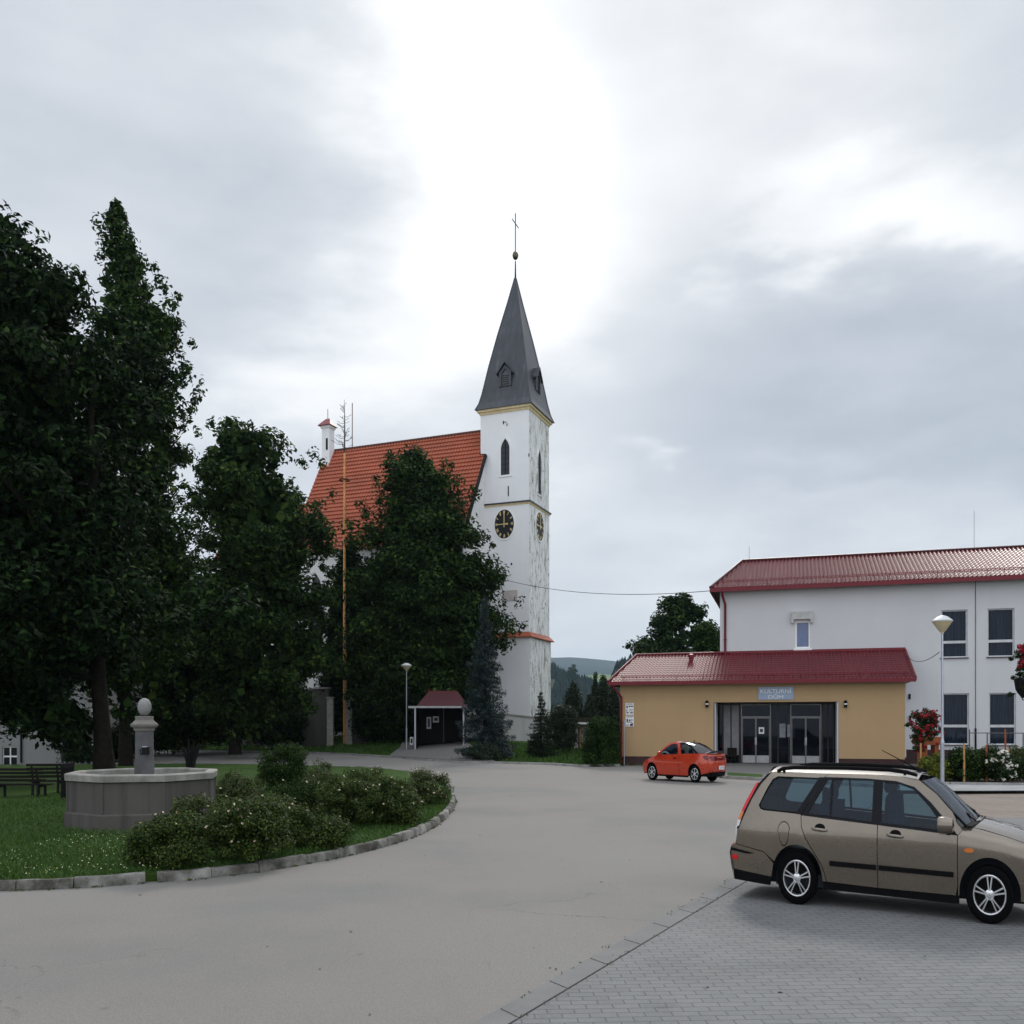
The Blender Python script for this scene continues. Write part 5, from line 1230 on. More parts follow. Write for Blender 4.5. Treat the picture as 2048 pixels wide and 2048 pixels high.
# rust-red timber planter carrying red flowers
b = gb(1853,1559); t = thing('flower_planter', 'rust red timber planter stand heaped with red flowers behind the lamp post', 'planter', b)
k = b[1]/F; X = lambda px: (px-1853)*k; Z = lambda py: E-(py-HZ)*k-.17
mb = MB(); mb.box(X(1845),X(1857),.1,.5,0,Z(1478)); mb.box(X(1872),X(1880),.1,.5,0,Z(1478)); mb.build('post', RUST, t)
mb = MB(); mb.box(X(1843),X(1884),0,.9,Z(1490),Z(1474)); mb.build('trough', RUST, t)
rngf = np.random.default_rng(11)
zc_, xc_ = (Z(1478)+Z(1418))/2, X(1862)
cc = np.stack([xc_+rngf.normal(0,.32,70), .45+rngf.normal(0,.28,70), zc_+rngf.uniform(-.75,.62,70)],1); cc = np.concatenate([cc, np.stack([X(1840)+rngf.normal(0,.07,16), .2+rngf.normal(0,.15,16), rngf.uniform(Z(1500),Z(1455),16)],1)])
CN = clump_leaves(cc, rngf.uniform(.12,.24,len(cc)), 60, rngf); V = leaf_quads(CN[0], CN[1], .10, rngf, .6); npmesh('foliage', V, quads(len(V)//4), LEAF_A, t)
f_ = cc[rngf.choice(len(cc), 130)]+rngf.normal(0,.1,(130,3)); f_ = f_+np.array([0,-.2,.02]); CN = clump_leaves(f_, rngf.uniform(.03,.10,len(f_)), 24, rngf); V = leaf_quads(CN[0], CN[1]+np.array([0,-.6,0]), .07, rngf, .9); npmesh('blossom', V, quads(len(V)//4), RED_F, t)
# basket on the post just outside the frame
pb = G(2072,1590,.01); t = thing('flower_basket', 'hanging basket of red flowers on a bracket at the right edge', 'flower basket', pb)
k = pb[1]/F; mb = MB(); Z = lambda py: E-(py-HZ)*k-.01; X = lambda px: (px-2072)*k
mb.tube([(0,0,0),(0,0,Z(1280))], .05, 10); mb.tube([(0,0,Z(1395)),(X(2044),-.05,Z(1400)),(X(2040),-.05,Z(1388))], .02, 6); mb.build('post', BLACK, t, 50)
mb = MB(); mb.lathe([(.05,Z(1396)),(.24,Z(1380)),(.3,Z(1358)),(.27,Z(1358)),(.2,Z(1378))], 16, (X(2046),0,0)); mb.build('basket', BLACK, t, 50)
cc = np.stack([X(2046)+rngf.normal(0,.16,36), rngf.normal(0,.2,36), rngf.uniform(Z(1392),Z(1300),36)],1); CN = clump_leaves(cc, rngf.uniform(.1,.2,36), 60, rngf); V = leaf_quads(CN[0],CN[1],.09,rngf,.6); npmesh('foliage', V, quads(len(V)//4), LEAF_A, t)
f_ = np.stack([X(2045)+rngf.normal(0,.13,26), -.15+rngf.normal(0,.1,26), rngf.uniform(Z(1335),Z(1290),26)],1); CN = clump_leaves(f_, rngf.uniform(.08,.15,26), 40, rngf); V = leaf_quads(CN[0],CN[1],.1,rngf,.9); npmesh('blossom', V, quads(len(V)//4), RED_F, t)
# railing by the block
fa = Vector(H.w(*[H.on(1939,1466,BY-2.0)[0]],BY-2.0,0)); fb = Vector(H.w(H.on(2120,1466,BY-2.0)[0],BY-2.0,0)); zr_ = H.on(1960,1466,BY-2.0)[1]
t = thing('metal_railing', 'thin grey metal railing along the wall of the grey block', 'railing', fa); d = fb-fa
mb = MB(); mb.tube([(0,0,zr_),tuple(d*1.0+Vector((0,0,zr_)))], .03, 6); mb.tube([(0,0,.5),tuple(d*1.0+Vector((0,0,.5)))], .02, 6); mb.build('rail', plain('rail_grey',(.12,.12,.125),.5), t)
for i in range(6):
    p = d*(i/5); MB().tube([(p.x,p.y,0),(p.x,p.y,zr_+(.2 if i == 0 else 0))], .035, 6).build('post', MATS['rail_grey'], t)
# overhead cables
def cable(name, label, a, b, sag, r=.02):
    a, b = Vector(a), Vector(b); K = 24; pts = [a.lerp(b,i/K)-Vector((0,0,sag*4*(i/K)*(1-i/K))) for i in range(K+1)]
    tag(MB().tube(pts, r, 5).build(name, BLACK), label, 'cable', 'overhead cables')
xx = C.on(998,1156.5,-.2); cable('overhead_cable', 'overhead cable sagging from the church tower to the grey block eave', C.w(xx[0],-.2,xx[1]), H.w(bx0+.1,BY-OV2,BE-.1), .75, .022)
lx = G(1884,1592,.01); a = AT(1879,1304,lx[1]); cable('overhead_cable', 'short cable from the cone lamp post to the hall roof corner', a, H.w(RX1,DEPTH-.6,TZ-.35), .35, .014)
# ------------------------------------------------------------------ trees
tree('ash_tree', 'huge dark ash tree at the left edge whose low boughs hang over the fountain', 36,
  [(446,-40,40),(485,-100,62),(530,-170,120),(600,-230,205),(680,-280,250),(760,-300,262),(860,-320,290),(960,-330,300),(1060,-330,300),(1160,-330,300),(1250,-310,296),(1330,-280,280),(1390,-200,200),(1425,-80,235),(1462,20,245),(1480,90,215)],
  LEAF_C, BARK, 206, .15, 640, 140, .34, (.65,1.2), 1, 'trees round the square', .36, .45, 12000, 12, .7, .45, depth=7.0, jitter=.2, lean=.12)
tree('hornbeam_tree', 'tall pointed tree rising behind the huge ash, apex high in the sky', 52,
  [(406,222,238),(440,196,264),(480,178,298),(520,168,324),(580,156,348),(640,150,362),(700,146,376),(760,150,385),(820,140,408),(870,140,405),(940,140,385),(1040,150,395),(1150,160,400),(1260,160,395),(1350,170,380),(1430,190,330)],
  LEAF_B, BARK, 250, 0, 330, 115, .36, (.6,1.15), 2, 'trees round the square', .32, .5, 1300, 12, .8, .5, jitter=.24)
tree('lime_tree', 'broad dark lime tree between the pointed tree and the church roof', 66,
  [(850,430,495),(875,395,560),(905,366,605),(950,355,628),(1000,358,650),(1060,372,664),(1130,375,660),(1200,380,652),(1280,390,650),(1350,400,640),(1410,405,590),(1450,420,570),(1475,440,550)],
  LEAF_B, BARK, 470, .3, 400, 115, .40, (.7,1.3), 3, 'trees round the square', .35, .5, 3500, 10, .8, .5, jitter=.22)
tree('maple_tree', 'dense round maple standing in front of the nave and tower', 80.6,
  [(906,790,858),(926,762,902),(955,740,928),(1000,724,946),(1050,716,955),(1110,708,975),(1170,696,998),(1230,690,1016),(1290,690,1015),(1350,700,1000),(1410,715,975),(1450,735,950)],
  LEAF_B, BARK, 845, .4, 620, 120, .42, (.9,1.5), 4, 'trees round the square', .4, .55, 9000, 10, .8, .5, jitter=.14, depth=3.2)
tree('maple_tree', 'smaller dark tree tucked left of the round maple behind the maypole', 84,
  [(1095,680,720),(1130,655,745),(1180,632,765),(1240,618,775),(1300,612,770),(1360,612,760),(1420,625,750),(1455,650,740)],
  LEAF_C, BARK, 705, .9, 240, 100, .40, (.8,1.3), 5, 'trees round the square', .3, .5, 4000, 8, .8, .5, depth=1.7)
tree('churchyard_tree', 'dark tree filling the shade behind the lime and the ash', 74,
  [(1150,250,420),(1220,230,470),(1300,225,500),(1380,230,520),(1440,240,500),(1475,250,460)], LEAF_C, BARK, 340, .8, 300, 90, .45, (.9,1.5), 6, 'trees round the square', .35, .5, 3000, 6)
tree('linden_tree', 'loose tree with sky showing through behind the ochre hall roof', 92,
  [(1196,1340,1395),(1215,1310,1412),(1240,1285,1425),(1270,1268,1432),(1300,1258,1436),(1330,1262,1438),(1380,1290,1430)], LEAF_A, BARK, 1350, 0, 130, 75, .48, (.6,1.1), 7, None, .3, .6, 150, 14, .8, .5, jitter=.2)
tree('green_shrub_tree', 'low green tree hard against the corner of the grey block', 80,
  [(1248,1400,1425),(1265,1375,1445),(1290,1358,1470),(1320,1350,1480),(1400,1360,1470)], LEAF_B, BARK, 1410, 0, 140, 90, .34, (.7,1.1), 8, None, .2, .5, 900, 5)
conifer('blue_spruce', 'narrow blue spruce with drooping tiers right of the bus shelter', 62, 970, -.02, 1190, 57, SPRUCE, BARK, 3, 34, 260, .17, 'spruces', .35, ragged=.35)
conifer('young_spruce', 'small black young spruce in front of the tower foot', 63, 1082, .1, 1380, 32, THUJA, BARK, 5, 20, 150, .13, 'spruces', .28, ragged=.3)
# low dark undergrowth between the trunks and along the churchyard wall
def shrub(label, px, pyb, wpx, pyt, mat, seed, Y=None, **kw):
    b = on_ground(px, pyb) if Y is None else (AT(px,0,Y)[0], Y, ground_z(AT(px,0,Y)[0],Y)); k = b[1]/F
    h = E-(pyt-HZ)*k-b[2]; return bush('shrub', label, b, wpx*k/2, max(.9,wpx*k/2*.8), h, mat, seed, **kw)
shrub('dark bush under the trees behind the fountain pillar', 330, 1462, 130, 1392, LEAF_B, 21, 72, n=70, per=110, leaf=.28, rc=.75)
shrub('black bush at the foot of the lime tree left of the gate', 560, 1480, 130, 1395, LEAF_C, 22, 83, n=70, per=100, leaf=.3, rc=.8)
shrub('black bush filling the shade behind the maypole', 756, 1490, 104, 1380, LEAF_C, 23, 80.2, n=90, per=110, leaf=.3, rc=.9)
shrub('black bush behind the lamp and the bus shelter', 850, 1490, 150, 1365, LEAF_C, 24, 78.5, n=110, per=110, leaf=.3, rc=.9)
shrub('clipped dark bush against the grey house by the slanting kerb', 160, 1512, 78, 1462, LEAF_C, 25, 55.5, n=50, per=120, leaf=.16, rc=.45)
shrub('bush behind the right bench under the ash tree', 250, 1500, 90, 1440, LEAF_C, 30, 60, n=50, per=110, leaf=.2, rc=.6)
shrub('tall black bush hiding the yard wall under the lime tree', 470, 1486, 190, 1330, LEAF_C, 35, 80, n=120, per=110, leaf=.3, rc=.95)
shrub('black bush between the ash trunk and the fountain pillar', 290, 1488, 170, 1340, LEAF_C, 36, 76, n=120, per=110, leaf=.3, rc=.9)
shrub('low yellow green hedge on the bank behind the fountain', 350, 1498, 115, 1479, HEDGE_L, 26, 84, n=60, per=90, leaf=.16, rc=.4)
shrub('big black rounded thuja right of the young spruce', 1124, 1503, 70, 1405, THUJA, 27, 66, n=120, per=120, leaf=.16, rc=.5)
shrub('foot of dark creeping juniper under the blue spruce', 968, 1527, 62, 1490, THUJA, 28, 60, n=60, per=110, leaf=.14, rc=.4)
def column(label, px, pyt, wpx, Y, seed, mat=THUJA):
    X = AT(px,0,Y)[0]; g = ground_z(X,Y); k = Y/F; h = E-(pyt-HZ)*k-g
    rng = np.random.default_rng(seed); t = thing('cypress', label, 'cypress', (X,Y,g), 0, 'dark cypresses by the hall')
    zs = np.array([0,.2*h,.5*h,.75*h,.92*h,h]); r = np.array([.8,1,.95,.7,.35,.06])*wpx*k/2
    cc, rad = crown_pts(zs, np.zeros(6), 0, np.maximum(r-.2,.05), 150, rng, .6, .12)
    CN = clump_leaves(cc, np.minimum(rng.uniform(.3,.6,150), rad+.15), 90, rng, 1.6); V = leaf_quads(CN[0], CN[1], .20, rng, .45)
    npmesh('crown', V, quads(len(V)//4), mat, t); MB().tube([(0,0,0),(0,0,h*.7)], [.12,.04], 7).build('trunk', BARK, t)
column('pointed dark cypress just right of the tower foot', 1147, 1362, 42, 76, 31)
column('tallest dark cypress close to the hall corner', 1207, 1345, 40, 70, 32); column('slim dark cypress left of the tallest, near the hall', 1190, 1352, 22, 73, 33); column('broad dark cypress against the hall side wall', 1227, 1372, 36, 68, 34); column('short dark cypress between the shed and the tall ones', 1178, 1392, 26, 75, 35)
b = G(1205,1534,0); k = b[1]/F; t = bush('hedge', 'dark clipped hedge at the road edge beside the hall corner', (b[0],b[1]+1.3,0), 38*k, 1.3, E-(1432-HZ)*k, LEAF_B, 29, n=150, per=130, leaf=.13, rc=.42, cat='hedge', top=.2, low=.05)
# ------------------------------------------------------------------ island planting
def ib(px, py): return G(px, py, IZ)
def rose(label, px, pyb, wpx, pyt, seed, mat=ROSE_L, fl=PALE_F, n=70, per=170, fn=18, leaf=.055, rc=.17, yr=.8, grp='rose bushes on the island', fr=.019, name='rose_bush', cat='rose bush'):
    fn = int(fn*1.2); b = ib(px, pyb); k = b[1]/F; h = E-(pyt-HZ)*k-IZ; w = wpx*k/2
    b = (b[0], b[1]+w*yr*.6, IZ)
    return bush(name, label, b, w, w*yr, h, mat, seed, n=n, per=per, leaf=leaf, rc=rc, flowers=fl, group=grp, cat=cat, stem=BARK, fl_n=fn, fl_r=fr)
rose('leafy rose bush nearest the missing kerb stone, at the left end of the bed', 335, 1742, 150, 1622, 41, n=90, fn=12)
rose('broad rose bush in front, with the most pale flowers', 480, 1728, 200, 1588, 42, n=130, fn=34)
rose('rose bush with olive leaves right of the broad front one', 565, 1702, 130, 1610, 43, n=80, fn=16)
rose('sparse rose bush against the fountain basin', 392, 1690, 150, 1586, 44, n=70, fn=18, mat=HEDGE_L)
rose('tall dark bush at the back of the bed without flowers', 558, 1588, 116, 1484, 45, LEAF_B, None, 110, 150, 0, .075, .26, 1.0, None, name='shrub', cat='shrub')
rose('low green rose bush close to the kerb in the middle of the bed', 640, 1700, 120, 1640, 53, n=50, fn=8)
rose('rose bush spilling over the lawn at the near left of the bed', 290, 1735, 90, 1655, 54, n=50, fn=6, fl=PALE_F)
rose('rose bush between the broad front one and the shaded middle one', 530, 1690, 120, 1585, 55, HEDGE_L, PALE_F, 70, 150, 14)
rose('olive rose bush filling the bed before the round dark shrub', 640, 1625, 120, 1540, 56, HEDGE_L, PALE_F, 60, 150, 8)
rose('rose bush close to the kerb in the right third of the bed', 800, 1655, 110, 1580, 57, n=60, fn=8)
rose('yellowish rose bush in the back row by the road', 640, 1600, 62, 1516, 46, HEDGE_L, PALE_F, 46, 140, 8)
rose('middle rose bush with cream flowers behind the grass strip', 690, 1660, 150, 1548, 47, fn=26, n=90)
rose('dark rose bush in the right half of the bed', 770, 1652, 130, 1550, 48, fn=16, n=80)
rose('rose bush at the round tip of the island with pale seed heads', 853, 1615, 110, 1538, 49, HEDGE_L, PALE_F, 80, 150, 34)
rose('rose bush in the back row between the yellowish and the tip bush', 722, 1600, 110, 1530, 50, fn=18)
rose('clipped green shrub hard behind the fountain rim', 470, 1625, 100, 1538, 51, HEDGE_L, None, 70, 160, 0, name='shrub', cat='shrub', grp=None)
rose('shaded rose bush in the middle of the bed', 600, 1650, 150, 1556, 52, LEAF_B, PALE_F, 80, 150, 14)
# bare stems poking up at the tip
b = ib(838,1612); t = thing('dry_stems', 'tuft of dry whitish stems at the right tip of the flower bed', 'dry plant', b); mb = MB(); rr = random.Random(8)
for i in range(16):
    a = rr.uniform(0,6.28); l = rr.uniform(.7,1.25); mb.tube([(0,0,0),(math.cos(a)*.15,math.sin(a)*.1,l*.6),(math.cos(a)*.35,math.sin(a)*.2,l)], [.008,.007,.005], 4)
mb.build('stem', plain('dry_stem',(.30,.26,.20),.9), t)
# dark bare shrub behind the fountain
b = G(381,1556,IZ); k = b[1]/F; t = thing('bare_shrub', 'black bare-stemmed shrub fanning up behind the fountain rim', 'shrub', b); mb = MB(); rr = random.Random(4); h = E-(1474-HZ)*k-IZ
for i in range(22):
    u = rr.uniform(-1,1); v = rr.uniform(-.6,.6); hh = h*rr.uniform(.7,1.0)*(1-.12*abs(u))
    mb.tube([(u*.13,v*.1,0),(u*.20,v*.2,h*.40),(u*.33,v*.3,h*.62),(u*.47,v*.4,hh)], [.05,.045,.04,.022], 6)
mb.build('stem', plain('black_stem',(.008,.008,.007),.8), t)
# grass blades on the island and daisies in the front lawn
rng = np.random.default_rng(77)
def in_poly(x, y, poly):
    n = len(poly); c = np.zeros(len(x), bool); j = n-1
    for i in range(n):
        xi, yi = poly[i]; xj, yj = poly[j]
        cond = ((yi > y) != (yj > y)) & (x < (xj-xi)*(y-yi)/(yj-yi+1e-12)+xi); c ^= cond; j = i
    return c
def scatter(n, x0, x1, y0, y1, poly):
    x = rng.uniform(x0,x1,n); y = y0+(y1-y0)*rng.uniform(0,1,n)**1.3; m = in_poly(x,y,poly); return x[m], y[m]
x, y = scatter(210000, -16, 0, 13.5, 34, INN)
keep = ~(((x-fx)**2+(y-fy)**2) < 1.95**2); x, y = x[keep], y[keep]; n = len(x)
hgt = rng.uniform(.045,.12,n)*(1+.4*np.sin(x*1.3)*np.sin(y*.9)); a = rng.uniform(0,2*PI,n); lean = rng.normal(0,.05,(n,2)); w = .007*np.maximum(1,y/16)
V = np.empty((n,4,3)); dx_, dy_ = np.cos(a)*w, np.sin(a)*w
V[:,0] = np.stack([x-dx_,y-dy_,np.full(n,IZ)],1); V[:,1] = np.stack([x+dx_,y+dy_,np.full(n,IZ)],1)
V[:,2] = np.stack([x+lean[:,0]+dx_*.3,y+lean[:,1]+dy_*.3,IZ+hgt],1); V[:,3] = np.stack([x+lean[:,0]-dx_*.3,y+lean[:,1]-dy_*.3,IZ+hgt],1)
tag(npmesh('lawn_grass', V.reshape(-1,3), quads(n), BLADE), kind='stuff')
x, y = scatter(1000, -9.5, -5.0, 14.2, 19.5, INN); m = rng.uniform(0,1,len(x)) < (.35+.65*(np.sin(x*2.1+1)*np.sin(y*1.7) > -.1)); x, y = x[m], y[m]; n = len(x)
cd_ = np.stack([x,y,IZ+rng.uniform(.07,.13,n)],1); V = leaf_quads(cd_, np.tile([0,-.35,1.0],(n,1)), .026, rng, .8)
tag(npmesh('daisies', V, quads(n), leafmat('daisy',[(.1,(.22,.26,.05)),(.5,(.42,.43,.18)),(1,(.75,.75,.66))],.6)), kind='stuff')
# grass tufts along the far church green and along the kerb foot
xx_ = rng.uniform(-38,8,90000); yy_ = rng.uniform(55,100,90000); ye = np.interp(xx_,FX,FY); m = (yy_ > ye+.4) & (yy_ < ye+18); xx_, yy_ = xx_[m], yy_[m]; n = len(xx_)
m = ~in_poly(xx_,yy_,fw); xx_, yy_ = xx_[m], yy_[m]; n = len(xx_)
zz_ = np.array([ground_z(a_,b_) for a_,b_ in zip(xx_,yy_)]); hgt = rng.uniform(.08,.2,n); a = rng.uniform(0,2*PI,n); dx_, dy_ = np.cos(a)*.05, np.sin(a)*.05; le = rng.normal(0,.06,(n,2))
V = np.empty((n,4,3)); V[:,0] = np.stack([xx_-dx_,yy_-dy_,zz_-.02],1); V[:,1] = np.stack([xx_+dx_,yy_+dy_,zz_-.02],1); V[:,2] = np.stack([xx_+le[:,0]+dx_*.3,yy_+le[:,1],zz_+hgt],1); V[:,3] = np.stack([xx_+le[:,0]-dx_*.3,yy_+le[:,1],zz_+hgt],1)
tag(npmesh('bank_grass', V.reshape(-1,3), quads(n), BLADE), kind='stuff')
# weeds in the kerb joints, litter on the asphalt
ks = rng.uniform(0, kpos[-1], 500); P_ = [along(s_)[0] for s_ in ks]; ks = [p for p in P_ if p.y < 32]
cw = np.array([[p.x+rng.normal(0,.03),p.y+rng.normal(0,.03)-.03,.02] for p in ks for _ in range(int(rng.integers(2,9)))]); V = leaf_quads(cw, np.tile([0,-.4,.8],(len(cw),1)), .06, rng, .4); tag(npmesh('kerb_weeds', V, quads(len(cw)), ROSE_L), kind='stuff')
lit = [(1067,1896),(640,1937),(702,1863),(1260,1720),(500,1742),(1203,1764),(1112,1938),(960,1670),(940,1690),(1370,1703),(735,1752),(850,1712),(280,1790),(535,1893),(740,2028),(1560,1985),(1415,1975),(1850,1912),(1600,1900),(1100,1935),(660,1706),(1720,1958),(1790,1780)]
# grit and small weeds along the flush band
bw_ = []
for q in range(130):
    t_ = rng.uniform(0,.86); s_ = rng.choice([0,1]); p_ = (near_b.lerp(far_b,t_) if s_ else near_c.lerp(far_c,t_)); 
    for _ in range(int(rng.integers(1,6))): bw_.append((p_.x+rng.normal(0,.03), p_.y+rng.normal(0,.03), .02))
bw_ = np.array(bw_); V = leaf_quads(bw_, np.tile([0,-.2,1.2],(len(bw_),1)), .03, rng, .5); tag(npmesh('joint_weeds', V, quads(len(bw_)), leafmat('weed_dry',[(.1,(.05,.045,.03)),(.6,(.07,.075,.03)),(1,(.16,.14,.09))],.9)), kind='stuff')
cl = np.array([G(px,py,.012) for px,py in lit]); V = leaf_quads(cl, np.tile([0,0,6.0],(len(cl),1)), .06, rng, .4); tag(npmesh('dry_leaves', V, quads(len(cl)), plain('dry_leaf',(.05,.035,.025),.9)), kind='stuff')
# garden plants by the block
def gp(name, label, px, pyb, wpx, pyt, mat, seed, **kw):
    b = gb(px, pyb); k = b[1]/F; return bush(name, label, (b[0],b[1]+wpx*k*.3,.17), wpx*k/2, wpx*k*.35, E-(pyt-HZ)*k-.17, mat, seed, cat=kw.pop('cat','shrub'), **kw)
gp('gold_cypress', 'feathery yellow green dwarf cypress behind the lamp post', 1875, 1563, 68, 1506, YEL_L, 61, n=70, per=130, leaf=.11, rc=.2)
gp('garden_shrub', 'dark leafy shrub between the two garden stakes', 1945, 1564, 80, 1496, LEAF_B, 62, n=90, per=120, leaf=.12, rc=.25)
gp('garden_shrub', 'dark shrub under the right-hand window with pale flecks', 1986, 1563, 66, 1490, LEAF_A, 63, n=80, per=120, leaf=.12, rc=.25)
gp('flower_bush', 'dark bush covered in large white blooms by the right edge', 2012, 1565, 62, 1500, LEAF_A, 64, n=80, per=120, leaf=.11, rc=.24, flowers=WHITE_F, fl_n=75, fl_r=.07, fl_top=True, cat='flower bush')
gp('flower_bush', 'bush with pink blooms at the very right edge', 2046, 1562, 40, 1512, LEAF_A, 65, n=40, per=110, leaf=.11, rc=.22, flowers=PINK_F, fl_n=14, fl_r=.08, fl_top=True, cat='flower bush')
gp('garden_shrub', 'olive green bush behind the white blooms', 2040, 1550, 60, 1490, HEDGE_L, 66, n=60, per=110, leaf=.11, rc=.25)
gp('garden_shrub', 'low dark plant under the lamp and the window', 1912, 1561, 44, 1512, LEAF_B, 67, n=40, per=110, leaf=.11, rc=.2)
gp('garden_shrub', 'small ochre leaved plant at the left end of the garden bed', 1834, 1562, 16, 1535, YEL_L, 68, n=16, per=80, leaf=.10, rc=.14)
# grass strip in front of the hall
gs = [G2(1455,1551.5,.13),G2(1525,1556,.13),G2(1525,1549,.13),G2(1455,1545,.13)]
struct('verge', MB().sheet(gs, .142), GRASS)
# ------------------------------------------------------------------ far hills
def hill(name, pts, Y, depth, mat, seed, nj=.0):
    rng = np.random.default_rng(seed); xs_ = np.linspace(pts[0][0], pts[-1][0], 90); top = np.interp(xs_, [p[0] for p in pts], [p[1] for p in pts])
    vs = []; fs = []; prof = [(-1,0),(-.7,.32),(-.35,.75),(0,1),(.4,.8),(1,0)]
    for i, (px, py) in enumerate(zip(xs_, top)):
        z = AT(px,py,Y)[2]*(1+rng.normal(0,nj)); X = (px-1024)/F*Y
        for a, b in prof: vs.append((X*(1+a*depth/Y*.5), Y+a*depth, z*b-1))
    n = len(prof)
    fs = [(i*n+j,(i+1)*n+j,(i+1)*n+j+1,i*n+j+1) for i in range(len(xs_)-1) for j in range(n-1)]
    mb = MB(); mb.add(vs, fs); return tag(mb.build(name, mat, None, 60), kind='structure')
hill('far_hills', [(-400,1350),(200,1330),(700,1322),(1000,1318),(1060,1314),(1110,1315),(1150,1314),(1223,1321),(1300,1330),(1600,1340),(2400,1350)], 4800, 700, FOREST, 1)
hill('wooded_hill', [(700,1290),(900,1305),(1060,1320),(1108,1338),(1130,1356),(1165,1362),(1200,1376),(1260,1390),(1500,1410)], 1200, 260, FOREST, 2, .008)
hill('field_hill', [(900,1380),(1100,1362),(1165,1353),(1190,1347),(1230,1349),(1300,1352),(1600,1370)], 1900, 250, FIELD, 3)
hill('near_wooded_hill', [(1180,1430),(1212,1395),(1222,1352),(1235,1330),(1262,1316),(1285,1304),(1330,1295),(1500,1300),(1900,1330)], 800, 110, FOREST, 4, .008)
# conifers standing on the wooded hills
rng = np.random.default_rng(9); V = []; 
def spikes(pts, Y, n, depth, h0, h1):
    vs = []; fs = []
    for i in range(n):
        px = rng.uniform(pts[0][0], pts[-1][0]); py = np.interp(px, [p[0] for p in pts], [p[1] for p in pts]); a = rng.uniform(-.9,.12)
        f = np.interp(a, [-1,-.7,-.35,0,.4], [0,.32,.75,1,.8]); X = (px-1024)/F*Y*(1+a*depth/Y*.5); z = AT(px,py,Y)[2]*f-2; y = Y+a*depth; h = rng.uniform(h0,h1); r = h*rng.uniform(.16,.26); b = len(vs); K = 6
        for fz, fr in ((0,.5),(.25,1.0),(.6,.6),(1.0,.03)):
            for j in range(K): t_ = 2*PI*j/K+i; q = fr*r*rng.uniform(.8,1.2); vs.append((X+q*math.cos(t_), y+q*math.sin(t_), z+h*fz))
        fs += [(b+k_*K+j,b+k_*K+(j+1)%K,b+(k_+1)*K+(j+1)%K,b+(k_+1)*K+j) for k_ in range(3) for j in range(K)]
    mb = MB(); mb.add(vs, fs); return mb
tag(spikes([(1040,1315),(1108,1338),(1130,1356),(1165,1362),(1200,1376),(1240,1386)], 1200, 900, 260, 7, 15).build('far_woodland', FOREST), kind='stuff')
tag(spikes([(1210,1400),(1222,1352),(1235,1330),(1262,1316),(1285,1304),(1330,1296)], 800, 500, 110, 4, 8).build('hillside_woodland', FOREST), kind='stuff')
# one tree clump on the ridge
p = AT(1145,1356,1150); t = thing('ridge_tree', 'single round-headed tree standing on the wooded ridge beside the tower', 'tree', (p[0],1150,p[2]-8))
rng = np.random.default_rng(3); cc, rad = crown_pts(np.array([2,10,20,28]), np.zeros(4), 0, np.array([4,6.5,5.5,.8]), 60, rng); CN = clump_leaves(cc, np.full(60,2.4), 60, rng); V = leaf_quads(CN[0],CN[1],1.3,rng,.6); npmesh('crown', V, quads(len(V)//4), LEAF_B, t); MB().tube([(0,0,-1),(0,0,8)],[.6,.4],6).build('trunk', BARK, t)
# ------------------------------------------------------------------ cars
def paint(name, c, metal, rough):
    m, nt, out = newmat(name); v = coords(nt); n = noise(nt, v, 2.5, 5); d = noise(nt, v, 6, 3)
    col = ramp(nt, n, [(.3,[x*.93 for x in c]),(.7,[x*1.05 for x in c])]).outputs[0]
    rg = mth(nt,'ADD', rough, mth(nt,'MULTIPLY', d, .06))
    P(nt, out, col, rg, metal, .5, None, 1.0, .06); return m
CHAMP = paint('champagne_paint', (.185,.152,.118), .68, .24)
REDP = paint('red_paint', (.50,.038,.008), .2, .25)
LENSR = plain('red_lens', (.55,.01,.012), .15, 0, .6, .08, 30); LENSA = plain('amber_lens', (.60,.16,.03), .15, 0, .6, .08); LENSC = plain('clear_lens', (.6,.6,.58), .12, 0, .6, .05)
LENSD = plain('dark_red_lens', (.13,.003,.006), .12, 0, .6, .1)
TRIM = plain('black_trim', (.005,.005,.0055), .65, 0, .08); GLOSSB = plain('gloss_black', (.005,.005,.008), .35, 0, .15)
GLASSB = plain('privacy_glass', (.006,.007,.012), .08, 0, .6)
SEAT = plain('seat_cloth', (.022,.028,.045), .85, 0, .15)
def pip(x, y, poly):
    c = False; j = len(poly)-1
    for i in range(len(poly)):
        xi, yi = poly[i]; xj, yj = poly[j]
        if (yi > y) != (yj > y) and x < (xj-xi)*(y-yi)/(yj-yi)+xi: c = not c
        j = i
    return c
def arc(cx, cz, r, a0, a1, n=14): return [(cx+r*math.cos(R(a0+(a1-a0)*i/n)), cz+r*math.sin(R(a0+(a1-a0)*i/n))) for i in range(n+1)]
def resample(poly, d):
    out = []
    for i in range(len(poly)):
        a, b = poly[i], poly[(i+1)%len(poly)]; l = math.dist(a,b); k = max(1, int(l/d))
        out += [(lerp(a[0],b[0],q/k), lerp(a[1],b[1],q/k)) for q in range(k)]
    return out
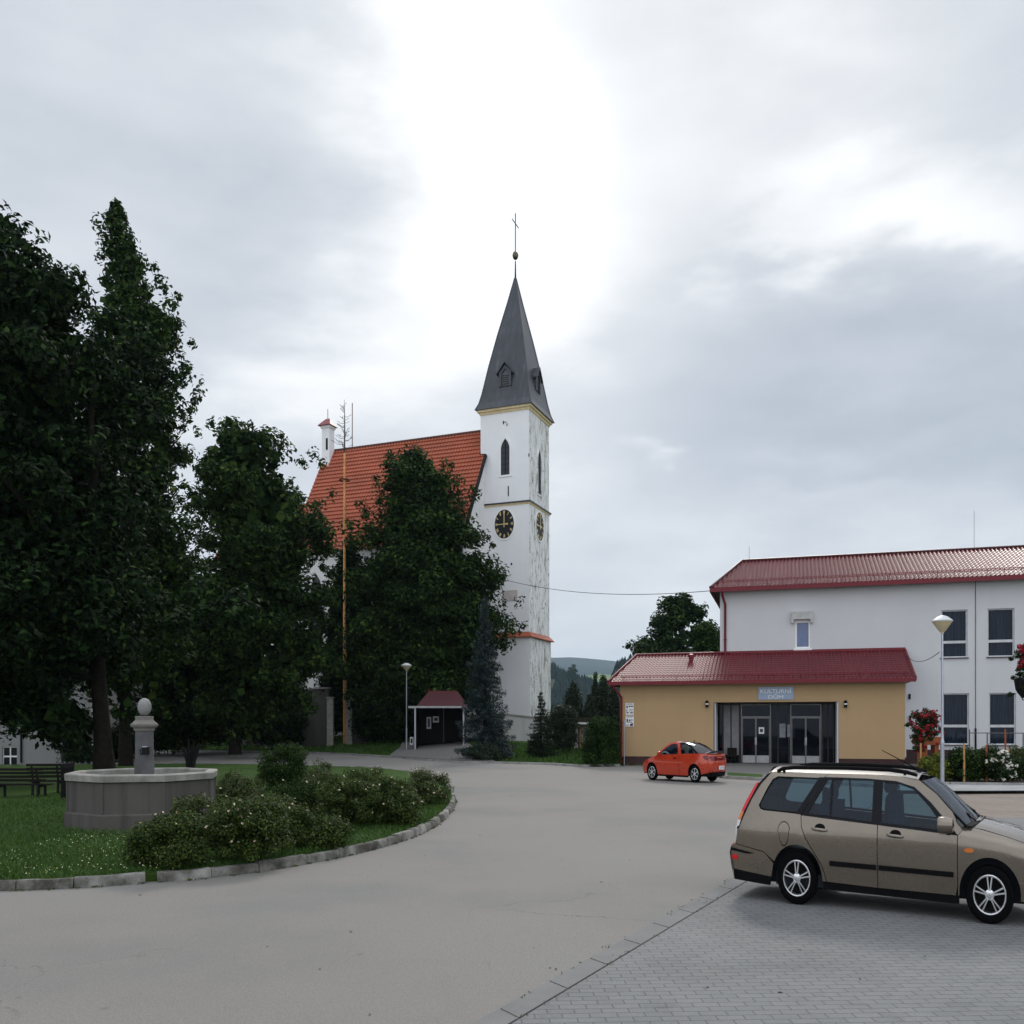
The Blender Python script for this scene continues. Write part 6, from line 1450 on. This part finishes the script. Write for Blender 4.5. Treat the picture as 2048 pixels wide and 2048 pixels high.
class Car:
    def __init__(s, root, W, zs): s.root = root; s.W = W; s.zs = zs
    def z(s, mb): mb.v = [(x,y,z*s.zs) for x,y,z in mb.v]; return mb
    def panel_mb(s, mb, outline, side, holes=(), off=0.0, thick=.03, grid=.09, m=0):
        """a piece of bodywork: an outline in side view laid on the car's curved flank, with a folded edge"""
        o = resample(outline, grid*.8); hs = [resample(h, grid*.8) for h in holes]
        pts = [Vector(p) for p in o]; edges = [(i,(i+1)%len(o)) for i in range(len(o))]
        for h in hs:
            b = len(pts); pts += [Vector(p) for p in h]; edges += [(b+i, b+(i+1)%len(h)) for i in range(len(h))]
        allp = o+[p for h in hs for p in h]
        x0, x1 = min(p[0] for p in o), max(p[0] for p in o); z0, z1 = min(p[1] for p in o), max(p[1] for p in o)
        nx, nz = int((x1-x0)/grid), int((z1-z0)/(grid*.7))
        for i in range(1, nx+1):
            for j in range(1, nz+1):
                q = (x0+(x1-x0)*i/(nx+1), z0+(z1-z0)*j/(nz+1))
                if pip(*q, o) and not any(pip(*q, h) for h in hs) and min(math.dist(q,a) for a in allp) > grid*.4: pts.append(Vector(q))
        v2, e2, f2, *_ = delaunay_2d_cdt(pts, edges, [], 0, 1e-5)
        V = [(p.x, side*(s.W(p.x,p.y)+off), p.y) for p in v2]; Fs = []
        for f in f2:
            cx = sum(v2[i].x for i in f)/len(f); cz = sum(v2[i].y for i in f)/len(f)
            if pip(cx,cz,o) and not any(pip(cx,cz,h) for h in hs):
                a = sum(v2[f[i]].x*v2[f[(i+1)%len(f)]].y-v2[f[(i+1)%len(f)]].x*v2[f[i]].y for i in range(len(f)))
                g = tuple(f) if a > 0 else tuple(f[::-1]); Fs.append(g if side < 0 else g[::-1])
        cnt = {}
        for f in Fs:
            for i in range(len(f)): k = (f[i], f[(i+1)%len(f)]); cnt[k] = 1
        bd = [k for k in cnt if (k[1],k[0]) not in cnt]
        if thick:
            mp_ = {}
            for a, b in bd:
                for q in (a,b):
                    if q not in mp_: mp_[q] = len(V); x,y,z = V[q]; V.append((x, y-side*thick, z))
                Fs.append((b,a,mp_[a],mp_[b]))
        mb.add(V, Fs, m); return mb
    def panel(s, name, outline, side, mat, parent=None, holes=(), off=0.0, thick=.03, grid=.09):
        mb = s.panel_mb(MB(), outline, side, holes, off, thick, grid)
        return s.z(mb).build(name, mat, parent or s.root, 50)
    def loft(s, name, rows, mat, parent=None, ny=14, cs=0.0, cz=0.0, off=(0,0), flip=False, p=2.0, mb=None, y0=-1, y1=1):
        """rows (s, z, half width) joined across the car, bulging by cs/cz in the middle"""
        own = mb is None; mb = mb or MB(); vs = []; n = ny+1
        for r in rows:
            csr = r[3] if len(r) > 3 else cs; czr = r[4] if len(r) > 4 else cz
            for j in range(n):
                t = y0+(y1-y0)*j/ny; b = 1-abs(t)**p; vs.append((r[0]+csr*b+off[0], t*r[2], r[1]+czr*b+off[1]))
        fs = [(i*n+j, i*n+j+1, (i+1)*n+j+1, (i+1)*n+j) for i in range(len(rows)-1) for j in range(ny)]
        if flip: fs = [f[::-1] for f in fs]
        mb.add(vs, fs)
        if own: return s.z(mb).build(name, mat, parent or s.root, 50)
    def box(s, name, b, mat, parent=None):
        return s.z(MB().box(*b)).build(name, mat, parent or s.root)
    def wheel(s, cx, cz, y, side, r, w, spokes, rimr, dbl=True):
        def ax(mb, f=1): mb.v = [(x, side*z*f, yy*s.zs) for x,yy,z in mb.v]; mb.f = [q[::-1] for q in mb.f] if side > 0 else mb.f; return mb
        t = ax(MB().lathe([(rimr*.6,-w*.45),(rimr*.98,-w*.5),(r*.93,-w*.5),(r*.985,-w*.42),(r,-w*.3),(r,w*.3),(r*.985,w*.42),(r*.93,w*.5),(rimr*1.06,w*.5),(rimr*1.0,w*.44)], 40, cap=False)).build('wheel', RUBBER, s.root, 40)
        t.location = (cx, side*y, cz*s.zs)
        mb = MB(); mb.lathe([(rimr*1.03,w*.47),(rimr*1.0,w*.50),(rimr*.93,w*.49),(rimr*.90,w*.40),(rimr*.88,-w*.3)], 40, cap=False)
        for k in range(spokes):
            a = PI/2+2*PI*k/spokes
            for d in ((-.15,.15) if dbl else (0,)):
                i = Vector((math.cos(a+d*1.2)*rimr*.22, math.sin(a+d*1.2)*rimr*.22, w*.43)); o = Vector((math.cos(a+d)*rimr*.93, math.sin(a+d)*rimr*.93, w*.41))
                mb.bar(i, o, rimr*(.085 if dbl else .2), .025)
        mb.lathe([(rimr*.30,w*.2),(rimr*.28,w*.44),(rimr*.18,w*.47),(.004,w*.475)], 20, cap=False)
        ax(mb).build('rim', CHROME, t, 35)
        ax(MB().lathe([(rimr*.87,-w*.2),(rimr*.87,-w*.02),(.01,-w*.01)], 24)).build('brake', TRIM, t)
        return t
ZS = 4/3
# ---- the champagne estate car
def W_estate(s, z):
    w = float(np.interp(z, [.15,.28,.45,.60,.72,.80,.86,.95,1.02,1.20,1.36,1.42,1.46], [.79,.815,.845,.862,.871,.870,.860,.832,.808,.745,.672,.635,.60]))
    if s < .7: w -= .10*((.7-s)/.7)**2
    if s > 3.4:
        w -= .16*((s-3.4)/1.05)**2
    if s > 3.1:
        zf = float(np.interp(s, [3.1,3.28,3.5,3.8,4.1,4.36], [1.02,.955,.93,.87,.79,.67])); k = (z-(zf-.16))/.16
        if k > 0: w -= min(1,(s-3.1)/.2)*.10*min(k,1.2)**2
    return w
wr, wf_ = Vector(G(1593,1811)), Vector(G(1979,1850.5))
hd_ = math.atan2(wf_.y-wr.y, wf_.x-wr.x); sc = (wf_-wr).length/2.54
est = thing('estate_car', 'champagne beige estate car with black roof rails parked on the grey pavers', 'car', (0,0,.012), hd_)
dirv = Vector((math.cos(hd_), math.sin(hd_), 0)); latv = Vector((-math.sin(hd_), math.cos(hd_), 0))
SC = sc*1.0
est.location = wr-dirv*1.04*SC+latv*.84*SC+Vector((0,0,.012)); est.scale = (SC, SC, 1.0)
K = Car(est, W_estate, ZS*.985)
q_out = [(.115,.625),(.55,.565)]+[p for p in arc(1.04,.30,.365,154,-3,18)]+[(1.465,.28),(1.40,.45),(1.28,.60),(1.17,.74),(1.11,.86),(1.095,.99),(1.395,1.408),(1.45,1.445),(.66,1.452),(.56,1.42),(.44,1.30),(.33,1.15),(.20,.93),(.13,.76)]
q_hole = [(.46,1.075),(.49,1.035),(.54,1.022),(1.06,1.0),(1.345,1.398),(.72,1.402),(.645,1.37),(.58,1.28)]
rd_out = [(1.475,.28),(2.165,.262),(2.165,.925),(1.105,.985),(1.12,.86),(1.18,.745),(1.29,.605),(1.41,.455)]
fd_out = [(2.175,.262),(3.17,.255),(3.19,.35),(3.19,.866),(2.175,.925)]
ff_out = [(3.20,.255),(3.215,.258)]+arc(3.58,.30,.365,183,20,18)+[(4.40,.46),(4.405,.56),(4.36,.665),(4.1,.785),(3.8,.865),(3.5,.925),(3.30,.955),(3.20,.868)]
fr_out = [(1.455,1.443),(1.41,1.41),(2.0,1.407),(2.40,1.388),(2.64,1.335),(2.86,1.18),(3.06,1.0),(3.195,.872),(3.30,.957),(3.12,1.10),(2.92,1.27),(2.70,1.40),(2.45,1.437),(2.0,1.45)]
wf_out = [(1.10,.99),(2.17,.93),(3.19,.870),(3.055,.998),(2.855,1.177),(2.635,1.331),(2.40,1.384),(2.0,1.403),(1.40,1.405)]
wh = [[(1.20,1.012),(1.505,.995),(1.505,1.382),(1.455,1.375)], [(1.535,.993),(2.09,.962),(2.09,1.385),(1.535,1.386)], [(2.215,.955),(2.95,.915),(3.00,.955),(2.84,1.135),(2.63,1.305),(2.42,1.362),(2.215,1.376)]]
for sd_ in (-1, 1):
    qp = K.panel('quarter_panel', q_out, sd_, CHAMP, holes=[q_hole])
    K.panel('quarter_window', q_hole, sd_, CARGLASS, off=-.012, thick=0)
    K.panel('window_seal', q_hole, sd_, TRIM, holes=[[(lerp(p[0],.86,.035),lerp(p[1],1.21,.08)) for p in q_hole]], off=.003, thick=.02)
    K.panel('pillar_trim', [(1.02,1.0),(1.10,.995),(1.40,1.405),(1.33,1.405)], sd_, GLOSSB, off=.006, thick=.01)
    if sd_ < 0:
        fl = [(.86+.085*math.cos(t)*(1 if math.sin(t) > 0 else .8), .80+(.105 if math.sin(t) > 0 else .15)*math.sin(t)) for t in [2*PI*i/20 for i in range(20)]]
        K.panel('fuel_flap', fl, sd_, CHAMP, qp, off=.005, thick=.012, grid=.05); K.panel('flap_gap', [(lerp(.86,p[0],1.09),lerp(.795,p[1],1.09)) for p in fl], sd_, TRIM, qp, holes=[fl], off=.0025, thick=.004, grid=.05)
    for nm, o, hx, mo in (('rear_door', rd_out, 1.27, [(1.515,.458),(2.155,.452),(2.155,.505),(1.515,.512)]), ('front_door', fd_out, 2.30, [(2.185,.452),(3.145,.44),(3.145,.492),(2.185,.505)])):
        d = K.panel(nm, o, sd_, CHAMP)
        K.panel('side_moulding', mo, sd_, TRIM, d, off=.018, thick=.02)
        mb = MB(); hz = .845 if nm == 'rear_door' else .825; yv = W_estate(hx,hz)
        cup = [(hx+.11+.075*math.cos(t), hz+.02+.045*math.sin(t)) for t in [2*PI*i/14 for i in range(14)]]
        K.panel('handle_recess', cup, sd_, TRIM, d, off=.002, thick=.003, grid=.05)
        mb.tube([(hx,sd_*(yv+.008),hz+.008),(hx+.04,sd_*(yv+.04),hz+.005),(hx+.17,sd_*(yv+.04),hz-.003),(hx+.21,sd_*(yv+.008),hz-.006)], [.014,.019,.019,.013], 8)
        K.z(mb).build('door_handle', CHAMP, d, 50)
    f = K.panel('front_fender', ff_out, sd_, CHAMP)
    K.panel('side_indicator', [(3.335+.06*math.cos(t), .725+.022*math.sin(t)) for t in [2*PI*i/16 for i in range(16)]], sd_, LENSA, f, off=.014, thick=.02, grid=.05)
    K.panel('roof_frame', fr_out, sd_, CHAMP)
    K.panel('window_frame', wf_out, sd_, GLOSSB, holes=wh, off=-.004)
    for h in wh: K.panel('side_window', h, sd_, CARGLASS, off=-.016, thick=0)
    K.panel('sill', [(1.42,.19),(3.21,.165),(3.21,.256),(2.17,.26),(1.47,.278),(1.42,.29)], sd_, TRIM, off=-.012, thick=.05)
    # bumper corner with rub strip and reflector
    b = K.panel('rear_bumper', [(.035,.40),(.06,.335),(.665,.285),(.683,.36),(.70,.44),(.56,.555),(.10,.622),(.04,.60),(.015,.52)], sd_, CHAMP, off=.016)
    K.panel('bumper_skirt', [(.07,.21),(.64,.185),(.668,.284),(.06,.334)], sd_, TRIM, b, off=.012); K.panel('rub_strip', [(.02,.548),(.03,.578),(.42,.535),(.30,.522)], sd_, TRIM, b, off=.024, thick=.01, grid=.05)
    K.panel('reflector', [(.042,.445),(.042,.50),(.145,.497),(.145,.445)], sd_, LENSR, b, off=.024, thick=.01, grid=.05)
    K.panel('lamp_surround', [(.125,.80),(.17,.90),(.30,1.13),(.43,1.315),(.56,1.43),(.60,1.43),(.47,1.31),(.35,1.15),(.225,.93),(.16,.80)], sd_, GLOSSB, off=.004, thick=.02, grid=.05)
    tl = K.panel('tail_light', [(.19,1.0),(.265,1.13),(.40,1.325),(.435,1.325),(.315,1.13),(.235,1.0)], sd_, LENSR, off=.012, thick=.03, grid=.04)
    K.panel('indicator_lens', [(.145,.905),(.187,.995),(.232,.995),(.195,.905)], sd_, LENSA, tl, off=.013, thick=.03, grid=.04); K.panel('reverse_lens', [(.128,.83),(.142,.90),(.192,.90),(.165,.83)], sd_, LENSC, tl, off=.012, thick=.03, grid=.04)
    K.panel('front_bumper', arc(3.58,.30,.368,20,-8,6)[::-1]+[(4.39,.455),(4.46,.40),(4.44,.22),(4.2,.20)][0:4], sd_, CHAMP, off=.012)
    hl = K.panel('headlight', [(4.12,.60),(4.38,.55),(4.36,.645),(4.12,.73)], sd_, LENSC, off=.006, grid=.05)
    mb = MB(); yv = W_estate(3.0,.95)          # mirror: shell, foot
    mb.lathe([(.012,-.10),(.075,-.085),(.092,-.02),(.092,.06),(.085,.075),(.004,.078)], 18)
    mb.v = [(3.05-z*1.15, sd_*(yv+.14+x*1.3), .975+y*.95) for x,y,z in mb.v]
    mi = K.z(mb).build('mirror', CHAMP, est, 50); mb = MB(); mb.tube([(3.10,sd_*(yv-.03),.90),(3.07,sd_*(yv+.10),.905)], [.045,.032], 8); K.z(mb).build('mirror_foot', TRIM, mi, 50)
    mb = MB(); mb.tube([(.70,sd_*.615,1.455),(.78,sd_*.612,1.488),(.95,sd_*.61,1.503),(1.7,sd_*.60,1.512),(2.3,sd_*.585,1.503),(2.52,sd_*.575,1.482),(2.66,sd_*.565,1.452)], [.020,.022,.022,.022,.022,.022,.018], 8)
    for s_ in (.80,2.50): mb.bar((s_,sd_*.605,1.45),(s_,sd_*.605,1.485),.06,.03,(1,0,0))
    rl = K.z(mb).build('roof_rail', TRIM, est, 50)
    for cx, cy in ((1.04,.745),(3.58,.745)): K.wheel(cx,.290,cy,sd_,.292,.185,5,.197)
# across: roof, tailgate, screens, bonnet, nose
ro = [(.60,1.445),(.85,1.452),(1.3,1.447),(1.8,1.448),(2.2,1.446),(2.48,1.436),(2.68,1.408)]
K.loft('roof', [(s_,z_,W_estate(s_,z_)-.012) for s_,z_ in ro], CHAMP, cz=.055, flip=True)
tg = [(.60,1.445),(.52,1.40),(.43,1.30),(.32,1.14),(.20,.93),(.135,.78),(.105,.62),(.12,.45)]
K.loft('tailgate', [(s_,z_,W_estate(max(s_,.13),z_)-.01,-.05,.05 if z_ > 1.4 else 0) for s_,z_ in tg], CHAMP, p=3)
K.loft('rear_window', [(s_,z_,W_estate(s_,z_)-.10,-.055,0) for s_,z_ in ((.50,1.375),(.43,1.30),(.32,1.14),(.245,1.02))], GLASSB, off=(-.012,0), p=3)
mb = MB(); K.loft('', [(.04,.60,.79,-.06),(.015,.52,.80,-.06),(.035,.40,.80,-.06),(.07,.21,.76,-.05)], None, mb=mb, p=4); K.loft('', [(.04,.60,.79,-.06),(.12,.625,.78,-.03)], None, mb=mb, p=4, flip=True); K.z(mb).build('rear_bumper_face', CHAMP, est, 50)
K.box('number_plate', (-.052,-.035,-.26,.26,.66,.77), WHITE)
ws = [(2.70,1.395,.622),(2.93,1.25,.695),(3.13,1.085,.755),(3.30,.955,.79)]
K.loft('windscreen', [(a,b,c,.13,.02) for a,b,c in ws], CARGLASS, flip=True)
mb = MB()
for sg in (-1,1): mb.tube([(a,sg*(c-.005),b+.004) for a,b,c in ws], .014, 6)
K.z(mb).build('screen_seal', TRIM, est, 50)
bo = [(3.30,.955),(3.5,.93),(3.8,.868),(4.1,.788),(4.30,.70),(4.37,.655)]
K.loft('bonnet', [(s_,z_+.002,W_estate(s_,z_)-.008,.12 if i == 0 else .09,.055 if i < 4 else .035) for i,(s_,z_) in enumerate(bo)], CHAMP, flip=True, p=2.4)
K.loft('cowl', [(3.28,.965,.78,.12,.035),(3.36,.952,.78,.13,.045)], TRIM, flip=True, off=(0,.008))
K.loft('front_face', [(4.37,.655,.62,.10,.03),(4.42,.56,.64,.10),(4.42,.46,.66,.10)], CHAMP, flip=True)
K.loft('front_bumper_face', [(4.40,.458,.68,.12),(4.47,.40,.68,.10),(4.45,.22,.67,.08)], CHAMP, flip=True); K.loft('grille', [(4.40,.60,.25,.02),(4.41,.51,.25,.02)], TRIM, flip=True, off=(.115,0))
mb = MB()
for a, b in (((3.40,-.45,.99),(3.14,-.30,1.135)),((3.41,.10,1.01),(3.20,.55,1.10))):
    mb.bar(a, b, .016, .012); d = Vector(b)-Vector(a); mb.bar(Vector(a)+d*.35+Vector((.0,0,.012)), Vector(b)+Vector((-.02,.05,.0)), .022, .008)
    mb.box(a[0]-.03,a[0]+.04,a[1]-.03,a[1]+.03,a[2]-.05,a[2]+.005)
K.z(mb).build('wiper', TRIM, est)
mb = MB(); mb.tube([(2.62,0,1.478),(2.52,0,1.53),(2.10,0,1.70)], [.016,.008,.004], 6); mb.lathe([(.035,0),(.025,.03),(.01,.045)], 10, (2.62,0,1.465)); K.z(mb).build('antenna', TRIM, est, 50)
# inside: hull, seats, dashboard, wheel
mb = MB(); mb.box(.16,4.2,-.60,.60,.20,.60); mb.box(.72,3.15,-.76,.76,.20,.34); mb.box(3.05,4.2,-.60,.60,.60,.80); K.z(mb).build('floor_pan', DARKIN, est)
mb = MB(); mb.box(3.02,3.30,-.70,.70,.60,.93); K.z(mb).build('dashboard', DARKIN, est)
for sy in (-.36,.36):
    mb = MB(); mb.lathe([(.05,0),(.23,.03),(.25,.15),(.24,.42),(.20,.60),(.10,.64),(.01,.645)], 12, (2.28,sy,.60), .34, 1.0); mb.lathe([(.08,0),(.13,.04),(.12,.14),(.06,.17),(.01,.175)], 10, (2.24,sy,1.25), .4, 1.0); mb.box(2.3,2.75,sy-.24,sy+.24,.55,.72); K.z(mb).build('front_seat', SEAT, est, 50)
    mb = MB(); mb.lathe([(.08,0),(.12,.04),(.11,.13),(.05,.16),(.01,.165)], 10, (1.36,sy,1.12), .4, 1.0); K.z(mb).build('rear_headrest', SEAT, est, 50)
mb = MB(); mb.box(1.30,1.45,-.64,.64,.55,1.10); mb.box(1.45,1.9,-.64,.64,.5,.70); K.z(mb).build('rear_seat', SEAT, est)
mb = MB(); mb.tube([(2.88+.05*math.sin(a), .36+.18*math.cos(a), .93+.17*math.sin(a)) for a in [2*PI*i/20 for i in range(21)]], .014, 6); K.z(mb).build('steering_wheel', TRIM, est, 50)
# ---- the red coupe
def W_coupe(s, z):
    w = float(np.interp(z, [.15,.28,.45,.60,.75,.88,.98,1.15,1.30,1.34], [.74,.77,.795,.80,.79,.765,.715,.62,.52,.49]))
    if s < .8: w -= .14*((.8-s)/.8)**2
    if s > 3.0: w -= .22*((s-3.0)/.92)**2
    return w
cf, cr_ = Vector(G(1307.5,1561)), Vector(G(1383,1565.5)); cm = (cf+cr_)/2
ch = math.atan2(.73,-.70)
cou = thing('coupe_car', 'small red coupe with dark wraparound rear glass parked before the ochre hall', 'car', (0,0,.01), ch)
dv = Vector((math.cos(ch), math.sin(ch), 0)); lv = Vector((-math.sin(ch), math.cos(ch), 0)); CS = .96
cou.location = cm-dv*(.80+1.215)*CS-lv*.78*CS+Vector((0,0,.01)); cou.scale = (CS,CS,1)
Q = Car(cou, W_coupe, ZS*.99)
wa, wb = .80, 3.23
low = [(.10,.30),(wa-.345,.25)]+arc(wa,.285,.35,180+4,-4,16)+[(wa+.37,.22),(wb-.37,.22)]+arc(wb,.285,.35,184,-4,16)+[(3.80,.25),(3.88,.35),(3.90,.48),(3.84,.60),(3.6,.70),(3.3,.78),(3.0,.85),(2.80,.90),(2.4,.905),(1.7,.93),(1.2,.955),(.7,.965),(.28,.97),(.12,.93),(.06,.78),(.05,.55)]
ar_ = [(1.55,.938),(1.70,.932),(1.86,1.24),(2.02,1.285),(2.25,1.25),(2.50,1.13),(2.84,.895),(2.95,.865),(2.55,1.18),(2.28,1.305),(2.02,1.335),(1.78,1.315)]
dw = [(1.72,.93),(2.83,.893),(2.49,1.125),(2.245,1.243),(2.02,1.278),(1.87,1.235)]
qw = [(.75,.966),(1.53,.94),(1.74,1.30),(1.45,1.27),(1.15,1.18)]
for sd_ in (-1,1):
    Q.panel('body_side', low, sd_, REDP, grid=.11)
    Q.panel('door_arch', ar_, sd_, REDP, off=.004)
    Q.panel('side_window', dw, sd_, CARGLASS, off=-.006, thick=0)
    Q.panel('quarter_glass', qw, sd_, CARGLASS if sd_ > 0 else GLASSB, off=-.004, thick=0); Q.panel('glass_band', [(.62,.972),(.75,.966),(1.15,1.18),(1.45,1.27),(1.74,1.30),(1.75,1.325),(1.40,1.31),(1.08,1.22)], sd_, GLOSSB, off=.003, thick=.02)
    Q.panel('tail_light', [(.045,.74),(.065,.88),(.11,.915),(.34,.90),(.36,.84),(.22,.76)], sd_, LENSD, off=.008, thick=.02, grid=.06)
    mb = MB(); mb.lathe([(.01,-.09),(.07,-.07),(.085,.02),(.07,.07),(.005,.075)], 12); yv = W_coupe(2.72,.93); mb.v = [(2.72-z, sd_*(yv+.12+x), .95+y*.8) for x,y,z in mb.v]; Q.z(mb).build('mirror', REDP, cou, 50)
    mb = MB(); yv = W_coupe(1.85,.8); mb.bar((1.78,sd_*(yv+.012),.80),(1.95,sd_*(yv+.012),.795),.03,.03); Q.z(mb).build('door_handle', TRIM, cou)
    mb = Q.panel_mb(MB(), [(1.60,.23),(1.608,.23),(1.668,.93),(1.66,.93)], sd_, (), .003, .002, .05); Q.z(mb).build('door_seam', TRIM, cou)
    Q.panel('skirt_corner', [(.07,.35),(.46,.27),(.455,.235),(.12,.20)], sd_, TRIM, off=.006, thick=.02, grid=.06); Q.panel('sill', [(1.16,.215),(2.87,.215),(2.87,.16),(1.16,.16)], sd_, TRIM, off=-.01, thick=.04)
    for cx in (wa, wb): Q.wheel(cx,.285,.665,sd_,.287,.17,6,.19,False)
Q.loft('roof', [(1.74,1.318,.50),(2.02,1.335,.48),(2.28,1.305,.51),(2.42,1.245,.55)], REDP, cz=.035, flip=True)
Q.loft('rear_glass', [(.62,.975,.66,-.30,.01),(.85,1.08,.61,-.25,.02),(1.15,1.205,.555,-.15,.03),(1.45,1.30,.515,-.05,.035),(1.75,1.323,.50,0,.035)], GLASSB, flip=True)
Q.loft('windscreen', [(2.42,1.245,.55,.06,.03),(2.65,1.09,.62,.12,.02),(2.92,.875,.70,.20,.02)], CARGLASS, flip=True)
Q.loft('bonnet', [(2.88,.88,.71,.22,.04),(3.0,.85,.735,.20,.05),(3.3,.78,.72,.14,.06),(3.6,.70,.65,.10,.05),(3.84,.60,.56,.08,.03)], REDP, flip=True)
Q.loft('front_face', [(3.84,.60,.56,.08,.03),(3.90,.48,.57,.10),(3.88,.35,.58,.10),(3.80,.22,.58,.08)], REDP, flip=True)
Q.loft('boot_lid', [(.66,.972,.67,-.30),(.28,.975,.69,-.14),(.12,.93,.68,-.10)], REDP, p=3)
Q.loft('spoiler', [(.36,.985,.58,-.14,.045),(.20,.995,.60,-.16,.05),(.14,.96,.60,-.14,.03)], GLOSSB, p=3, off=(0,.012))
Q.loft('rear_face', [(.12,.93,.68,-.10),(.06,.78,.70,-.09),(.05,.55,.70,-.10),(.10,.30,.68,-.08),(.22,.20,.66,-.05)], REDP, p=3)
Q.loft('lamp_band', [(.065,.885,.62,-.10),(.050,.74,.64,-.09)], LENSD, p=3, off=(-.012,0)); Q.loft('lamp_stripe', [(.06,.855,.36,-.055),(.055,.835,.36,-.055)], LENSA, p=2, off=(-.062,0))
Q.loft('skirt', [(.085,.36,.67,-.08),(.11,.28,.67,-.08),(.20,.20,.65,-.06)], TRIM, p=3, off=(-.010,0)); Q.loft('fog_strip', [(.07,.385,.30,-.03),(.075,.365,.30,-.03)], LENSR, p=2, off=(-.075,0))
npl = Q.box('number_plate', (-.092,-.080,-.32,.10,.44,.56), WHITE)
tx_ = text('SUB 88', .34, .085*ZS*.99, INK, npl, (-.0935,-.11,.50*ZS*.99), (R(90),0,R(-90)), 'plate_text', .001)
mb = MB(); mb.box(.3,3.6,-.52,.52,.20,.62); mb.box(2.6,2.9,-.6,.6,.6,.86); mb.box(1.15,2.85,-.60,.60,.2,.34); Q.z(mb).build('floor_pan', DARKIN, cou)
for sy in (-.32,.32):
    mb = MB(); mb.lathe([(.05,0),(.21,.03),(.22,.4),(.12,.62),(.01,.64)], 10, (1.75,sy,.45), .4, 1.0); mb.box(1.75,2.2,sy-.22,sy+.22,.4,.55); Q.z(mb).build('front_seat', SEAT, cou, 50)
mb = MB(); mb.tube([(1.35,0,1.335),(1.30,0,1.40)], [.02,.012], 6); Q.z(mb).build('antenna', TRIM, cou)

# ------------------------------------------------------------------ haze
def haze(density):
    m = bpy.data.materials.new('haze_air'); m.use_nodes = True; nt = m.node_tree; nt.nodes.clear(); out = nt.nodes.new('ShaderNodeOutputMaterial')
    v = nt.nodes.new('ShaderNodeVolumePrincipled'); v.inputs['Color'].default_value = (.55,.77,1,1); v.inputs['Density'].default_value = density; v.inputs['Anisotropy'].default_value = .2
    nt.links.new(v.outputs[0], out.inputs['Volume'])
    tag(MB().box(-7000,7000,-90,6500,-420,480).build('haze', m), kind='stuff')
HAZE = .00007
if HAZE: haze(HAZE)
